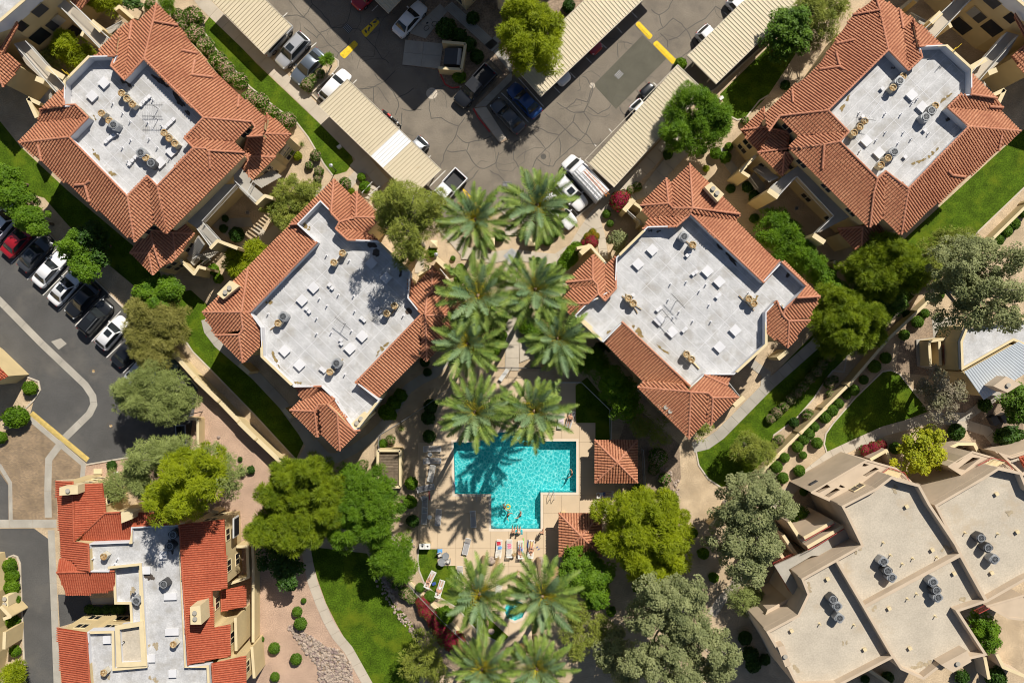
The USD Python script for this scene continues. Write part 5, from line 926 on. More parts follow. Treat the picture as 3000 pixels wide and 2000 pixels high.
ACS = [  # roof height, tile, units (kind, x, y), where
 (8.76, 0, 0, [('r', 1115, 855), ('r', 1163, 907), ('r', 1215, 958)], 'top row of the upper left white roof'), (8.76, 0, 0, [('r', 930, 1040), ('r', 1000, 1108), ('g', 1045, 1150)], 'left row of the upper left white roof'),
 (8.76, 0, 0, [('r', 1505, 1220), ('r', 1553, 1270), ('r', 1605, 1320)], 'right row of the upper left white roof'), (8.76, 0, 0, [('g', 1295, 1405), ('r', 1338, 1450), ('d', 1390, 1500)], 'bottom row of the upper left white roof'),
 (8.76, 3, 0, [('r', 1243, 700), ('g', 1210, 745), ('r', 1150, 805)], 'top row of the upper right white roof'), (8.76, 3, 0, [('r', 1540, 970), ('d', 1500, 1018), ('g', 1450, 1075)], 'right row of the upper right white roof'),
 (8.76, 3, 0, [('r', 890, 1112), ('r', 848, 1165), ('r', 793, 1220)], 'left row of the upper right white roof'), (8.76, 3, 0, [('g', 1160, 1397), ('r', 1105, 1452), ('r', 1040, 1515)], 'bottom row of the upper right white roof'),
 (8.76, 1, 1, [('r', 793, 757), ('r', 713, 843)], 'near the top of the middle left white roof'), (8.76, 1, 1, [('r', 1270, 1240), ('r', 1198, 1312)], 'right edge of the middle left white roof'), (8.76, 1, 1, [('g', 250, 1340), ('r', 200, 1400)], 'at the left edge of the middle left white roof'), (8.76, 1, 2, [('g', 740, 200), ('r', 677, 280)], 'near the bottom of the middle left white roof'),
 (8.76, 2, 1, [('g', 1580, 605), ('r', 1663, 680)], 'near the top of the middle right white roof'), (8.76, 2, 1, [('r', 1070, 1172), ('r', 1115, 1218)], 'left side of the middle right white roof'), (8.76, 2, 1, [('r', 2178, 1175), ('r', 2225, 1220)], 'right side of the middle right white roof'), (8.76, 2, 2, [('r', 1605, 118), ('r', 1652, 163)], 'near the bottom of the middle right white roof'),
 (6.2, 0, 3, [('r', 950, 408)], 'on the upper left arm of the orange townhouse roof'), (6.2, 0, 3, [('d', 1590, 205), ('d', 1560, 310)], 'under the tree shade on the orange townhouse roof'), (6.2, 0, 3, [('d', 1505, 660)], 'standing alone in the middle of the orange townhouse roof'), (5.46, 0, 3, [('g', 1255, 810)], 'on the low roof corner of the orange townhouse'), (6.2, 0, 3, [('r', 1590, 1215)], 'alone near the orange slope on the lower townhouse roof'), (6.2, 0, 3, [('r', 950, 1475)], 'at the bottom left of the townhouse roof'),
 (8.66, 3, 3, [('g', 1060, 450), ('d', 1097, 535), ('g', 1137, 597)], 'middle row of the beige block roof'), (8.66, 3, 3, [('g', 1515, 638), ('d', 1545, 715), ('g', 1560, 780)], 'lower right row of the beige block roof'), (8.66, 3, 3, [('d', 1955, 235), ('d', 2020, 325), ('g', 2080, 430)], 'far right row of the beige block roof'), (8.66, 3, 3, [('d', 595, 798), ('g', 635, 860), ('g', 655, 970)], 'lower left row of the beige block roof')]
for z, c, r, us, where in ACS:
    seen = {}
    for i, (k, x, y) in enumerate(us):
        n = sum(1 for u in us if u[0] == k); j = seen.get(k, 0); seen[k] = j + 1
        lab = f'{KTXT[k]} air conditioner{"" if n == 1 else ", " + ordinal(j) + " from top,"} {where}'
        u, v = T(c, r, (x, y))[0]; put('ac' + k, lambda k=k: ac_proto(KIND[k]), 'air_conditioner', lab, 'air conditioner', W(u, v, z + .9) * [1, 1, 0] + [0, 0, z], rng.uniform(-.2, .2) + .78, 'air conditioners on the flat roofs', 1.0 if k == 'r' else 1.0)
def roof_bits(b, z, c, r, hatch=(), small=(), pipe=(), rot=.78, mat='roofwall', hs=.82):
    for x, y in hatch:
        u, v = T(c, r, (x, y))[0]; p = W(u, v, z); obj('roof_hatch', cat_([bx(p[0], p[1], z + .14, hs, hs, .28, rot), bx(p[0], p[1], z + .3, hs + .12, hs + .12, .05, rot)]), M[mat], b)
    for x, y in small:
        u, v = T(c, r, (x, y))[0]; p = W(u, v, z); obj('roof_vent', cat_([bx(p[0], p[1], z + .12, .26, .26, .24, rot), bx(p[0], p[1], z + .28, .36, .36, .07, rot)]), M[mat], b)
    for x, y in pipe:
        u, v = T(c, r, (x, y))[0]; p = W(u, v, z); obj('vent_pipe', cat_([cyl(p[0], p[1], z, z + .42, .05, 8), cyl(p[0], p[1], z, z + .05, .14, 10), cyl(p[0], p[1], z + .36, z + .45, .065, 8)]), M[mat], b)
roof_bits(B1, 8.75, 0, 0, [(967, 770), (860, 890), (1585, 1395), (1480, 1500)], [(1380, 895), (1352, 920), (1325, 945), (1308, 968), (1605, 1102), (1580, 1128), (1555, 1150), (1530, 1175), (1055, 1248), (1030, 1265), (1005, 1285), (985, 1305), (1255, 1450), (1225, 1480), (1200, 1510)], [(1040, 955), (1130, 1045), (1200, 1120), (1205, 1290), (1375, 1280), (1360, 1130), (1130, 1360), (1450, 1360), (1560, 1465), (1410, 920), (1490, 1165), (1178, 1485), (1098, 1240)])
roof_bits(B2, 8.75, 1, 1, [(1065, 850), (1200, 985), (535, 1075), (430, 1190), (980, 1520)], [(680, 1050), (705, 1080), (470, 1268), (495, 1295), (975, 1352), (1000, 1375), (1145, 1290), (1130, 1275), (785, 1555)], [(650, 780), (760, 1140), (585, 1175), (655, 1240), (900, 1150), (910, 1290), (560, 1355), (560, 1495), (695, 1485), (880, 1470), (1355, 1330), (860, 825), (115, 1315)])
roof_bits(B2, 8.75, 1, 2, [(270, 85), (405, 215), (868, 65)], [(605, 250), (630, 270), (790, 20)], [(820, 300)])
roof_bits(B3, 8.75, 2, 1, [(1285, 730), (1155, 860), (1790, 925), (1900, 1020), (1350, 1370), (1465, 1480), (2045, 1465)], [(1660, 950), (1688, 930), (1880, 1160), (1900, 1138), (1335, 1280), (1360, 1258), (1570, 1470), (1592, 1450), (1110, 1140), (1605, 780), (1630, 755)], [(1455, 1040), (1600, 1020), (1780, 1045), (1720, 1105), (1435, 1185), (1535, 1295), (1810, 1230), (1660, 1380), (1825, 1385), (1480, 1345), (2170, 1120)])
roof_bits(B3, 8.75, 2, 2, [(1900, 50)]); roof_bits(B4, 8.75, 3, 0, [(1310, 880), (1405, 990), (895, 1300), (1010, 1410)], [(1040, 820), (1430, 1200), (1250, 1445), (860, 1075)], [(1320, 950), (1365, 915), (1215, 1055), (1070, 1050), (1240, 1220), (1075, 1220), (1310, 1280), (1470, 1230), (990, 1290), (840, 1390), (835, 1040), (1190, 1320)], rot=.78)
roof_bits(L1, 6.2, 0, 3, [(1510, 385), (1355, 525), (1400, 1330), (1595, 1470), (995, 1160)], [], [(865, 420), (1085, 425), (1060, 470), (1140, 1190)], rot=.03, hs=.72)
for x, y, w in ((1575, 765, 1.3), (1590, 1090, 1.4)):
    u, v = T(0, 3, (x, y))[0]; p = W(u, v, 6.2); obj('skylight', cat_([bx(p[0], p[1], 6.33, w, .65, .26, .03), bx(p[0], p[1], 6.48, w + .08, .73, .05, .03)]), M['roofwall'], L1)
roof_bits(R1, 8.64, 3, 3, [], [(540, 605), (1500, 340), (1700, 555), (1105, 875), (880, 1250), (1295, 1240), (210, 1080), (2280, 175), (2045, 550)], [(1055, 275), (1120, 390), (1325, 420), (1230, 470), (1545, 410), (1360, 745), (1275, 790), (1530, 950), (470, 1020), (785, 1030), (1805, 185), (2105, 195)], rot=.5, mat='coping')
roof_bits(R1, 8.64, 3, 2, [], [(1265, 1510), (2090, 1395)], [], rot=.5, mat='coping')
def antenna(b, c, r, p0, p1, z, n=9, mast=None):
    """a long roof aerial: boom, elements and mast"""
    a, d = W(*T(c, r, p0)[0], z + 1.3), W(*T(c, r, p1)[0], z + 1.3); t = (d - a)[:2]; L = np.linalg.norm(t); t /= L; nn = np.array([-t[1], t[0]]); m = [tube([a, d], .03, 5), tube([(a + d) / 2, (a + d) / 2 - [0, 0, 1.3]], .03, 5)]
    for i in range(n):
        q = a + (d - a) * (i + .3) / n; h = (.5 - .3 * i / n); m.append(tube([q - np.append(nn * h, 0), q + np.append(nn * h, 0)], .009, 4))
    obj('aerial', cat_(m), M['darkmetal'], b)
antenna(B1, 0, 0, (1305, 967), (1500, 967), 8.75); antenna(B1, 0, 0, (1305, 1068), (1490, 1070), 8.75); antenna(B2, 1, 1, (725, 1345), (870, 1460), 8.75, 10); antenna(B3, 2, 1, (1375, 1270), (1495, 1410), 8.75, 8); antenna(B3, 2, 1, (1465, 1130), (1590, 1262), 8.75, 10); antenna(B4, 3, 0, (805, 1080), (990, 1108), 8.75, 5)
def conduit(b, z, c, r, *pts, rr=.05, mat='rust'): obj('pipe', tube([W(*q, z + .12) for q in T(c, r, *pts)], rr, 6), M[mat], b)
for pts in ((1590, 640), (1690, 720)), ((1010, 1150), (1190, 1275)), ((1050, 1135), (1155, 1310)), ((2085, 1145), (2225, 1285)): conduit(B3, 8.75, 2, 1, *pts)
for pts in ((690, 870), (820, 770)), ((1220, 1340), (1310, 1240)), ((130, 1460), (270, 1370)): conduit(B2, 8.75, 1, 1, *pts)
for pts in ((900, 1105), (1035, 925)), ((760, 1225), (900, 1085)), ((1050, 890), (1250, 700)): conduit(B4, 8.75, 3, 0, *pts, mat='roofwall')
conduit(B3, 8.75, 2, 2, (1640, 165), (1720, 250), rr=.09, mat='coping'); conduit(B2, 8.75, 1, 2, (690, 290), (800, 160))
# ------------------------------------------------------------------ vehicles
def paint(name, c, metallic=.0): return pm(name, c, .02, 2, .02, 40, rough=.28, spec=.5, coat=.6, metallic=metallic)
PAINT = {k: paint(k + '_car_paint', c, mm) for k, c, mm in (('white', (.72, .72, .73), 0), ('silver', (.45, .46, .48), .35), ('grey', (.16, .17, .185), .3), ('slate', (.12, .145, .18), .3), ('black', (.012, .013, .015), 0), ('blue', (.01, .045, .16), .15), ('red', (.33, .012, .02), .1), ('charcoal', (.06, .063, .07), .2), ('teal', (.1, .17, .17), .2))}
M['headlight'] = pm('headlight_lens', (.6, .62, .64), .05, 5, rough=.1, spec=.6); M['taillight'] = pm('taillight_lens', (.3, .01, .01), .1, 5, rough=.15)
M['carglass'] = pm('car_glass', (.02, .024, .027), .2, 2, rough=.06, spec=.7); M['alloy'] = pm('alloy_rim', (.4, .41, .42), .05, 8, rough=.35, metallic=.6)
M['interior'] = pm('bed_liner', (.05, .05, .052), .1, 5, rough=.8)
def loft(stations):
    """stations: (x, half width, bottom z, top z, crown); a closed rounded body along x"""
    V, n = [], 13
    for x, w, zb, zt, cr in stations:
        ring = [(-w * .9, zb), (-w, zb + .14), (-w, zb + (zt - zb) * .55), (-w * .985, zt - .1), (-w * .93, zt - .025), (-w * .7, zt + cr * .55), (-w * .35, zt + cr * .9), (0, zt + cr), (w * .35, zt + cr * .9), (w * .7, zt + cr * .55), (w * .93, zt - .025), (w * .985, zt - .1), (w, zb + (zt - zb) * .55), (w, zb + .14), (w * .9, zb)]
        V += [(x, y, z) for y, z in ring]; n = len(ring)
    F = []
    for i in range(len(stations) - 1):
        for j in range(n):
            p, q = i * n + j, i * n + (j + 1) % n; F += [[p, q, p + n], [q, q + n, p + n]]
    e = (len(stations) - 1) * n; F += [[0, j + 1, j] for j in range(1, n - 1)] + [[e, e + j, e + j + 1] for j in range(1, n - 1)]
    m = trimesh.Trimesh(V, F, process=False); m.fix_normals(); return m
def quadpanel(a, b, c, d, off=.006, bow=0., n=4):
    """a glass panel a-b (bottom) to d-c (top), a little proud, bowed outwards"""
    a, b, c, d = map(np.array, (a, b, c, d)); nn = np.cross(b - a, d - a); nn = nn / np.linalg.norm(nn); nn = nn if nn @ ((a + b + c + d) / 4 - [0, 0, .7]) > 0 else -nn; off += .012; V = []
    for i in range(n + 1):
        for j in range(n + 1):
            s, t = i / n, j / n; V.append((a * (1 - s) + b * s) * (1 - t) + (d * (1 - s) + c * s) * t + nn * (off + bow * math.sin(math.pi * s) * (.6 + .4 * math.sin(math.pi * t))))
    F = [[i * (n + 1) + j, (i + 1) * (n + 1) + j, (i + 1) * (n + 1) + j + 1, i * (n + 1) + j + 1] for i in range(n) for j in range(n)]
    return trimesh.Trimesh(V, [x for f in F for x in ([f[0], f[1], f[2]], [f[0], f[2], f[3]])], process=False)
def car(kind, color, label, u, v, heading, sunroof=False, group=None, cat=None, L=None, rack=False):
    """heading: direction of the car's nose in photograph pixels"""
    z = W(u, v, .9); ang = math.atan2(-heading[1], heading[0]); pc = PAINT[color]
    c = thing({'pickup': 'pickup_truck', 'van': 'delivery_van'}.get(kind, 'parked_car'), label, cat or {'pickup': 'pickup', 'van': 'van'}.get(kind, 'car'), (z[0], z[1], .012), ang, group or 'cars parked in the lots')
    L = L or {'sedan': 4.75, 'suv': 4.7, 'hatch': 4.35, 'pickup': 5.7, 'van': 6.2}[kind]; h = L / 2; w = {'sedan': .91, 'suv': .94, 'hatch': .9, 'pickup': .98, 'van': 1.02}[kind]
    if kind in ('sedan', 'suv', 'hatch'):
        belt, hood, deck_, roof = {'sedan': (.9, .82, .92, 1.44), 'suv': (1.05, 1.0, 1.08, 1.68), 'hatch': (.94, .88, .98, 1.5)}[kind]
        x_wb, x_wt, x_rt, x_rb = {'sedan': (.95, .25, -1.05, -1.72), 'suv': (1.05, .42, -1.75, -2.18), 'hatch': (.98, .35, -1.45, -2.0)}[kind]
        st_ = [(-h, w * .74, .42, .7, .02), (-h + .08, w * .86, .3, deck_ - .08, .03), (-h + .3, w * .95, .22, deck_ - .01, .03), (x_rb, w, .2, deck_, .03), (x_rt, w, .2, belt, .02), (0, w, .2, belt, .02), (x_wt, w, .2, belt - .01, .02), (x_wb + .1, w * .99, .2, belt - .04, .04), (h - .75, w * .96, .22, hood - .02, .05), (h - .3, w * .88, .25, hood - .1, .05), (h - .08, w * .74, .32, hood - .24, .03), (h, w * .58, .4, hood - .34, .02)]
        body = loft(st_); zb = belt - .02; rw = w * .72; yb = w * .925
        fr = [(x_wb, zb), (x_wt, roof - .03), ((x_wt + x_rt) / 2, roof + .015), (x_rt, roof - .04), (x_rb, zb)]
        V = []
        for x, zz in fr:
            yy = yb if zz < belt + .05 else rw
            V += [(x, -yy, zz), (x, -yy * .6, zz + (.035 if yy == rw else .01)), (x, 0, zz + (.05 if yy == rw else .02)), (x, yy * .6, zz + (.035 if yy == rw else .01)), (x, yy, zz)]
        F = [[i * 5 + j, i * 5 + j + 1, (i + 1) * 5 + j + 1] for i in range(4) for j in range(4)] + [[i * 5 + j, (i + 1) * 5 + j + 1, (i + 1) * 5 + j] for i in range(4) for j in range(4)]
        for s, k in ((1, 0), (-1, 4)):
            a, b_, m_, d_, e_ = [i * 5 + k for i in range(5)]; tri = [[a, b_, m_], [a, m_, e_], [m_, d_, e_]]; F += tri if s > 0 else [t[::-1] for t in tri]
        cabin = trimesh.Trimesh(V, F, process=False); cabin.fix_normals()
        obj('body', body, pc, c, smooth=35); obj('cabin', cabin, pc, c, smooth=40)
        e = .05; rz_ = roof - .03
        obj('windshield', quadpanel((x_wb - .02, yb - .07, zb + .04), (x_wb - .02, -yb + .07, zb + .04), (x_wt + .05, -rw + .06, rz_ + .0), (x_wt + .05, rw - .06, rz_ + .0), .02, .075), M['carglass'], c)
        obj('rear_window', quadpanel((x_rb + .06, -yb + .09, zb + .07), (x_rb + .06, yb - .09, zb + .07), (x_rt - .05, rw - .07, roof - .05), (x_rt - .05, -rw + .07, roof - .05), .02, .07), M['carglass'], c)
        for s in (1, -1):
            a, b_ = (x_wb - .2, s * (yb + .0), zb + .05), (x_rb + .3, s * yb, zb + .05); q, r_ = (x_rt + .05, s * (rw + .0), roof - .07), (x_wt - .02, s * rw, roof - .07)
            obj('side_window', quadpanel(*((a, b_, q, r_) if s < 0 else (b_, a, r_, q)), off=.014), M['carglass'], c)
        if sunroof: obj('sunroof', bx((x_wt - .45), 0, roof + .055, .72, .78, .05), M['carglass'], c)
        if kind == 'suv':
            for s in (1, -1): obj('roof_rail', tube([(x_wt - .1, s * rw * .9, roof + .02), (x_wt - .2, s * rw * .9, roof + .08), (x_rt + .25, s * rw * .9, roof + .07), (x_rt + .12, s * rw * .9, roof)], .02, 5), M['greymetal'], c)
        hz, mx = hood - .2, x_wb - .15
    elif kind == 'pickup':
        hood, belt, roof = 1.05, 1.12, 1.82; xc, xr = .95, -.62
        obj('body', loft([(xr, w, .35, belt, .01), (0, w, .35, belt, .02), (xc + .3, w, .35, belt - .02, .04), (h - .9, w * .98, .36, hood, .06), (h - .25, w * .93, .38, hood - .08, .05), (h - .05, w * .82, .42, hood - .24, .03), (h, w * .7, .5, hood - .35, .02)]), pc, c, smooth=35)
        zb = belt - .02; x_wb, x_wt, x_rt = xc + .45, xc - .15, xr + .05; rw, yb = w * .76, w * .93
        V = [(x_wb, -yb, zb), (x_wb, yb, zb), (x_wt, -rw, roof - .02), (x_wt, 0, roof + .03), (x_wt, rw, roof - .02), (x_rt, -rw, roof - .04), (x_rt, 0, roof + .01), (x_rt, rw, roof - .04), (x_rt - .03, -yb, zb), (x_rt - .03, yb, zb)]
        m = m3.Manifold.hull_points(np.array(V)); obj('cabin', m, pc, c)
        obj('windshield', quadpanel((x_wb - .02, yb - .08, zb + .05), (x_wb - .02, -yb + .08, zb + .05), (x_wt + .04, -rw + .06, roof - .03), (x_wt + .04, rw - .06, roof - .03), .015, .05), M['carglass'], c)
        obj('rear_window', quadpanel((x_rt - .03, -yb + .15, zb + .2), (x_rt - .03, yb - .15, zb + .2), (x_rt, rw - .08, roof - .12), (x_rt, -rw + .08, roof - .12), .012, .01), M['carglass'], c)
        for s in (1, -1):
            a, b_, q, r_ = (x_wb - .25, s * yb, zb + .06), (x_rt + .1, s * yb, zb + .06), (x_rt + .12, s * rw, roof - .09), (x_wt - .05, s * rw, roof - .08); obj('side_window', quadpanel(*((a, b_, q, r_) if s < 0 else (b_, a, r_, q)), off=.016), M['carglass'], c)
        bl = xr + h
        obj('bed_side', cat_([bx(-h + bl / 2, s * (w - .05), .78, bl, .1, .72) for s in (1, -1)]), pc, c); obj('tailgate', bx(-h + .05, 0, .78, .09, 2 * w - .2, .7), pc, c); obj('bed_floor', cat_([bx(-h + bl / 2, 0, .58, bl - .1, 2 * w - .2, .08)] + [bx(-h + bl / 2, y, .63, bl - .15, .05, .02) for y in np.linspace(-.7, .7, 9)]), M['interior'], c)
        obj('bumper', bx(-h - .05, 0, .55, .14, 2 * w - .1, .2), M['alloy'], c); hz, mx = hood - .22, x_wb - .2
    else:
        roof = 2.15; xw = h - 1.15
        obj('body', loft([(-h, w * .94, .35, roof - .06, .0), (-h + .06, w, .3, roof, .03), (-h + 2, w, .3, roof + .02, .05), (xw - .55, w, .3, roof, .05), (xw - .3, w * .97, .3, roof - .12, .05), (xw + .32, w * .96, .32, 1.28, .05), (h - .35, w * .93, .34, 1.1, .06), (h - .06, w * .82, .38, .85, .03), (h, w * .72, .45, .7, .02)]), pc, c, smooth=35)
        obj('windshield', quadpanel((xw + .27, w * .82, 1.36), (xw + .27, -w * .82, 1.36), (xw - .24, -w * .78, roof - .12), (xw - .24, w * .78, roof - .12), .06, .05), M['carglass'], c)
        for s in (1, -1):
            a, b_, q, r_ = (xw, s * w, 1.3), (xw - 1., s * w, 1.3), (xw - 1., s * w, 1.85), (xw - .35, s * w, 1.85); obj('side_window', quadpanel(*((a, b_, q, r_) if s < 0 else (b_, a, r_, q)), off=.012), M['carglass'], c)
        hz, mx = .85, xw
        if rack:
            rk = thing('roof_rack', None, None, parent=c); R_ = roof + .22
            obj('frame', cat_([tube([(-h + .1, y, R_), (xw - .6, y, R_)], .025, 5) for y in (-.85, .85)] + [tube([(x, -.85, R_), (x, .85, R_)], .02, 5) for x in np.linspace(-h + .2, xw - .7, 7)] + [tube([(x, y, R_), (x, y, roof - .02)], .02, 4) for x in (-h + .3, 0, xw - .8) for y in (-.82, .82)]), M['greymetal'], rk)
            for y0, mt, nm, lx in ((-.3, 'orangefg', 'ladder', (-h - .35, .5)), (.45, 'alloy', 'ladder', (-h - .2, xw - .7))):
                obj(nm, cat_([tube([(lx[0], y0 + s * .2, R_ + .07), (lx[1], y0 + s * .17, R_ + .07)], .035, 5) for s in (1, -1)] + [tube([(x, y0 - .2, R_ + .07), (x, y0 + .2, R_ + .07)], .022, 5) for x in np.arange(lx[0] + .2, lx[1] - .1, .32)]), M[mt], rk)
    for sx in (h - .92, -h + .95):
        for s in (1, -1):
            y = s * (w - .1); R_ = .33 if kind in ('sedan', 'hatch') else .38
            wh = obj('wheel', trimesh.Trimesh(*(lambda q: (np.c_[q.vertices[:, 0], q.vertices[:, 2], q.vertices[:, 1]] + [sx, y, R_], q.faces[:, ::-1]))(lathe([[R_ * .62, -.1], [R_ * .95, -.11], [R_, -.08], [R_, .08], [R_ * .95, .11], [R_ * .62, .1], [R_ * .62, -.1]], 18)), process=False), M['rubber'], c)
            obj('rim', trimesh.Trimesh(*(lambda q: (np.c_[q.vertices[:, 0], q.vertices[:, 2], q.vertices[:, 1]] + [sx, y, R_], q.faces[:, ::-1]))(lathe([[0, -.06], [R_ * .61, -.06], [R_ * .61, .06], [0, .085]], 12)), process=False), M['alloy'], wh)
    for s in (1, -1):
        obj('headlight', bx(h - .24, s * w * .68, hz - .02, .2, .26, .1, s * -.45), M['headlight'], c); obj('taillight', bx(-h + .1, s * w * .7, hz + (.12 if kind != 'van' else .5), .12, .24, .16, s * .25), M['taillight'], c)
        obj('mirror', bx(mx, s * (w + .09), hz + .28, .12, .22, .14), pc, c)
    return c
M['orangefg'] = pm('orange_ladder', (.6, .2, .05), .1, 3)
F1, F2, F3, F4 = (.66, -.75), (-.68, .73), (-.68, -.73), (.67, .74)
CARS = [('sedan', 'white', 'white sedan with dark windows parked in the shade at the top beside the concrete pad', 1200, 53, F1, {}),
 ('suv', 'silver', 'silver crossover with dark sunroof parked beside the top left carport end', 855, 147, F2, {'sunroof': True}), ('sedan', 'slate', 'blue grey sedan parked beside the small planted island', 900, 193, F2, {}),
 ('hatch', 'white', 'white car half under the top end of the long carport', 981, 250, F1, {}), ('suv', 'silver', 'silver car mostly hidden under the top left carport, one side showing', 806, 108, F1, {}),
 ('pickup', 'black', 'black pickup truck with open bed parked in the shade by the rubbish enclosure', 1390, 253, F2, {'L': 5.6}), ('sedan', 'charcoal', 'dark grey sedan beside the blue car, at the end of the island', 1487, 337, F3, {}), ('sedan', 'blue', 'dark blue sedan in the shade next to the carport under the feathery tree', 1536, 292, F3, {}),
 ('suv', 'white', 'white car whose rear pokes out from the upper right carport', 2092, 127, F4, {}), ('hatch', 'white', 'white car end showing at the top edge beside the upper right carport', 2178, 30, F4, {}), ('sedan', 'black', 'black car end with red taillight poking from the centre right carport', 1928, 297, F4, {}), ('hatch', 'white', 'white car end poking from the centre right carport', 1893, 340, F4, {}),
 ('suv', 'white', 'white car nose under the top centre carport edge', 1622, 196, F4, {}), ('hatch', 'red', 'red car nose just showing under the top centre carport edge', 1718, 108, F4, {}), ('hatch', 'grey', 'grey car end showing at the lower right of the long carport', 1207, 448, F2, {}), ('hatch', 'red', 'red car mostly hidden at the top edge behind the small carport', 1075, -22, F2, {}),
 ('van', 'white', 'white work van with roof rack and ladders beside the centre carport', 1712, 522, F3, {'rack': True}), ('suv', 'white', 'white crossover with dark sunroof beside the ladder van', 1672, 564, F4, {'sunroof': True}), ('sedan', 'white', 'white car partly covered by palm fronds below the white crossover', 1641, 618, F4, {}),
 ('pickup', 'white', 'white pickup truck with dark empty bed at the end of the long carport', 1303, 560, F2, {}),
 ('pickup', 'white', 'white pickup truck cut by the left edge under the trees', 5, 655, F1, {}), ('sedan', 'red', 'dark red sedan in the left car row', 51, 700, F1, {}), ('sedan', 'charcoal', 'dark grey sedan with sunroof in the left car row', 100, 742, F1, {'sunroof': True}), ('sedan', 'white', 'white sedan without sunroof in the left car row next to the dark grey sedan', 143, 788, F1, {}), ('sedan', 'white', 'white sedan with dark sunroof in the left car row', 189, 841, F1, {'sunroof': True}),
 ('sedan', 'black', 'black sedan parked nose out in the left car row', 237, 880, F2, {}), ('suv', 'black', 'black sport utility car with roof rails in the left car row', 278, 930, F1, {'sunroof': True}), ('hatch', 'white', 'white hatchback with sunroof half under the olive bush in the left car row', 326, 974, F1, {'sunroof': True}), ('sedan', 'black', 'black car deep in tree shade in the left car row', 375, 1022, F1, {}), ('sedan', 'silver', 'silver sedan under the grey green tree in the left car row', 412, 1078, F1, {}), ('suv', 'teal', 'grey teal car between two trees at the end of the left car row', 470, 1100, F1, {})]
for k, col, lab, u, v, hd, kw in CARS: car(k, col, lab, u, v, hd, **kw)
def motorbike(u, v, ang, label, mat):
    p = W(u, v); b = thing('motorcycle', label, 'motorcycle', (p[0], p[1], .012), ang, 'motorcycles by the long carport')
    for x in (-.65, .68): obj('wheel', trimesh.Trimesh(*(lambda q: (np.c_[q.vertices[:, 0], q.vertices[:, 2], q.vertices[:, 1]] + [x, 0, .31], q.faces[:, ::-1]))(lathe([[.2, -.05], [.31, -.05], [.31, .05], [.2, .05], [.2, -.05]], 16)), process=False), M['rubber'], b)
    obj('frame', cat_([tube([(-.65, 0, .31), (-.1, 0, .5), (.35, 0, .75), (.68, 0, .31)], .05, 6), bx(0, 0, .42, .45, .28, .35)]), M['darkmetal'], b); obj('tank', m3.Manifold.hull_points(np.array([(.4, .05, .9), (.4, -.05, .9), (.3, .16, .78), (.3, -.16, .78), (-.1, .13, .72), (-.1, -.13, .72), (-.1, 0, .86)])), M[mat], b)
    obj('seat', m3.Manifold.hull_points(np.array([(-.1, .12, .76), (-.1, -.12, .76), (-.75, .09, .82), (-.75, -.09, .82), (-.4, 0, .7)])), M['rubber'], b); obj('handlebar', tube([(.3, -.38, 1.02), (.42, -.1, .98), (.42, .1, .98), (.3, .38, 1.02)], .025, 5), M['darkmetal'], b); obj('headlight', bx(.55, 0, .85, .14, .18, .18), M['headlight'], b); obj('taillight', bx(-.8, 0, .75, .08, .16, .1), M['taillight'], b)
motorbike(1140, 341, -.7, 'red and black motorcycle at the road edge of the long carport', 'redkerb'); motorbike(1158, 357, -.7, 'dark motorcycle below the red one at the long carport', 'darkmetal')
def bicycle(u, v, ang):
    p = W(u, v, .14); b = thing('bicycle', 'dark bicycle leaning by the shrubs on the shaded concrete', 'bicycle', (p[0], p[1], .14), ang)
    for x in (-.52, .52): obj('wheel', trimesh.Trimesh(*(lambda q: (np.c_[q.vertices[:, 0], q.vertices[:, 2] + (q.vertices[:, 1]) * .35, q.vertices[:, 1]] + [x, 0, .34], q.faces[:, ::-1]))(lathe([[.31, -.02], [.34, -.02], [.34, .02], [.31, .02], [.31, -.02]], 20)), process=False), M['rubber'], b)
    obj('frame', cat_([tube([(-.52, 0, .34), (-.1, .02, .32), (.38, .2, .8), (-.2, .2, .78), (-.1, .02, .32)], .02, 5), tube([(-.52, 0, .34), (-.2, .2, .78)], .015, 5), tube([(.52, 0, .34), (.38, .24, .95)], .02, 5)]), M['greymetal'], b); obj('saddle', bx(-.22, .25, .9, .26, .14, .06), M['rubber'], b); obj('handlebar', tube([(.3, -.05, .98), (.4, .25, 1.0), (.3, .55, .98)], .015, 5), M['darkmetal'], b)
bicycle(1262, 80, .5)
# ------------------------------------------------------------------ enclosures, walls, fences
def enclosure(label, L, z1, w=.22, mat='wall', extra=None):
    e = thing('enclosure', label, 'enclosure'); Lw = W2(L, z1)
    for a, b in zip(Lw[:-1], Lw[1:]):
        obj('wall', slab(strip([a, b], w), 0, z1), M[mat], e); obj('wall_cap', slab(strip([a, b], w + .08), z1 + .002, z1 + .06), M['coping'], e)
    return e
enclosure('cream block rubbish enclosure holding the bin on the shaded island', T(1, 0, (1710, 385), (1925, 405), (1885, 640), (1675, 625)), 1.9)
bn = thing('rubbish_bin', 'large dark rubbish bin with sloping lids inside the cream enclosure', 'bin', W(1322, 168, 1.) * [1, 1, 0], -.1)
obj('body', m3.Manifold.hull_points(np.array([(x, y, z) for x in (-.75, .75) for y in (-.95, .95) for z in (.15, 1.2)] + [(.75, -.95, 1.55), (.75, .95, 1.55)])), M['darkmetal'], bn)
for s in (-1, 1): obj('lid', quadpanel((-.78, s * .48 - .45, 1.22), (-.78, s * .48 + .45, 1.22), (.76, s * .48 + .45, 1.58), (.76, s * .48 - .45, 1.58), -.02) , M['bluelid'] if 'bluelid' in M else M['darkmetal'], bn)
obj('top_panel', bx(.95, 0, 1.42, .45, 1.9, .08, 0, .35), M['greymetal'], bn)
bn2 = thing('rubbish_bin', 'black open rubbish bin by the pink gravel between two trees', 'bin', W(532, 1273, 1.) * [1, 1, 0], .05)
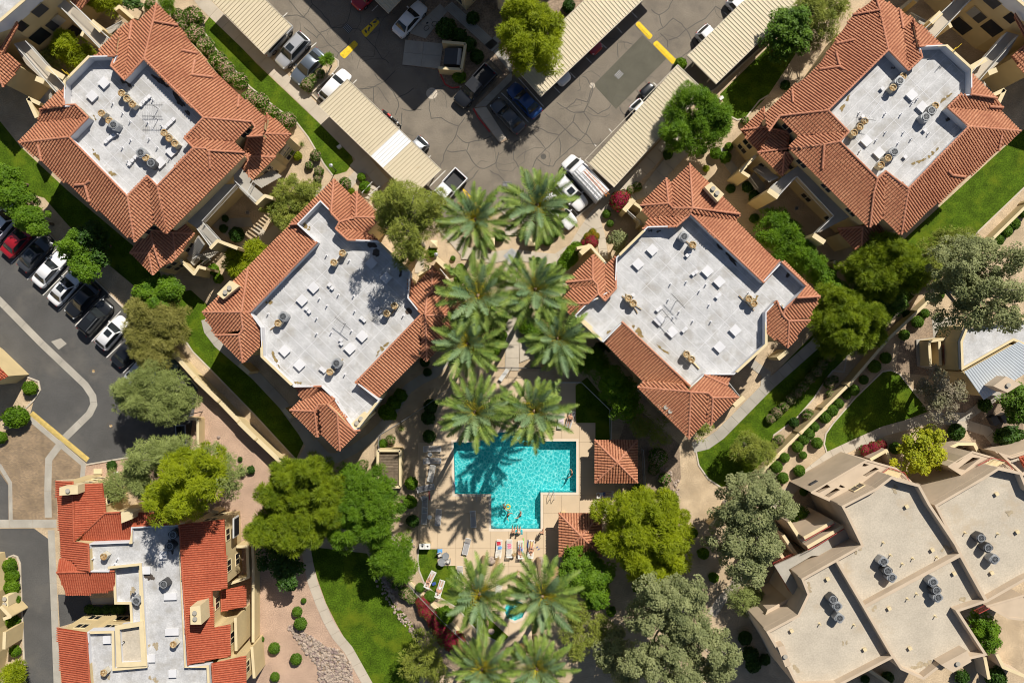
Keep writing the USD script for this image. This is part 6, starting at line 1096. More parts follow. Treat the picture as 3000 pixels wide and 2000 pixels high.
obj('body', cat_([bx(0, 0, .3, 1.1, 2.2, .1), bx(-.55, 0, .7, .06, 2.2, 1.0), bx(.55, 0, .7, .06, 2.2, 1.0), bx(0, 1.1, .7, 1.1, .06, 1.0), bx(0, -1.1, .7, 1.1, .06, 1.0)]), M['darkmetal'], bn2); obj('rim', cat_([bx(s * .55, 0, 1.23, .1, 2.3, .06) for s in (1, -1)] + [bx(0, s * 1.1, 1.23, 1.1, .1, .06) for s in (1, -1)]), M['greymetal'], bn2)
enclosure('tan wall behind the black bin at the pink gravel', [(548, 1225), (580, 1228), (580, 1315), (552, 1315)], 1.7)
pe = enclosure('cream walled pump enclosure with brown slatted top left of the pool', T(1, 2, (1120, 1000), (1325, 1000), (1325, 1335), (1120, 1335), (1120, 1000)), 2.2)
q = W2(T(1, 2, (1135, 1035), (1305, 1035), (1305, 1315), (1135, 1315)), 2.1); q = np.array(q)
for i in range(20):
    a, b = q[0] + (q[3] - q[0]) * (i + .5) / 20, q[1] + (q[2] - q[1]) * (i + .5) / 20; m = (a + b) / 2; obj('slat', bx(m[0], m[1], 2.12, np.linalg.norm(b - a), .13, .05), M['brownslat'] if 'brownslat' in M else M['bark'], pe)
def garden_wall(label, pts, z1, w=.22, step=.0, mat='wall'):
    g = thing('garden_wall', label, 'wall')
    for i, (a, b) in enumerate(zip(pts[:-1], pts[1:])):
        z = z1 + step * (i % 2); A, B = W(*a, z)[:2], W(*b, z)[:2]; n = max(1, int(np.linalg.norm(B - A) / 6))
        for k in range(n):
            zz = z + .14 * ((i + k) % 2); p, r = A + (B - A) * k / n, A + (B - A) * ((k + 1) / n - .001); obj('wall_panel', slab(strip([p, r], w), 0, zz), M[mat], g); obj('wall_cap', slab(strip([p, r], w + .1), zz + .002, zz + .07), M['coping'], g)
        obj('pier', bx(A[0], A[1], z / 2 + .1, .42, .42, z + .2, math.atan2(*(B - A)[::-1])), M[mat], g)
garden_wall('long cream garden wall running down the right side beside the row of clipped shrubs', [(3020, 590), (2900, 707), (2760, 845), (2594, 1000), (2486, 1126), (2416, 1195), (2346, 1265), (2276, 1335), (2172, 1440), (2080, 1540)], 1.8)
garden_wall('yellow cream garden wall between the left car park and the lawn strip', [(491, 1016), (574, 1108), (641, 1172), (702, 1236), (750, 1283), (833, 1362)], 1.8, .4)
def fence(label, pts, h=1.5, mat='darkmetal'):
    f = thing('metal_fence', label, 'fence'); pk = []; rl = []
    for a, b in zip(pts[:-1], pts[1:]):
        A, B = W(*a, h)[:2], W(*b, h)[:2]; L = np.linalg.norm(B - A); n = max(1, int(L / 2.2))
        for z in (.15, h - .05): rl.append(tube([[*A, z], [*B, z]], .025, 5))
        for i in range(n + 1):
            q = A + (B - A) * i / n; obj('post', bx(q[0], q[1], h / 2 + .05, .06, .06, h + .1), M[mat], f)
        for i in range(int(L / .13)):
            q = A + (B - A) * i * .13 / L; pk.append(bx(q[0], q[1], h / 2, .016, .016, h - .1))
    obj('rail', cat_(rl), M[mat], f); obj('pickets', cat_(pk), M[mat], f, kind='stuff')
fence('grey metal fence left of the pool garden along the curving path', T(1, 2, (1840, 385), (1560, 590), (1330, 740), (1125, 865), (1122, 1000)), mat='greymetal'); fence('metal fence with gate across the palm walk above the pool', [(1420, 1077), (1500, 1077), (1592, 1079)]); fence('pale metal fence around the shaded lawn behind the pool deck', [(1575, 1120), (1706, 1121), (1790, 1203), (1792, 1290)], mat='bluemetal'); fence('metal fence right of the pool pavilion', T(2, 2, (1210, 1000), (1222, 1230), (1235, 1440)), mat='greymetal'); fence('metal fence above the crimson flowers between the big lawn and the pool garden', T(1, 3, (1195, 185), (1290, 280), (1390, 650), (1460, 740), (1700, 990), (1960, 1240)), mat='greymetal')
for px in (T(1, 3, (1390, 620), (1640, 860), (1820, 1030), (1960, 1200)),): edging('garden_kerb', px, .35, .2, 'coping')
for i, px in enumerate(([(1062, 552), (1088, 532)], [(1080, 573), (1110, 545)])): pass
fn = thing('handrail', 'pair of pale handrails on steps left of the leaning olive tree', 'handrail')
for px in ((1060, 565, 1090, 533), (1080, 572, 1112, 546)): obj('rail', cat_([tube([W(px[0], px[1], .9), W(px[2], px[3], .9)], .04, 5)] + [tube([W(px[k], px[k + 1], .9), W(px[k], px[k + 1], .9) * [1, 1, 0]], .03, 5) for k in (0, 2)]), M['rail'], fn)
for i in range(4):
    a = np.array(W2([(1064 + i * 8, 572 - i * 8), (1080 + i * 8, 580 - i * 8)])); m = a.mean(0); obj('step', bx(m[0], m[1], .08 + .1 * i, 1.1, .4, .12, -.4), M['concrete'], fn)
# low planter piers in the palm court
for lab, u, v in (('stucco pier with pyramid cap beside the shrubs at the upper left palm', 1439, 708), ('stucco pier with pyramid cap below the upper left palm', 1405, 772), ('stucco pier under the upper right palm between two green balls', 1557, 709), ('stucco pier beside the concrete pad by the leaning tree', 1271, 715)):
    p = W(u, v, 1.0); q = thing('entry_pier', lab, 'pier', (p[0], p[1], 0), .0, 'stucco piers along the palm walk'); obj('shaft', bx(0, 0, .55, .75, .75, 1.1), M['wall'], q); obj('cap', trimesh.creation.cone(radius=.62, height=.3, sections=4).apply_transform(trimesh.transformations.rotation_matrix(math.pi / 4, [0, 0, 1])).apply_translation([0, 0, 1.1]), M['coping'], q)
def lamp(u, v, label, h=3.6):
    p = W(u, v); l = thing('street_lamp', label, 'lamp', (p[0], p[1], 0), 0, 'slim lamp posts'); obj('pole', cyl(0, 0, 0, h, .06, 8, .045), M['darkmetal'], l); obj('lamp_head', lathe([[0, h], [.14, h], [.2, h + .25], [.22, h + .3], [0, h + .42]], 12), M['greymetal'], l)
lamp(1287, 756, 'slim lamp post in gravel near the middle left roof corner'); lamp(593, 1205, 'slim lamp post in pink gravel by the yellow wall'); lamp(985, 500, 'slim lamp post on the narrow lawn strip beside the long carport', 2.4)
# ------------------------------------------------------------------ vegetation
M['lf_lime'] = leafm('yellow_green_leaves', (.2, .26, .008), (.56, .62, .015), 0.45)
M['lf_bright'] = leafm('bright_green_leaves', (.09, .19, .01), (.27, .43, .016), 0.45)
M['lf_mid'] = leafm('mid_green_leaves', (.06, .13, .01), (.17, .29, .016), .2)
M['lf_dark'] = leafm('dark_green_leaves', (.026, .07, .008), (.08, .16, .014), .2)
M['lf_olive'] = leafm('olive_leaves', (.15, .19, .025), (.42, .43, .07), .2)
M['lf_tan'] = leafm('tan_olive_leaves', (.2, .2, .04), (.52, .48, .15), 0.4)
M['lf_grey'] = leafm('grey_green_leaves', (.17, .2, .08), (.58, .6, .28), 0.4, warm=(.42, .38, .16))
M['lf_sage'] = leafm('sage_leaves', (.16, .2, .05), (.42, .48, .16), .2)
M['lf_pine'] = leafm('pine_needles', (.11, .17, .006), (.42, .5, .02), 0.35, nscale=.9)
M['lf_yellow'] = leafm('yellow_blossom', (0.28, 0.336, 0.0168), (0.7, 0.616, 0.021), .4)
M['lf_purple'] = leafm('mauve_blossom', (0.18, 0.18, 0.09), (0.48, 0.36, 0.33), .35, warm=(.4, .25, .3))
M['lf_palm'] = leafm('palm_fronds', (.09, .16, .03), (.44, .52, .09), .2, nscale=1.4, warm=(.68, .66, .28))
M['lf_palmcore'] = leafm('young_blue_green_fronds', (.12, .2, .09), (.36, .45, .2), .2)
M['lf_dead'] = leafm('dry_fronds', (.2, .13, .05), (.4, .28, .12), .1)
M['lf_palmnew'] = leafm('palm_fruit_stalks', (.4, .33, .02), (.6, .5, .04), .2)
M['lf_crimson'] = leafm('crimson_flowers', (.25, .008, .03), (.5, .02, .1), .3)
M['lf_pink'] = leafm('pale_pink_flowers', (.5, .3, .24), (.72, .55, .45), .3)
M['lf_orange'] = leafm('orange_flowers', (.5, .2, .01), (.65, .35, .02), .3)
def quads(cen, du, dv):
    """one quad per row: centre, half axes"""
    n = len(cen); V = np.stack([cen - du - dv * .35, cen + du - dv * .35, cen + du * .35 + dv, cen - du * .35 + dv], 1).reshape(-1, 3)
    return V, np.arange(4 * n).reshape(n, 4)
def unit(v): return v / np.maximum(np.linalg.norm(v, axis=-1, keepdims=True), 1e-9)
def leaves(g, clumps, per, style, size):
    """clumps (k, 4): x y z r; per leaves each, on the clumps' outer shells"""
    k = len(clumps); n = k * per; c = np.repeat(clumps, per, 0)
    d = unit(g.normal(0, 1, (n, 3)) + [0, 0, .35]); rad = g.uniform(.35, 1, n) ** .5
    p = c[:, :3] + d * (c[:, 3] * rad)[:, None] * [1, 1, .75]
    s = size * g.uniform(.6, 1.3, n)[:, None]
    if style == 'broad':
        nn = unit(d * .5 + g.normal(0, .5, (n, 3)) + [.2, .35, .8]); a = unit(np.cross(nn, g.normal(0, 1, (n, 3)))); b = np.cross(nn, a); return quads(p, a * s * .5, b * s * .55)
    if style == 'feather':   # long drooping sprays
        b = unit(d * [1, 1, .6] + g.normal(0, .45, (n, 3)) + [0, 0, -.1]); a = unit(np.cross(b, g.normal(0, .45, (n, 3)) + [.2, .35, .9])); return quads(p, a * s * .16, b * s * 1.15)
    b = unit(d * [1, 1, .8] + g.normal(0, .25, (n, 3))); a = unit(np.cross(b, g.normal(0, .45, (n, 3)) + [.2, .35, .9])); return quads(p, a * s * .1, b * s)   # needles
def dome(g, cx, cy, z0, rx, ry, h, rc, dens, flat=.5, hollow=.35):
    """clump centres over an uneven dome"""
    A = math.pi * rx * ry; k = max(4, int(A / (rc * rc) * dens)); out = []
    th = g.uniform(0, 2 * math.pi, k); rr = np.sqrt(g.uniform(0, 1, k)); wob = 1 + .16 * np.sin(th * 3 + g.uniform(0, 6)) + .1 * np.sin(th * 5 + g.uniform(0, 6))
    x, y = cx + rx * rr * np.cos(th) * wob * .9, cy + ry * rr * np.sin(th) * wob * .9
    z = z0 + h * (np.sqrt(np.clip(1 - rr ** 2, 0, 1)) * g.uniform(hollow, 1, k) * (1 - flat) + flat * (1 - rr * .6) * g.uniform(.55, 1., k))
    return np.c_[x, y, z, rc * g.uniform(.6, 1.25, k)]
STY = {  # clump radius, clumps per area, leaves per clump, style, leaf size, material, bark
 'lime': (.75, 1.6, 200, 'feather', .22, 'lf_lime', 'bark'), 'bright': (.7, 1.7, 200, 'feather', .2, 'lf_bright', 'bark'), 'broad': (.62, 1.9, 130, 'broad', .17, 'lf_bright', 'bark'), 'darkbroad': (.62, 1.9, 120, 'broad', .18, 'lf_mid', 'bark'),
 'olive': (.65, 1.25, 150, 'feather', .18, 'lf_olive', 'greybark'), 'tan': (.7, 1.6, 190, 'feather', .18, 'lf_tan', 'greybark'), 'grey': (.7, 1.4, 150, 'broad', .17, 'lf_grey', 'greybark'), 'sage': (.7, 1.55, 170, 'feather', .17, 'lf_sage', 'greybark'),
 'pine': (.6, 1.9, 240, 'needle', .24, 'lf_pine', 'greybark'), 'yellow': (.6, 1.1, 80, 'broad', .2, 'lf_yellow', 'greybark'), 'purple': (.7, .85, 75, 'broad', .18, 'lf_purple', 'greybark'), 'dark': (.7, 1.5, 80, 'broad', .24, 'lf_dark', 'bark'), 'airy': (.7, .85, 130, 'feather', .18, 'lf_olive', 'greybark')}
seedc = [100]
def tree(name, label, lobes, kind, h=7., base=None, group=None, flat=.5):
    """lobes: (u, v, rx, ry) in photograph pixels as seen at about two thirds of the height"""
    seedc[0] += 1; g = np.random.default_rng(seedc[0]); rc, dens, per, style, size, mat, bark = STY[kind]
    C = []
    for lb in lobes:
        u, v, rx, ry = (*lb, lb[2]) if len(lb) == 3 else lb; hh = h * g.uniform(.88, 1.06); zc = hh * .72; q = W(u, v, zc); k = (1 - zc / H) / S * (1.1 if style != 'broad' else 1.05)
        C.append(dome(g, q[0], q[1], hh * .42, rx * k, ry * k, hh * .58, rc, dens, flat))
    C = np.vstack(C); cen = C[:, :3].mean(0)
    b0 = W(*base) if base is not None else np.array([cen[0], cen[1], 0.])
    t = thing(name, label, 'tree', (b0[0], b0[1], 0), 0, group); C[:, :2] -= b0[:2]; top = cen - b0
    V, F = leaves(g, C, per, style, size); raw('crown', V, F, M[mat], t)
    r0 = .045 * h * .62; fork = np.array([top[0] * .35, top[1] * .35, h * .32])
    parts = [tube([[0, 0, -.1], [top[0] * .1 + g.normal(0, .05), top[1] * .1, h * .15], fork], [r0 * 1.25, r0, r0 * .85], 8)]
    for c in C[g.choice(len(C), min(len(C), 14 if kind not in ('purple', 'yellow', 'airy', 'olive') else 30), replace=False)]:
        m = fork * .45 + c[:3] * .55 + g.normal(0, .2, 3) - [0, 0, .25]; parts.append(tube([fork, m, c[:3]], [r0 * .5, r0 * .28, r0 * .08], 5))
    obj('trunk', cat_(parts), M[bark], t, smooth=50); return t
TREES = [
 ('broadleaf_tree', 'yellow green tree beside the top left footbridges', [(205, 135, 52, 48)], 'lime', 5), ('shrubby_tree', 'small grey green tree left of the yellow green tree by the footbridges', [(148, 160, 28, 26)], 'sage', 3.5), ('broadleaf_tree', 'yellow green tree at the top edge above the upper left roof', [(300, 5, 52, 30)], 'lime', 5), ('broadleaf_tree', 'small bright tree at the top edge right of the upper left roof tip', [(492, 10, 20, 18)], 'bright', 3.5), ('broadleaf_tree', 'dark green tree at the top edge left of the walkway', [(385, 12, 22, 18)], 'dark', 3.5),
 ('sapling', 'small bright green sapling on the planted island between cars', [(955, 178, 16, 18)], 'bright', 3.), ('feathery_tree', 'big feathery yellow green tree spreading over the top centre carport', [(1525, 40, 50, 60), (1590, 70, 62, 60), (1540, 130, 66, 55), (1600, 150, 45, 40), (1500, 100, 40, 50)], 'lime', 10), ('feathery_tree', 'bright green feathery tree covering the end of the centre right carport', [(2040, 310, 75, 55), (2055, 380, 75, 50), (1990, 390, 40, 40), (2100, 340, 40, 50)], 'bright', 8),
 ('broadleaf_tree', 'dense dark green tree above the shaded lawn at the upper right', [(2310, 95, 72, 70), (2330, 60, 50, 45)], 'darkbroad', 8), ('broadleaf_tree', 'olive green tree right of the dense dark tree at the upper right', [(2410, 60, 50, 60), (2440, 20, 50, 30), (2370, 20, 45, 30)], 'olive', 7),
 ('broadleaf_tree', 'green tree at the left edge above the white pickup, uppermost of its row', [(14, 525, 40, 42)], 'broad', 6), ('broadleaf_tree', 'green tree at the left edge next to the white pickup, middle of its row', [(35, 580, 52, 45), (10, 560, 40, 40)], 'broad', 6.5), ('broadleaf_tree', 'green tree over the dark red sedan, lowest of the three at the left edge', [(82, 635, 48, 40), (105, 665, 28, 22)], 'broad', 6.5),
 ('broadleaf_tree', 'two lobed green tree above the white sedans in the left car row', [(205, 725, 36, 38), (235, 775, 38, 36), (260, 800, 26, 22), (225, 690, 22, 18)], 'broad', 6.5), ('broadleaf_tree', 'dark green tree in the building shade beside the two lobed tree', [(262, 690, 50, 40), (290, 750, 30, 34)], 'dark', 5.5), ('broadleaf_tree', 'bright round green tree above the olive tree by the left lawn', [(438, 858, 42, 40), (490, 855, 38, 44), (465, 885, 36, 26)], 'broad', 6),
 ('desert_tree', 'wispy tan olive tree over the white hatchback in the left lot', [(412, 910, 48, 40), (470, 930, 60, 50), (420, 980, 62, 40), (470, 1000, 55, 38), (500, 960, 35, 40), (440, 1040, 55, 38)], 'tan', 6.5), ('desert_tree', 'grey green spreading tree over the lower end of the left car park', [(370, 1140, 42, 40), (440, 1120, 60, 55), (500, 1150, 55, 60), (400, 1180, 60, 40), (480, 1205, 55, 32), (540, 1165, 32, 40)], 'sage', 8),
 ('desert_tree', 'yellow tinged spreading tree beside the orange townhouse', [(420, 1340, 55, 50), (500, 1330, 60, 45), (420, 1410, 58, 50), (600, 1370, 45, 55), (660, 1400, 40, 50), (390, 1390, 30, 40)], 'sage', 14), ('desert_tree', 'bright yellow green tree leaning into the grey tree by the orange townhouse', [(520, 1390, 55, 60), (480, 1450, 55, 55), (540, 1470, 55, 50), (590, 1350, 40, 30), (600, 1420, 40, 40), (500, 1500, 55, 30)], 'lime', 17), ('desert_tree', 'small grey tree over the orange townhouse roof edge', [(330, 1430, 34, 38)], 'sage', 6),
 ('feathery_tree', 'olive green feathery tree between the two left apartment buildings', [(850, 560, 45, 45), (820, 610, 48, 45), (880, 600, 45, 40), (840, 650, 45, 25), (900, 560, 25, 40)], 'olive', 7), ('feathery_tree', 'lime green tree beside the stairs of the upper left building', [(735, 740, 34, 28), (690, 775, 40, 34), (720, 800, 40, 30), (750, 760, 28, 30)], 'lime', 5.5),
 ('desert_tree', 'tall airy olive tree leaning with dark trunk by the white pickup', [(1160, 570, 55, 40), (1220, 600, 60, 45), (1150, 640, 48, 45), (1190, 690, 50, 48), (1255, 640, 48, 40), (1130, 600, 40, 40), (1200, 740, 45, 35), (1280, 600, 30, 35)], 'olive', 20), ('olive_tree', 'small silvery olive tree below the crimson bush', [(1812, 705, 27, 30)], 'grey', 3.5),
 ('feathery_tree', 'long bright green feathery tree along the right building eave', [(2275, 655, 42, 40), (2310, 700, 55, 40), (2340, 740, 55, 40), (2385, 780, 45, 30), (2255, 690, 25, 30)], 'bright', 7), ('broadleaf_tree', 'green bushy tree between the feathery tree and the lower pine', [(2420, 820, 45, 32), (2450, 850, 45, 28)], 'broad', 6),
 ('pine_tree', 'upper pine tree beside the long lawn on the right', [(2600, 725, 60, 45), (2560, 770, 70, 50), (2640, 770, 70, 55), (2590, 820, 75, 50), (2680, 800, 45, 45), (2540, 800, 40, 40)], 'pine', 9.5), ('pine_tree', 'lower pine tree beside the garden wall on the right', [(2460, 885, 60, 45), (2500, 930, 75, 50), (2440, 940, 55, 45), (2530, 980, 60, 45), (2470, 990, 70, 40), (2560, 930, 35, 45)], 'pine', 9.5), ('broadleaf_tree', 'green understorey tree between the two pines', [(2570, 880, 50, 30), (2620, 880, 50, 30)], 'darkbroad', 5),
 ('eucalyptus_tree', 'large silver green eucalyptus at the right edge over the garden wall', [(2800, 770, 60, 60), (2870, 740, 75, 50), (2950, 760, 70, 55), (2830, 850, 75, 60), (2920, 860, 80, 60), (2860, 930, 70, 40), (2960, 930, 60, 40)], 'grey', 18), ('desert_tree', 'yellow olive tree between the lawn and the large silver eucalyptus', [(2760, 730, 50, 42), (2810, 700, 60, 30), (2740, 780, 40, 40)], 'olive', 7),
 ('broadleaf_tree', 'bright green tree left of the right building chimney above the pool', [(1795, 1110, 34, 32), (1825, 1150, 44, 42), (1835, 1195, 40, 34), (1790, 1140, 26, 34)], 'broad', 6.5), ('shrubby_tree', 'dull olive shrub tree below the bright green tree by the right building', [(1875, 1240, 38, 30), (1915, 1265, 40, 36)], 'airy', 4.5), ('broadleaf_tree', 'leafy bright bush tree under the palm right of the pool gate', [(1740, 1065, 40, 28)], 'bright', 4), ('feathery_tree', 'olive green tree on the long lawn near its lower end', [(2190, 1310, 40, 36), (2230, 1330, 40, 36)], 'olive', 6), ('shrubby_tree', 'small olive tree at the path loop below the right building', [(2076, 1258, 28, 28)], 'airy', 3.5),
 ('flowering_tree', 'wispy mauve flowering tree by the triangular lawn', [(2740, 1110, 42, 36), (2780, 1150, 55, 48), (2770, 1200, 50, 45), (2810, 1150, 36, 36)], 'purple', 9), ('flowering_tree', 'yellow blossoming tree over the beige block terrace', [(2690, 1290, 40, 30), (2710, 1320, 55, 45), (2690, 1350, 50, 40), (2750, 1340, 38, 30), (2740, 1280, 30, 30)], 'yellow', 6.5), ('broadleaf_tree', 'dark green tree at the right edge below the blue metal roof', [(2980, 1170, 36, 40), (2990, 1210, 32, 30)], 'darkbroad', 5.5),
 ('pine_tree', 'large bright pine tree left of the path at the bottom centre', [(840, 1400, 55, 42), (910, 1385, 50, 40), (800, 1450, 55, 42), (880, 1450, 70, 50), (950, 1440, 45, 45), (820, 1520, 70, 45), (900, 1520, 65, 45), (960, 1500, 42, 42), (780, 1560, 55, 40), (850, 1580, 60, 38), (900, 1560, 40, 40)], 'pine', 11), ('feathery_tree', 'vivid green mesquite tree right of the large bright pine', [(1030, 1420, 55, 45), (1090, 1430, 55, 42), (1030, 1490, 65, 50), (1110, 1490, 55, 50), (1010, 1560, 60, 45), (1090, 1550, 55, 40)], 'bright', 9), ('feathery_tree', 'smaller rounded green tree at the pool garden corner below the mesquite', [(1140, 1600, 50, 35), (1150, 1650, 58, 38), (1120, 1640, 36, 40), (1180, 1670, 32, 30)], 'bright', 6.5), ('broadleaf_tree', 'dark low tree in the shade below the large bright pine', [(840, 1680, 42, 46), (800, 1640, 45, 35)], 'dark', 4.5),
 ('palo_verde_tree', 'big glowing yellow green palo verde right of the lower pavilion', [(1830, 1500, 70, 50), (1910, 1490, 70, 50), (1970, 1530, 52, 55), (1850, 1570, 75, 55), (1940, 1590, 70, 60), (1980, 1640, 42, 42), (1880, 1650, 55, 42), (1920, 1680, 45, 30), (1800, 1600, 40, 35)], 'lime', 9.5), ('citrus_tree', 'round dense green citrus tree below the lower pavilion', [(1700, 1650, 52, 42), (1740, 1690, 58, 50), (1680, 1690, 40, 42), (1745, 1750, 42, 38)], 'broad', 5.5),
 ('eucalyptus_tree', 'silver green eucalyptus by the garden wall above the beige block', [(2190, 1440, 60, 45), (2250, 1440, 55, 45), (2160, 1500, 60, 42), (2220, 1520, 70, 55), (2150, 1580, 60, 55), (2230, 1600, 75, 60), (2200, 1670, 65, 45), (2290, 1480, 40, 50)], 'grey', 15), ('eucalyptus_tree', 'tall silver green eucalyptus at the bottom, left of the beige block', [(1920, 1740, 60, 45), (1980, 1770, 55, 50), (2040, 1740, 38, 45), (1900, 1820, 60, 45), (2020, 1840, 80, 60), (1960, 1890, 75, 55), (2080, 1900, 65, 60), (1890, 1950, 70, 45), (1990, 1970, 85, 45), (2110, 1960, 55, 45), (2140, 1930, 30, 40)], 'grey', 15), ('eucalyptus_tree', 'pale silver bush tree at the bottom centre between palms and the tall eucalyptus', [(1780, 1930, 45, 42), (1840, 1970, 50, 30), (1810, 1890, 40, 35)], 'grey', 8),
 ('desert_tree', 'airy grey olive tree right of the lowest palms', [(1690, 1790, 34, 40), (1730, 1850, 45, 42), (1690, 1890, 45, 40), (1770, 1840, 32, 28)], 'airy', 6), ('shrubby_tree', 'rounded grey green bush by the lower curve of the right path', [(2185, 1752, 44, 40)], 'sage', 4), ('desert_tree', 'dark olive tree at the bottom edge of the big lawn', [(1250, 1900, 40, 45), (1230, 1950, 55, 42), (1280, 1960, 45, 40)], 'airy', 6.5), ('broadleaf_tree', 'vivid round green tree in the notch of the beige block', [(2885, 1835, 40, 34), (2900, 1875, 42, 36)], 'broad', 6.5), ('shrubby_tree', 'bushy green shrub by the beige block stairs', [(2346, 1525, 28, 36)], 'darkbroad', 3.5), ('shrubby_tree', 'lime coloured shrub at the bottom left beside the townhouse', [(38, 1985, 34, 24), (58, 1965, 14, 20)], 'lime', 3.5)]
for nm, lab, lobes, kind, h in TREES: tree(nm, lab, lobes, kind, h, base=(1230, 722) if 'dark trunk' in lab else None)
# --- palms
def palm_proto(seed):
    g = np.random.default_rng(seed); hT = 14.2
    r = thing('date_palm', '-', 'palm', (0, 0, -60))
    zz = np.linspace(-.1, hT, 16); obj('trunk', tube(np.c_[np.zeros(16), np.zeros(16), zz], .24 + .05 * np.sin(np.arange(16) * 2.4) + np.linspace(.06, 0, 16), 9), M['palmbark'], r, smooth=30)
    obj('boot', lathe([[0, hT - .9], [.3, hT - .9], [.48, hT - .3], [.42, hT + .25], [.15, hT + .6], [0, hT + .7]], 12), M['palmbark'], r)
    fr_v, fr_f, off, stalks, own = [], [], 0, [], []
    for i in range(50):
        a = i * 2.39996 + g.uniform(-.15, .15); e = math.radians(g.uniform(62, 80) - 98 * (i / 50) ** .9); L = g.uniform(3.2, 4.7) * (1 if i > 8 else .8); n = 20
        s = np.linspace(0, 1, n); el = e - s ** 1.6 * g.uniform(.5, .95); dx = np.cumsum(np.cos(el)) * L / n; dz = np.cumsum(np.sin(el)) * L / n; sw = g.normal(0, .12) * s ** 2 * L
        ca, sa = math.cos(a), math.sin(a); P = np.c_[dx * ca - sw * sa, dx * sa + sw * ca, dz + hT + .2]
        stalks.append(tube(P[::5], np.linspace(.035, .008, len(P[::5])), 4))
        t = unit(np.gradient(P, axis=0)); up = unit(np.c_[-np.sin(el) * ca, -np.sin(el) * sa, np.cos(el)]); side = np.cross(t, up)
        for k in range(3, n):
            for sgn in (-1, 1):
                for sub in ((0, .5) if k > 8 else (0,)):
                    q = P[k] + (t[k] * L / n * sub); ll = (.6 * math.sin(math.pi * min(1, .16 + s[k] * .84)) ** .6 + .1) * g.uniform(.85, 1.1)
                    dr = unit(side[k] * sgn * .8 + t[k] * .62 + up[k] * g.uniform(.0, .45)); w_ = unit(np.cross(dr, up[k])) * .05
                    fr_v += [q - w_, q + w_, q + dr * ll]; fr_f.append([off, off + 1, off + 2]); off += 3; own.append(i)
    fr_v, fr_f = np.array(fr_v), np.array(fr_f); own = np.repeat(np.array(own), 1); young = own < 10; dead = own >= 47
    for nm, sel, mt in (('young_fronds', young, 'lf_palmcore'), ('fronds', ~young & ~dead, 'lf_palm'), ('dry_fronds', dead, 'lf_dead')):
        ff = fr_f[sel]; raw(nm, fr_v[ff.ravel()], np.arange(ff.size).reshape(-1, 3), M[mt], r)
    obj('stalks', cat_(stalks), M['lf_palm'], r)
    fs = []
    for i in range(26):
        a = (i % 5) * 1.256 + seed + g.normal(0, .22); e = g.uniform(.3, 1.); b = np.array([math.cos(a) * math.cos(e), math.sin(a) * math.cos(e), math.sin(e)])
        for k in range(16): d = unit(b + g.normal(0, .16, 3)); fs.append(tube([[0, 0, hT + .2], d * .6 + [0, 0, hT + .2], d * g.uniform(1.0, 1.75) + [0, 0, hT - .05]], [.03, .03, .02], 3))
    obj('flower_stalks', cat_(fs), M['lf_palmnew'], r); return r
PALMS = [(1391, 643, 'left of the pair by the parking court'), (1573, 602, 'right of the pair by the parking court'), (1400, 867, 'second from the top in the left palm row'), (1567, 848, 'second from the top in the right palm row'), (1369, 1006, 'third from the top in the left palm row'), (1632, 992, 'third from the top in the right palm row'), (1391, 1207, 'at the upper left corner of the pool'), (1564, 1204, 'at the top edge of the pool, right of the corner one'), (1404, 1739, 'beside the small curved lawn below the pool'), (1589, 1745, 'beside the spa below the lower pavilion'), (1413, 1959, 'at the bottom edge by the crimson flowers'), (1573, 1956, 'at the bottom edge right of the crimson flower palm')]
for i, (u, v, lab) in enumerate(PALMS):
    z = 14.5 if i < 8 else 13; sc = z / 14.5; p = W(u, v, z)
    ps = rng.uniform(.88, 1.08); put('palm%d' % (i % 4), lambda i=i: palm_proto(40 + i), 'date_palm', 'tall date palm ' + lab, 'palm', (p[0], p[1], 0), i * 1.7, 'date palms along the palm walk and pool', (ps, ps, sc))
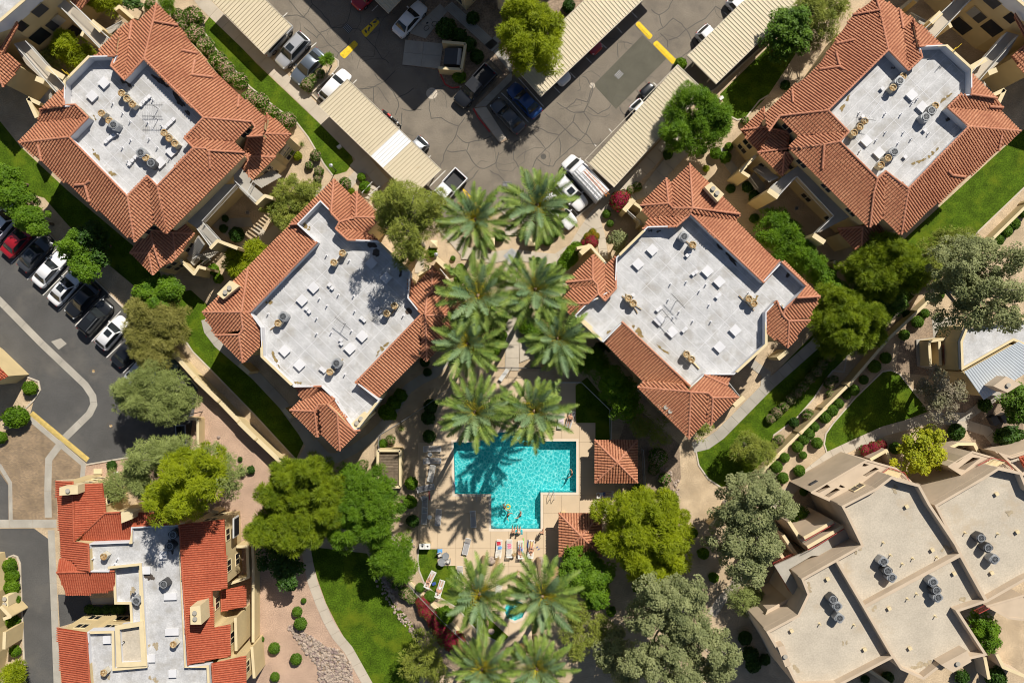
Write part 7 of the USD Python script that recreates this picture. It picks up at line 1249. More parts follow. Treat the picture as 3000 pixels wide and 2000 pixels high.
# --- shrubs
def shrub_proto(kind, seed):
    g = np.random.default_rng(seed); r = thing('shrub', '-', 'shrub', (0, 0, -60))
    if kind == 'agave':
        V, F = [], []
        for i in range(50):
            a, e = i * 2.4, math.radians(85 - i * 1.7); d = np.array([math.cos(a) * math.cos(e), math.sin(a) * math.cos(e), math.sin(e)]); s = np.array([-math.sin(a), math.cos(a), 0]) * .05
            V += [s * 1 + [0, 0, .1], -s + [0, 0, .1], d * 1.0 + [0, 0, .05]]; F.append([3 * i, 3 * i + 1, 3 * i + 2])
        raw('leaves', V, F, M['lf_sage'], r); return r
    n, sq, style, size, mat = {'ball': (1700, .95, 'broad', .13, 'lf_mid'), 'loose': (1500, .85, 'broad', .2, 'lf_bright'), 'dark': (1300, .8, 'broad', .16, 'lf_dark'), 'oleander': (1300, .85, 'broad', .15, 'lf_mid'), 'crimson': (1300, .8, 'broad', .13, 'lf_mid'), 'orange': (1100, .75, 'broad', .12, 'lf_bright'), 'pale': (900, .8, 'feather', .2, 'lf_grey'), 'lime': (1200, .85, 'broad', .15, 'lf_lime'), 'hedge': (1700, .9, 'broad', .15, 'lf_bright')}[kind]
    lump = 0 if kind in ('ball',) else .16
    d = unit(g.normal(0, 1, (n, 3)) + [0, 0, .5]); d[:, 2] = np.abs(d[:, 2]) * np.where(g.uniform(0, 1, n) < .25, -.4, 1)
    nz = meshkit.noise(d * 2.3 + seed, seed) * 2 - 1; rad = (1 + lump * nz) * g.uniform(.82, 1.02 + lump * .3, n)
    p = d * rad[:, None] * [1, 1, sq] + [0, 0, .72]
    nn = unit(d * .7 + g.normal(0, .5, (n, 3))); a = unit(np.cross(nn, g.normal(0, 1, (n, 3)))); b = np.cross(nn, a); s = (size * g.uniform(.7, 1.3, n))[:, None]
    if style == 'feather': b = unit(d + g.normal(0, .4, (n, 3))); a = unit(np.cross(b, g.normal(0, 1, (n, 3)))) * .3
    V, F = quads(p, a * s * .6, b * s * .7); raw('leaves', V, F, M[mat], r)
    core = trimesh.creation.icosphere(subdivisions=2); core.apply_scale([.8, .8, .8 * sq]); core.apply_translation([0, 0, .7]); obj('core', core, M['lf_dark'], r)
    obj('stem', tube([[0, 0, -.1], [0, 0, .5]], .07, 6), M['bark'], r)
    fl = {'oleander': ('lf_pink', 300, .12), 'crimson': ('lf_crimson', 900, .13), 'orange': ('lf_orange', 420, .1)}.get(kind)
    if fl:
        m = fl[1]; d = unit(g.normal(0, 1, (m, 3)) + [0, 0, .8]); d[:, 2] = np.abs(d[:, 2]); nz = meshkit.noise(d * 2.3 + seed, seed) * 2 - 1
        if kind == 'oleander': d = d[nz > -.25]; nz = nz[nz > -.25]
        p = d * ((1 + lump * nz) * 1.05)[:, None] * [1, 1, sq] + [0, 0, .74]; nn = unit(d + g.normal(0, .35, d.shape)); a = unit(np.cross(nn, g.normal(0, 1, d.shape))); b = np.cross(nn, a); V, F = quads(p, a * fl[2] * .5, b * fl[2] * .5); raw('flowers', V, F, M[fl[0]], r)
    return r
SHK = {'ball': 'round clipped green', 'loose': 'loose bright green', 'dark': 'dark shaded green', 'oleander': 'pink flowering oleander', 'crimson': 'crimson flowering', 'orange': 'orange flowering', 'pale': 'pale silvery', 'lime': 'yellow lime', 'agave': 'spiky grey agave', 'hedge': 'dense green hedge'}
nsh = [0]
def shrubs(kind, where, pts, group=None, by='top', flat=1.0):
    """pts: (u, v, r px); the labels number them from one side"""
    pts = sorted(pts, key=lambda p: p[1] if by == 'top' else p[0]); side = 'from top' if by == 'top' else 'from left'
    for i, p in enumerate(pts):
        u, v, r = p[:3]; zc = r / S * .75 * flat; q = W(u, v, zc); sc = r / S; nsh[0] += 1
        lab = f'{SHK[kind]} shrub{"" if len(pts) == 1 else ", " + ordinal(i) + " " + side + ","} {where}'
        var = nsh[0] % (3 if kind in ('ball', 'oleander', 'loose', 'dark') else 2)
        sxy = (sc * (p[3] / r if len(p) > 3 else 1), sc, sc * flat)
        put(f'sh_{kind}{var}', lambda: shrub_proto(kind, 7 + var * 13), 'shrub', lab, 'shrub', (q[0], q[1], 0), rng.uniform(0, 6.28) if len(p) < 4 else 0, group or f'{SHK[kind]} shrubs {where}', sxy)
shrubs('oleander', 'along the right side of the upper left building', [(523, 48, 20), (568, 51, 28), (539, 73, 22), (574, 105, 28), (603, 137, 26), (640, 180, 27), (662, 202, 24), (673, 226, 22), (705, 239, 24), (733, 287, 22), (763, 300, 26), (798, 332, 22), (842, 354, 25), (442, 19, 18)])
shrubs('oleander', 'in the gravel corner below the narrow lawn strip', [(925, 456, 16), (906, 485, 12), (935, 502, 14), (931, 525, 12)]); shrubs('lime', 'in gravel by the corner of the upper left building', [(872, 457, 13)]); shrubs('agave', 'in gravel beside the narrow lawn edge', [(882, 421, 14)])
shrubs('oleander', 'on the small planted island between cars', [(900, 249, 19), (915, 233, 16), (938, 217, 14)])
shrubs('dark', 'around the rubbish enclosure on the shaded island', [(1308, 86, 30), (1346, 108, 22), (1372, 130, 22), (1397, 166, 20), (1385, 54, 18)]); shrubs('loose', 'beside the black pickup below the rubbish enclosure', [(1346, 226, 18)]); shrubs('agave', 'behind the bicycle on the shaded pad', [(1284, 95, 14)])
shrubs('loose', 'beside the steps left of the leaning olive tree', [(1069, 548, 16), (1059, 519, 12), (1110, 578, 14)], by='left'); shrubs('oleander', 'below the long carport end', [(1011, 537, 17)]); shrubs('lime', 'under the flowering shrub below the long carport', [(1030, 561, 10)])
shrubs('ball', 'around the upper left palm of the court', [(1464, 691, 17), (1425, 706, 17), (1327, 757, 8)], by='left'); shrubs('loose', 'near the lamp in the palm court', [(1349, 790, 16), (1325, 795, 10), (1266, 740, 14), (1206, 758, 8)], by='left'); shrubs('crimson', 'between the palms in the middle of the walk', [(1464, 809, 16)])
shrubs('ball', 'under the upper right palm of the court', [(1533, 688, 15), (1576, 707, 14), (1604, 706, 15), (1627, 682, 15)], by='left'); shrubs('crimson', 'large, beside the top of the right building', [(1819, 589, 31)]); shrubs('oleander', 'next to the large crimson bush', [(1867, 548, 14), (1848, 556, 12)]); shrubs('ball', 'in shade left of the right building entry', [(1777, 627, 13), (1787, 655, 11)])
shrubs('orange', 'in the bed by the right court path', [(1736, 680, 11), (1723, 694, 14), (1745, 692, 12)], by='left'); shrubs('crimson', 'in the bed by the right court path', [(1733, 710, 20), (1712, 712, 12)], by='left'); shrubs('hedge', 'left of the right building wing', [(1688, 730, 20), (1669, 755, 24), (1653, 772, 20), (1675, 738, 18)]); shrubs('dark', 'beside the path junction of the palm walk', [(1576, 765, 11)])
shrubs('loose', 'right of the path below the middle left building', [(1133, 1206, 22), (1174, 1158, 18), (1155, 1178, 20), (1148, 1215, 14)]); shrubs('dark', 'in the shade above the pool garden', [(1254, 1223, 20), (1257, 1277, 18), (1262, 1190, 20), (1245, 1060, 14), (1252, 1090, 12)]); shrubs('oleander', 'above the pump enclosure', [(1145, 1287, 14)]); shrubs('hedge', 'above the pump enclosure', [(1122, 1299, 13)]); shrubs('oleander', 'left of the pump enclosure', [(1062, 1363, 17), (1091, 1383, 12)])
shrubs('loose', 'between the pump enclosure and the pool deck', [(1206, 1415, 18), (1203, 1469, 18)]); shrubs('dark', 'left of the deck below the pool garden bushes', [(1209, 1525, 18)]); shrubs('agave', 'like a little fan palm left of the deck', [(1195, 1556, 17)]); shrubs('agave', 'below the fence by the sun dappled gravel', [(1175, 1255, 16)]); shrubs('agave', 'like a little fan palm below the curved lawn', [(1362, 1832, 20)])
shrubs('ball', 'on the kerb of the curved sunbather lawn', [(1231, 1720, 14), (1260, 1745, 17)]); shrubs('loose', 'with red blooms right of the crimson flower strip', [(1305, 1800, 25)])
shrubs('crimson', 'in the long crimson strip beside the big lawn', [(1238, 1765, 20), (1247, 1787, 20), (1267, 1806, 22), (1276, 1825, 20), (1289, 1847, 22), (1305, 1866, 24), (1321, 1876, 22), (1340, 1866, 20), (1318, 1890, 16), (1352, 1880, 14), (1372, 1905, 12)])
shrubs('oleander', 'at the shaded corner of the big lawn', [(1165, 1707, 20), (1187, 1736, 19), (1150, 1690, 16), (1205, 1750, 16)]); shrubs('ball', 'in the pink gravel left of the big lawn', [(871, 1790, 15), (881, 1825, 19), (804, 1897, 17), (868, 1929, 17), (806, 1981, 14), (890, 1758, 8), (766, 1871, 9)])
shrubs('ball', 'in the row along the right garden wall', [(2594, 1048, 17), (2561, 1073, 19), (2530, 1112, 14), (2500, 1142, 17), (2480, 1157, 13), (2457, 1182, 15), (2437, 1202, 18), (2416, 1222, 18), (2385, 1250, 15), (2368, 1271, 18), (2354, 1287, 16), (2336, 1308, 17), (2298, 1340, 15), (2274, 1367, 18)])
shrubs('ball', 'between the wall row and the right path', [(2393, 1297, 17), (2352, 1333, 12), (2341, 1378, 17), (2293, 1399, 17)]); shrubs('ball', 'below the right path by the beige block', [(2448, 1378, 19), (2408, 1403, 18), (2381, 1418, 13), (2354, 1440, 12), (2623, 1312, 18)], by='left'); shrubs('dark', 'between the right houses', [(2884, 1186, 19), (2955, 1277, 30, 40), (2800, 1265, 24)], by='left')
shrubs('crimson', 'on the terrace wall of the beige block', [(2535, 1318, 17), (2560, 1312, 20), (2582, 1304, 16)], by='left')
shrubs('ball', 'on outer side of the upper right garden wall', [(2996, 624, 15), (2970, 656, 18), (2945, 678, 19), (2923, 704, 17), (2750, 863, 16), (2709, 918, 14), (2687, 943, 18), (2648, 981, 16)])
shrubs('oleander', 'in the pink strip of the shaded lawn', [(2428, 1045, 15), (2410, 1068, 15), (2392, 1090, 16), (2372, 1110, 15), (2352, 1132, 16), (2335, 1150, 15), (2315, 1170, 16), (2296, 1190, 15), (2276, 1208, 16), (2258, 1226, 14)]); shrubs('oleander', 'in bed between the lawn and garden wall', [(2428, 1122, 16), (2445, 1112, 12), (2432, 1155, 12), (2366, 1215, 18), (2282, 1288, 15)]); shrubs('dark', 'in the lower bed by the garden wall', [(2325, 1237, 15), (2655, 920, 12)])
shrubs('oleander', 'right of the upper pool pavilion', [(1927, 1338, 27), (1946, 1402, 18), (1943, 1437, 15), (1915, 1375, 16), (1950, 1430, 12)]); shrubs('hedge', 'below the upper pavilion by the fence', [(1870, 1434, 18)]); shrubs('agave', 'below the upper pool pavilion', [(1841, 1443, 15)]); shrubs('lime', 'small, below the upper pool pavilion', [(1816, 1469, 10)])
shrubs('hedge', 'below the bright feathery tree by the carport', [(2096, 450, 17), (2125, 462, 16), (2135, 430, 12)], by='left'); shrubs('dark', 'beside the shaded walk by the centre carport', [(1956, 453, 14), (2058, 440, 13)]); shrubs('lime', 'at the top of the right building by the walk', [(2068, 494, 10)]); shrubs('oleander', 'reddish, by the tile wing of the upper right building', [(2182, 354, 12)]); shrubs('loose', 'at the corner of the centre right carport', [(1993, 188, 17)]); shrubs('dark', 'beside the top centre carport', [(1666, 19, 18)])
shrubs('dark', 'by yellow stair wall of the upper right building', [(2140, 553, 13), (2210, 575, 17), (2190, 548, 16), (2300, 250, 14)])
shrubs('hedge', 'by the rounded kerb at the left edge', [(89, 1137, 20)]); shrubs('hedge', 'large oval, by the left drive', [(50, 1222, 30, 38)]); shrubs('hedge', 'small, below the large oval one at the left edge', [(5, 1281, 16)]); shrubs('dark', 'small, at the gravel corner by the left drive', [(328, 1363, 14)]); shrubs('dark', 'in pink gravel right of the yellow tree', [(670, 1338, 8), (704, 1344, 7), (735, 1376, 12)], by='left'); shrubs('pale', 'in pink gravel right of the yellow tree', [(708, 1383, 13)])
shrubs('hedge', 'in the clipped strip beside the left drive', [(30, 1655, 20), (37, 1685, 20), (35, 1717, 22), (41, 1755, 19), (40, 1819, 19), (45, 1905, 16)]); shrubs('dark', 'in the courtyard of the orange townhouse', [(262, 1783, 14), (287, 1790, 14), (312, 1784, 13), (335, 1784, 13), (356, 1784, 14)], by='left')
shrubs('dark', 'along the bottom edge below the beige block', [(2534, 1988, 12), (2601, 1982, 17), (2818, 1981, 20), (2916, 1981, 28)], by='left'); shrubs('dark', 'in the shade left of the beige block', [(2182, 1867, 20), (2198, 1915, 22), (2205, 1946, 22), (2240, 1930, 16)]); shrubs('dark', 'in the shaded courtyard of the upper left building', [(695, 688, 22), (655, 670, 12), (660, 640, 10)], by='left'); shrubs('loose', 'below the stair wall of the upper left building', [(625, 790, 16), (640, 815, 14), (600, 760, 12)])

shrubs('hedge', 'under the palms along the palm walk', [(1430, 955, 26), (1462, 985, 22), (1470, 930, 18), (1445, 1020, 22), (1542, 955, 22), (1565, 985, 26), (1595, 1015, 28), (1625, 1045, 24), (1660, 1030, 20), (1440, 890, 18), (1535, 905, 16), (1590, 930, 22)]); shrubs('loose', 'in the beds between the upper palms', [(1350, 860, 18), (1362, 905, 20), (1335, 930, 18), (1612, 790, 16), (1620, 820, 18), (1345, 820, 14), (1375, 830, 14), (1610, 900, 20)])
shrubs('dark', 'under the trees between the upper buildings', [(1790, 1010, 20), (1755, 1020, 16), (2345, 720, 22), (2290, 760, 18), (2210, 640, 14), (2440, 780, 18)]); shrubs('loose', 'under the silver trees at the bottom centre', [(1790, 1790, 14), (1870, 1715, 18), (1985, 1700, 16), (2090, 1690, 14), (2060, 1620, 16), (2030, 1560, 14)])
# ------------------------------------------------------------------ pool furniture and people
M['white'] = pm('white_plastic', (.68, .67, .64), .04, 3, rough=.45)
M['sling'] = pm('pale_sling_fabric', (.58, .56, .52), .06, 4, rough=.8)
M['slinggrey'] = pm('grey_sling_fabric', (.36, .36, .37), .06, 4, rough=.8)
for n_, c_ in (('towelpink', (.6, .22, .3)), ('towelblue', (.1, .3, .6)), ('towelteal', (.02, .35, .42)), ('towelyellow', (.62, .5, .2)), ('towelstripe', (.55, .45, .5)), ('swimred', (.5, .03, .05)), ('swimblack', (.02, .02, .022)), ('swimblue', (.04, .09, .3)), ('swimwhite', (.6, .6, .6)), ('hairdark', (.03, .02, .015)), ('hairblond', (.35, .22, .1)), ('limegreen', (.2, .6, .05)), ('shirtwhite', (.62, .64, .7))): M[n_] = pm(n_, c_, .08, 5, rough=.7)
def lounger_proto(key):
    r = thing('sun_lounger', '-', 'lounger', (0, 0, -60)); z = .32
    obj('frame', cat_([tube([(-1., y, z), (.35, y, z)], .03, 5) for y in (-.31, .31)] + [tube([(.3, y, z), (1.0, y, z + .38)], .03, 5) for y in (-.31, .31)] + [tube([(-1., -.31, z), (-1., .31, z)], .03, 5), tube([(1., -.31, z + .38), (1., .31, z + .38)], .03, 5)]), M['white'], r)
    for x, y in ((-.85, -.3), (-.85, .3), (.35, -.3), (.35, .3)): obj('leg', bx(x, y, z / 2, .05, .05, z), M['white'], r)
    for i in range(11):
        x = -.93 + i * .115; obj('strap', bx(x, 0, z + .01, .085, .62, .02), M[key], r)
    for i in range(6):
        t = (i + .6) / 6.2; obj('strap', bx(.3 + .7 * t, 0, z + .38 * t + .01, .085, .62, .02, 0, -.497), M[key], r)
    obj('towel', bx(-.15, 0, z + .024, .01, .01, .004), M[key], r) if False else None
    return r
def lounger(u, v, hd, label, key='sling', g='sun loungers on the pool deck'):
    p = W(u, v, .4); put('lounger' + key, lambda: lounger_proto(key), 'sun_lounger', label, 'lounger', (p[0], p[1], .05), math.atan2(-hd[1], hd[0]), g)
def tl(c, r, x, y): return T(c, r, (x, y))[0]
UP = (.12, -1)
for c, r, x, y, hd, lab, key in ((1, 2, 1620, 985, (-1, 0), 'pale sun lounger, upper of the side by side pair at left deck edge', 'slinggrey'), (1, 2, 1620, 1095, (-1, 0), 'pale sun lounger, lower of the side by side pair at left deck edge', 'slinggrey'), (1, 2, 1612, 1210, (.2, -1), 'tan sun lounger pointing up the deck below the side by side pair', 'sling'),
  (1, 2, 1550, 1500, (.05, -1), 'grey sun lounger at the far left of the deck by the gravel', 'slinggrey'), (1, 3, 1548, 30, (.1, -1), 'grey sun lounger in palm shade, left of a pair on the deck', 'slinggrey') , (1, 3, 1675, 45, (.1, -1), 'grey sun lounger in palm shade, right of a pair on the deck', 'slinggrey'), (1, 3, 1995, 60, (-.05, -1), 'grey sun lounger beside the left wall of the pool leg', 'slinggrey'), (1, 3, 1935, 310, (.25, -1), 'tilted grey sun lounger below the palm shadow star', 'slinggrey'), (1, 3, 1875, 565, (0, -1), 'pale sun lounger half under palm fronds at the curved lawn edge', 'sling'), (1, 3, 2055, 1045, (.05, -1), 'white sun lounger on the gravel below the palm at the curved lawn', 'sling'), (1, 3, 1600, 615, (-.45, .9), 'white sun lounger with a sunbather on the curved lawn', 'sling'), (1, 3, 1690, 700, (-.3, .95), 'small white lounger under the second sunbather on the curved lawn', 'sling'),
  (1, 3, 2232, 330, (-.08, 1), 'white sun lounger with a red and blue towel below the pool, first of four', 'sling'), (1, 3, 2328, 330, (0, 1), 'white sun lounger with a pale pink towel below the pool, second of four', 'sling'), (2, 3, 80, 340, (0, 1), 'white sun lounger with a blue towel and sunbather, third of four below the pool', 'sling'), (2, 3, 175, 335, (-.1, 1), 'yellow towelled sun lounger with a sunbather, fourth of four below the pool', 'sling'), (2, 2, 855, 1405, (-1, .05), 'sun lounger in pavilion shade with a person in blue lying on it', 'sling'), (2, 2, 820, 1510, (-.85, -.5), 'empty white sun lounger angled between the two pavilions', 'sling'), (2, 2, 535, 715, (.3, -1), 'sun lounger with a person at the upper right deck edge', 'slinggrey'), (2, 2, 450, 720, (.1, -1), 'sun lounger with patterned towels under the upper right palm', 'sling'), (1, 2, 1560, 1345, (-1, .2), 'grey deck lounger beside the red float at the left of the deck', 'slinggrey'), (1, 3, 2230, 700, (.2, -1), 'pale sun lounger almost hidden by the lower left palm fronds', 'sling')):
    lounger(*tl(c, r, x, y), hd, lab, key)
def towel(u, v, hd, mat, label, L=1.1, w=.55, z=.4, name='towel'):
    """cloth laid over straps: a thin rippled sheet"""
    p = W(u, v, z); n = 9; V = []
    for i in range(n):
        for j in range(5): V.append(((i / (n - 1) - .5) * L, (j / 4 - .5) * w * (1 + .06 * math.sin(i * 2.1)), z + .022 * math.sin(i * 1.7 + j) + .02 - .05 * (j in (0, 4))))
    F = [[i * 5 + j, (i + 1) * 5 + j, (i + 1) * 5 + j + 1] for i in range(n - 1) for j in range(4)] + [[i * 5 + j, (i + 1) * 5 + j + 1, i * 5 + j + 1] for i in range(n - 1) for j in range(4)]
    a = math.atan2(-hd[1], hd[0]); V = np.array(V); V = np.c_[V[:, 0] * math.cos(a) - V[:, 1] * math.sin(a) + p[0], V[:, 0] * math.sin(a) + V[:, 1] * math.cos(a) + p[1], V[:, 2]]
    raw(name, V, F, M[mat], label=label, category=name)
for c, r, x, y, mat, lab, L in ((1, 3, 2230, 285, 'swimred', 'red towel on the first white lounger below the pool', .4), (1, 3, 2240, 325, 'towelblue', 'blue bag cloth on the first white lounger below the pool', .35), (1, 3, 2328, 310, 'towelpink', 'pale pink towel on the second white lounger below the pool', .6), (2, 3, 78, 345, 'towelblue', 'light blue towel on the third lounger below the pool', .8), (2, 3, 178, 330, 'towelyellow', 'yellow towel on the fourth lounger below the pool', 1.5), (2, 2, 455, 735, 'towelstripe', 'patterned towel on the lounger under the upper right palm', .9), (1, 3, 1690, 355, 'towelblue', 'deep blue towel over the chair by the round table', .5), (1, 3, 1728, 430, 'towelblue', 'pale blue towel on the round table chair', .5)):
    towel(*tl(c, r, x, y), (0, 1), mat, lab, L)
# --- people: joints, hulls, one skin
SK = {'pelvis': ((0, 0, 0), .115), 'belly': ((0, 0, .16), .115), 'chest': ((0, 0, .34), .13), 'neck': ((0, 0, .5), .055), 'head': ((0, 0, .66), .1)}
def person(label, loc, yaw, pose, suit='swimred', hair='hairdark', female=True, pitch=0., group=None, shirt=None):
    """pose gives limb directions in the body's own frame: x forward, y left, z towards the head"""
    J = {k: (np.array(p, float), r) for k, (p, r) in SK.items()}; sw = .17 if female else .2
    def ch(a, pts): return [(np.array(p, float), r) for p, r in pts]
    bones = []
    def link(a, b): bones.append((a, b))
    for y in (-.06, .06):
        bones.append(((np.array([0, y, 0]), .11), (np.array([0, y * 1.1, .16]), .1))); bones.append(((np.array([0, y * 1.1, .16]), .1), (np.array([.0, y * 1.6, .36]), .115)))
    bones.append(((np.array([0, -.06, 0]), .11), (np.array([0, .06, 0]), .11))); bones.append(((np.array([0, -.1, .38]), .1), (np.array([0, .1, .38]), .1))); bones.append(((np.array([0, 0, .42]), .075), (np.array([.01, 0, .54]), .055)))
    for s in (-1, 1):
        sh = (np.array([0, s * sw, .43]), .062); el = sh[0] + unit(np.array(pose.get('arm%d' % s, (0, s * .25, -1)), float)) * .29; wr = el + unit(np.array(pose.get('fore%d' % s, (.1, s * .1, -1)), float)) * .25
        bones += [((np.array([0, s * .1, .42]), .08), sh), (sh, (el, .045)), ((el, .045), (wr, .03))]
        fd = unit(wr - el); sd = unit(np.cross(fd, [.3, 1, .2])); pm_ = wr + fd * .08; bones += [((wr, .028), (pm_ + sd * .03, .022)), ((wr, .028), (pm_ - sd * .03, .022))]
        for k, l_ in zip((-.033, -.011, .011, .033), (.065, .078, .075, .058)):
            a = pm_ + sd * k; m = a + fd * l_ * .55; e = m + unit(fd + np.cross(sd, fd) * .5) * l_ * .45; bones += [((a, .0105), (m, .0095)), ((m, .0095), (e, .0085))]
        th = wr + fd * .03 + sd * -.03 * s; bones.append(((th, .012), (th + unit(fd * .7 - sd * .7 * s) * .06, .0095)))
        hip = (np.array([0, s * .09, -.02]), .1); kn = hip[0] + unit(np.array(pose.get('leg%d' % s, (0, s * .08, -1)), float)) * .43; an = kn + unit(np.array(pose.get('shin%d' % s, (0, s * .02, -1)), float)) * .42
        ft = an + unit(np.array(pose.get('foot%d' % s, (1, 0, -.15)), float)) * .19; bones += [(hip, (kn, .06)), ((kn, .06), (kn * .55 + an * .45 + [-.015, 0, 0], .056)), ((kn * .55 + an * .45 + [-.015, 0, 0], .056), (an, .036)), ((an, .04), (ft, .032))]
    hd = np.array([.02, 0, .68]); head = [((hd, .092), (hd + [.025, 0, -.07], .068)), ((hd + [-.02, 0, .02], .095), (hd, .092)), ((hd + [.085, 0, -.015], .016), (hd + [.1, 0, -.035], .017))] + [((hd + [0, s * .092, -.01], .018), (hd + [-.01, s * .094, -.035], .014)) for s in (1, -1)]
    bones += head + [((np.array([.01, 0, .54]), .055), (hd + [0, 0, -.06], .06))]
    if female: bones += [((np.array([.085, s * .07, .33]), .062), (np.array([.05, s * .07, .36]), .07)) for s in (1, -1)]
    def sph(c, r): return m3.Manifold.sphere(r, 12 if r > .03 else 8).translate(list(map(float, c)))
    hulls = [m3.Manifold.batch_hull([sph(*a), sph(*b)]) for a, b in bones]; body = m3.Manifold.batch_boolean(hulls, m3.OpType.Add)
    mm = body.to_mesh(); tm = trimesh.Trimesh(mm.vert_properties[:, :3], mm.tri_verts); trimesh.smoothing.filter_taubin(tm, iterations=3)
    Rm = trimesh.transformations.rotation_matrix(pitch, [0, 1, 0]); p = thing('person', label, 'person', loc, yaw, group)
    def put_(n, m, mat): m = m.copy(); m.apply_transform(Rm); obj(n, m, mat, p, smooth=True)
    put_('body', tm, M['skin'])
    hm = trimesh.creation.icosphere(subdivisions=2, radius=.108); hm.apply_scale([1.02, 1, 1.02]); hm.vertices[:] += hd + [-.02, 0, .028]; k = hm.vertices[:, 0] - hd[0] - (hm.vertices[:, 2] - hd[2]) * .9 > .03; hm.vertices[k] = hd + [-.02, 0, .02] + (hm.vertices[k] - hd - [-.02, 0, .02]) * .8; put_('hair', hm, M[hair])
    eyes = cat_([trimesh.creation.icosphere(subdivisions=1, radius=.012).apply_translation(hd + [.086, s * .034, .008]) for s in (1, -1)]); put_('eyes', eyes, M['hairdark']); put_('mouth', bx(*(hd + [.09, 0, -.062]), .014, .042, .01), M['towelpink'])
    def skin_off(parts, off):
        h = m3.Manifold.batch_boolean([m3.Manifold.batch_hull([sph(a, r + off) for a, r in pr]) for pr in parts], m3.OpType.Add).to_mesh(); return trimesh.Trimesh(h.vert_properties[:, :3], h.tri_verts)
    sp = [[(np.array([0, -.06, 0.0]), .11), (np.array([0, .06, 0.0]), .11), (np.array([0, 0, -.04]), .1), (np.array([0, 0, .06]), .11)]]
    if not female:
        for s in (1, -1): hp = np.array([0, s * .09, -.02]); sp.append([(hp, .1), (hp + unit(np.array(pose.get('leg%d' % s, (0, s * .08, -1)), float)) * .18, .085)])
    put_('swimsuit', skin_off(sp, .008), M[suit])
    if female: put_('top', skin_off([[(np.array([.085, s * .07, .33]), .064), (np.array([.05, s * .08, .35]), .07)] for s in (1, -1)], .008), M[suit])
    if shirt: put_('shirt', skin_off([[(np.array([0, y, .1]), .11), (np.array([0, y * 1.6, .38]), .115)] for y in (-.07, .07)] + [[(np.array([0, -.1, .38]), .1), (np.array([0, .1, .38]), .1)]], .012), M[shirt])
    return p
LIE = {'arm1': (-.1, .5, -.9), 'arm-1': (-.05, -.4, -.9), 'fore1': (.2, -.2, -1), 'fore-1': (.1, .2, -1), 'leg1': (.1, .12, -1), 'leg-1': (.0, -.1, -1), 'shin1': (-.05, 0, -1), 'foot1': (1, .2, -.4), 'foot-1': (1, -.2, -.4)}
BENT = {**LIE, 'leg1': (.75, .1, -1), 'shin1': (-.8, 0, -1), 'arm-1': (.1, -.8, .7), 'fore-1': (.1, .7, .7)}
STAND = {'arm1': (.1, .3, -1), 'arm-1': (.05, -.25, -1)}; WALK = {'arm1': (.4, .2, -1), 'arm-1': (-.4, -.2, -1), 'leg1': (-.35, .05, -1), 'leg-1': (.4, -.05, -1), 'shin1': (-.6, 0, -1), 'shin-1': (.1, 0, -1)}
SIT = {'leg1': (1, .12, -.05), 'leg-1': (1, -.15, -.05), 'shin1': (.35, 0, -1), 'shin-1': (.2, 0, -1), 'arm1': (-.3, .3, -1), 'arm-1': (-.3, -.3, -1)}
SWIM = {'arm1': (.5, .9, .3), 'fore1': (.6, .2, .5), 'arm-1': (.5, -.9, .3), 'fore-1': (.6, -.2, .5), 'leg1': (0, .3, -1), 'leg-1': (.2, -.2, -1), 'shin1': (-.5, 0, -1), 'shin-1': (-.2, 0, -1)}
def lie(c, r, x, y, headdir, label, pose=LIE, z=.5, **k):
    """lying on the back, head towards headdir"""
    p = W(*tl(c, r, x, y), z); person(label, (p[0], p[1], z), math.atan2(-headdir[1], headdir[0]) , pose, pitch=-math.pi / 2 + math.pi, group=None, **k)
def lie_back(c, r, x, y, hd, label, pose=LIE, z=.5, **k):
    p = W(*tl(c, r, x, y), z); a = math.atan2(-hd[1], hd[0]); per = person(label, (p[0], p[1], z), a + math.pi, pose, pitch=-math.pi / 2 + .15, **k); return per
lie_back(1, 3, 1592, 625, (-.45, .9), 'tanned person in black swimwear lying on the white lounger on the curved lawn', BENT, .52, suit='swimblack')
lie_back(1, 3, 1687, 700, (-.3, .95), 'person in white swimwear lying on the small lounger on the curved lawn', LIE, .52, suit='swimwhite', female=False)
lie_back(2, 3, 80, 355, (0, 1), 'person in blue shorts lying on the third lounger below the pool', BENT, .52, suit='swimblue', female=False)
lie_back(2, 3, 178, 335, (-.1, 1), 'person in dark swimwear lying on the yellow towelled lounger', LIE, .54, suit='swimblack', hair='hairblond')
lie_back(2, 2, 530, 715, (.3, -1), 'person lying on the lounger at the upper right deck edge', LIE, .52, suit='swimblack', female=False)
lie_back(2, 2, 840, 1400, (-1, .05), 'person in a pale blue shirt lying in the pavilion shade', LIE, .54, suit='swimblue', female=False, shirt='shirtwhite')
def stand(c, r, x, y, yaw, label, pose=STAND, hip=.9, z=.05, **k):
    p = W(*tl(c, r, x, y), z + hip); person(label, (p[0], p[1], z + hip), yaw, pose, **k)
stand(2, 3, 275, 185, -1.9, 'person in dark swimwear walking on the deck right of the pool steps', WALK, suit='swimblack')
stand(2, 3, 15, 180, 1.5, 'person sitting on the pool edge, left of the teal towel', SIT, .14, suit='swimblack'); stand(2, 3, 62, 180, 1.5, 'person sitting on the pool edge on the teal towel', SIT, .16, suit='swimwhite', hair='hairblond')
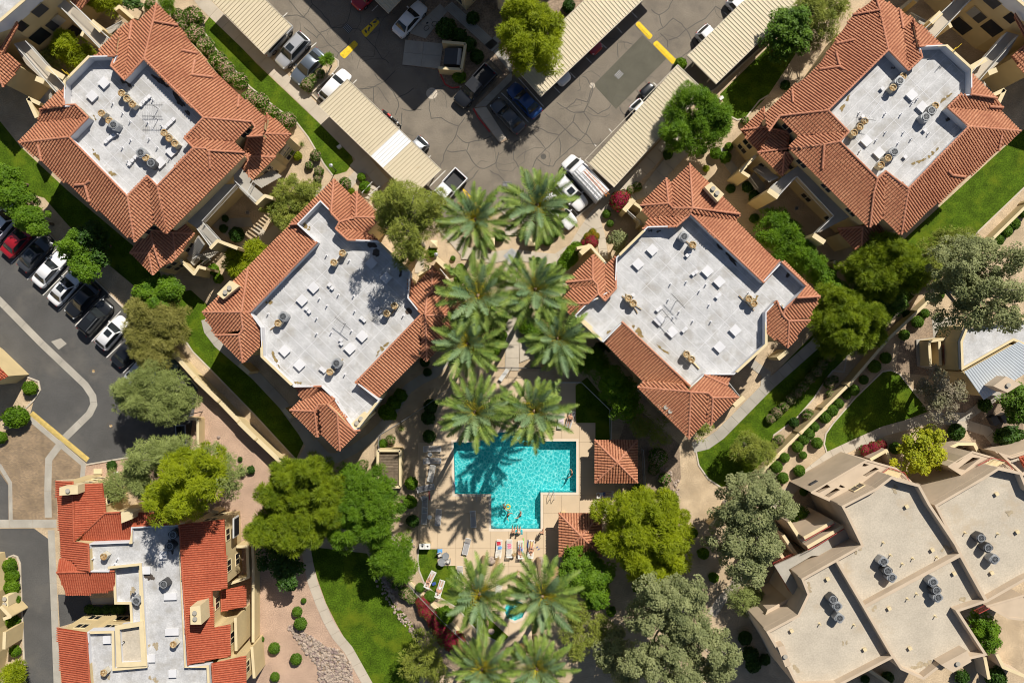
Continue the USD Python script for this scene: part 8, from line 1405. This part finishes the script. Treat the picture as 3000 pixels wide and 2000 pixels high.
stand(1, 2, 2282, 1518, .4, 'swimmer with yellow float ring, uppermost in the pool leg', SWIM, -.55, suit='swimblue', female=False); stand(1, 3, 2318, 18, -.6, 'swimmer with dark hair in the middle of the pool leg', SWIM, -.5, suit='swimblack'); stand(2, 3, 75, 22, 2.6, 'swimmer with dark hair at the right of the pool leg', SWIM, -.55, suit='swimred', female=False); stand(2, 2, 548, 1205, 3., 'swimmer holding the right wall of the pool', SWIM, -.4, suit='swimblack', female=False); stand(2, 2, 30, 895, -1.57, 'swimmer at the arched top edge of the pool in palm shade', SWIM, -.5, suit='swimred')
towel(*tl(2, 3, 62, 180), (1, 0), 'towelteal', 'teal towel spread at the pool edge', .9, .7, .07)
p = W(*tl(1, 2, 2292, 1518), 0); obj('float_ring', trimesh.creation.torus(.24, .07, 16, 8).apply_translation([p[0] + .3, p[1], -.1]), M['yellow'], label='yellow float ring beside the uppermost swimmer', category='float')
def noodle(pts, mat, label): obj('pool_noodle', tube([W(*q, z) for q, z in pts], .045, 6), M[mat], label=label, category='float', smooth=True)
noodle([(tl(2, 3, 103, 235), .1), (tl(2, 3, 108, 280), .1), (tl(2, 3, 105, 325), .1)], 'limegreen', 'lime green foam noodle between the third and fourth loungers'); noodle([(tl(2, 3, 148, 250), .1), (tl(2, 3, 143, 290), .12), (tl(2, 3, 140, 320), .1)], 'swimblue', 'dark blue foam noodle beside the yellow towelled lounger'); noodle([(tl(1, 2, 1588, 1360), .1), (tl(1, 2, 1590, 1405), .1), (tl(1, 2, 1596, 1455), .1)], 'swimred', 'red foam noodle at the left of the pool deck'); noodle([(tl(1, 2, 1822, 1290), -.1), (tl(1, 2, 1830, 1330), -.12), (tl(1, 2, 1828, 1375), -.1)], 'towelblue', 'blue foam noodle floating at the left wall of the pool')
p = W(*tl(2, 3, 238, 328)); sh_ = thing('sandals', 'blue sandals and bag on the deck right of the yellow lounger', 'sandals', (p[0], p[1], .05), .6)
for y in (-.15, .15): obj('sandal', m3.Manifold.hull_points(np.array([(x, y + s * w_, z) for x, w_ in ((-.13, .035), (.1, .05), (.15, .02)) for s in (1, -1) for z in (0, .03)])), M['swimblue'], sh_)
def table(u, v, label, r=.5, mat='greymetal'):
    p = W(u, v, .5); t = thing('round_table', label, 'table', (p[0], p[1], .05)); obj('tabletop', cat_([cyl(0, 0, .68, .71, r, 24), lathe([[r - .03, .69], [r + .02, .69], [r + .02, .735], [r - .03, .735], [r - .03, .69]], 24)]), M[mat], t)
    for a in (0, 1.57, 3.14, 4.71): obj('leg', tube([(.1 * math.cos(a), .1 * math.sin(a), .68), (r * .8 * math.cos(a), r * .8 * math.sin(a), 0)], .02, 5), M['darkmetal'], t)
table(*tl(1, 3, 1710, 452), 'round glass table with chairs at the notch of the curved lawn', .45); table(*tl(1, 3, 1745, 395), 'small round table above the glass table at the curved lawn', .38)
for c, r, x, y, lab in ((2, 3, 20, 380, 'small round mesh side table beside the third lounger'), (2, 3, 55, 550, 'small round mesh side table between the two lower palms'), (1, 2, 1600, 1035, 'small round side table between the side by side loungers'), (1, 3, 1597, 40, 'small round side table between the shaded pair of loungers')): table(*tl(c, r, x, y), lab, .24, 'rust' if c == 2 else 'white')
def chair_proto():
    r = thing('patio_chair', '-', 'chair', (0, 0, -60)); obj('seat', bx(0, 0, .43, .5, .5, .03), M['sling'], r); obj('backrest', bx(-.27, 0, .68, .03, .5, .48, 0, -.2), M['sling'], r); obj('arm', cat_([tube([(-.28, y, .64), (.22, y, .62), (.22, y, .0)], .018, 5) for y in (-.27, .27)]), M['darkmetal'], r)
    for x, y in ((-.24, -.24), (-.24, .24), (.22, -.24), (.22, .24)): obj('leg', tube([(x, y, .43), (x * 1.1, y * 1.1, 0)], .018, 5), M['darkmetal'], r)
    return r
for c, r, x, y, a, lab in ((1, 3, 1690, 385, -1.2, 'patio chair with blue towel above the round glass table'), (1, 3, 1765, 445, 3.0, 'patio chair right of the round glass table'), (1, 3, 1735, 425, 2.2, 'patio chair with pale blue towel at the round glass table'), (1, 2, 1545, 1430, .4, 'patio chair below the grey deck lounger beside the red noodle'), (2, 2, 890, 1490, 2, 'patio chair in gravel beside the angled lounger')):
    p = W(*tl(c, r, x, y), .4); put('chair', chair_proto, 'patio_chair', lab, 'chair', (p[0], p[1], .05), a, 'patio chairs by the pool')
def litter(u, v, label):
    p = W(u, v, .8); t = thing('litter_bin', label, 'bin', (p[0], p[1], .05)); obj('body', bx(0, 0, .45, .55, .55, .9), M['coping'], t); obj('lid', cat_([slab(sbox(-.32, -.32, .32, .32).buffer(-.08).buffer(.08).difference(Point(0, 0).buffer(.11)), .902, 1.0)]), M['white'], t); obj('opening', cyl(0, 0, .903, .93, .108), M['darkmetal'], t)
litter(*tl(1, 3, 1529, 308), 'square white topped litter bin at the deck corner, left of the pair'); litter(*tl(1, 3, 1578, 308), 'square white topped litter bin at the deck corner, right of the pair')
p = W(*tl(1, 3, 1427, 260), .3); q = thing('plant_pot', 'white empty ring shaped pot on the gravel left of the deck', 'pot', (p[0], p[1], 0)); obj('pot', lathe([[0, .02], [.16, .02], [.22, .34], [.16, .34], [.13, .08], [0, .08]], 16), M['white'], q)
p = W(*tl(3, 2, 1805, 950), .4); q = thing('plant_pot', 'white round pot with yellow flowers in the beige terrace corner', 'pot', (p[0], p[1], 0)); obj('pot', lathe([[0, .02], [.22, .02], [.3, .42], [.24, .42], [.2, .3], [0, .3]], 16), M['white'], q); V, F = leaves(np.random.default_rng(3), np.array([[0, 0, .45, .22]]), 120, 'broad', .1); raw('flowers', V, F, M['lf_orange'], q, kind='stuff')
p = W(726, 623, .3); q = thing('plant_pot', 'pale ring shaped pot in the shaded courtyard of the upper left building', 'pot', (p[0], p[1], .02)); obj('pot', lathe([[0, .02], [.2, .02], [.26, .4], [.21, .4], [.18, .1], [0, .1]], 16), M['concrete'], q)
p = W(2333, 610, .3); q = thing('plant_pot', 'dark ring shaped pot in the shaded courtyard of the upper right building', 'pot', (p[0], p[1], .02)); obj('pot', lathe([[0, .02], [.2, .02], [.26, .4], [.21, .4], [.18, .1], [0, .1]], 16), M['greyconc'], q)
def handrails(pts, label):
    h = thing('pool_handrail', label, 'handrail')
    for u, v in pts:
        p = W(u, v); obj('rail', tube([(p[0], p[1] - .55, .05), (p[0], p[1] - .5, .75), (p[0], p[1] - .2, .9), (p[0], p[1] + .25, .75), (p[0], p[1] + .4, -.1), (p[0], p[1] + .4, -.7)], .03, 6), M['greymetal'], h, smooth=True)
handrails([tl(2, 2, 345, 1405), tl(2, 2, 383, 1405)], 'pair of curved pool handrails at the right inner corner of the pool'); handrails([tl(1, 2, 2030, 1415), tl(1, 2, 2065, 1415)], 'pair of curved pool handrails at the left inner corner of the pool')
def boulder(u, v, s, label, seed):
    g = np.random.default_rng(seed); m = trimesh.creation.icosphere(subdivisions=3); m.vertices *= (1 + .45 * (meshkit.fbm(m.vertices * 1.6 + seed, 3, seed)[:, None] - .5)) * [1, .8, .6]; p = W(u, v); m.apply_scale(s); m.apply_translation([p[0], p[1], s * .25]); obj('boulder', m, M['rock'], label=label, category='boulder', smooth=40)
boulder(*tl(1, 3, 2160, 440), .6, 'brown planter boulder below the first loungers by the lower left palm', 3); boulder(*tl(2, 3, 262, 450), .75, 'brown planter boulder left of the lower pavilion shade', 4); boulder(*tl(0, 2, 2010, 878), .22, 'small white rock in the pink gravel', 5); boulder(*tl(1, 3, 1335, 110), .28, 'tan rock in gravel left of the deck', 6); boulder(*tl(1, 3, 1450, 310), .2, 'small rock below the white ring pot', 7); boulder(*tl(0, 2, 2230, 1180), .4, 'pale boulder cluster right of the yellow tinged tree', 8); boulder(*tl(1, 3, 2160, 1090), .4, 'flat rock ring by the lower left palm', 9)
for c, r, x, y, lab in ((1, 3, 1635, 655, 'dark blue cool bag on the curved lawn between the sunbathers'),):
    p = W(*tl(c, r, x, y), .2); q = thing('cool_bag', lab, 'bag', (p[0], p[1], .01), .4); obj('body', bx(0, 0, .16, .4, .28, .32), M['swimblue'], q); obj('handle', tube([(-.12, 0, .32), (-.08, 0, .42), (.08, 0, .42), (.12, 0, .32)], .015, 5), M['darkmetal'], q)
def utility(u, v, label, s=(.7, .5, .8), mat='greymetal', a=0.6):
    p = W(u, v, .4); q = thing('utility_box', label, 'utility box', (p[0], p[1], 0), a); obj('body', bx(0, 0, s[2] / 2, *s), M[mat], q); obj('lid', bx(0, 0, s[2] + .02, s[0] + .06, s[1] + .06, .04), M[mat], q)
utility(994, 430, 'pale utility box on the narrow lawn strip by the long carport', (.45, .3, .5), 'rail'); utility(2113, 288, 'pale utility box on the shaded upper right lawn', (.45, .3, .5), 'rail'); utility(339, 1386, 'pale utility box by the townhouse gravel corner', (.3, .25, .5), 'rail'); utility(284, 1381, 'tan utility cover by the townhouse gravel corner', (.9, .55, .2), 'coping', 0)
for lab, c, r, x, y in (('dark grill box left of a pair on the shaded patio at the right edge', 3, 2, 2065, 720), ('dark grill box right of a pair on the shaded patio at the right edge', 3, 2, 2155, 700)): utility(*tl(c, r, x, y), lab, (.7, 1., .9), 'darkmetal', .5)
bnch = thing('bench', 'pale bench on the palm walk above the pool gate', 'bench', (*W(1476, 1098, .4)[:2], .04), .95)
for i in range(4): obj('slat', bx(0, -.18 + i * .12, .44, 1.6, .09, .03), M['white'], bnch)
for x in (-.65, .65): obj('leg', bx(x, 0, .21, .06, .42, .42), M['darkmetal'], bnch)
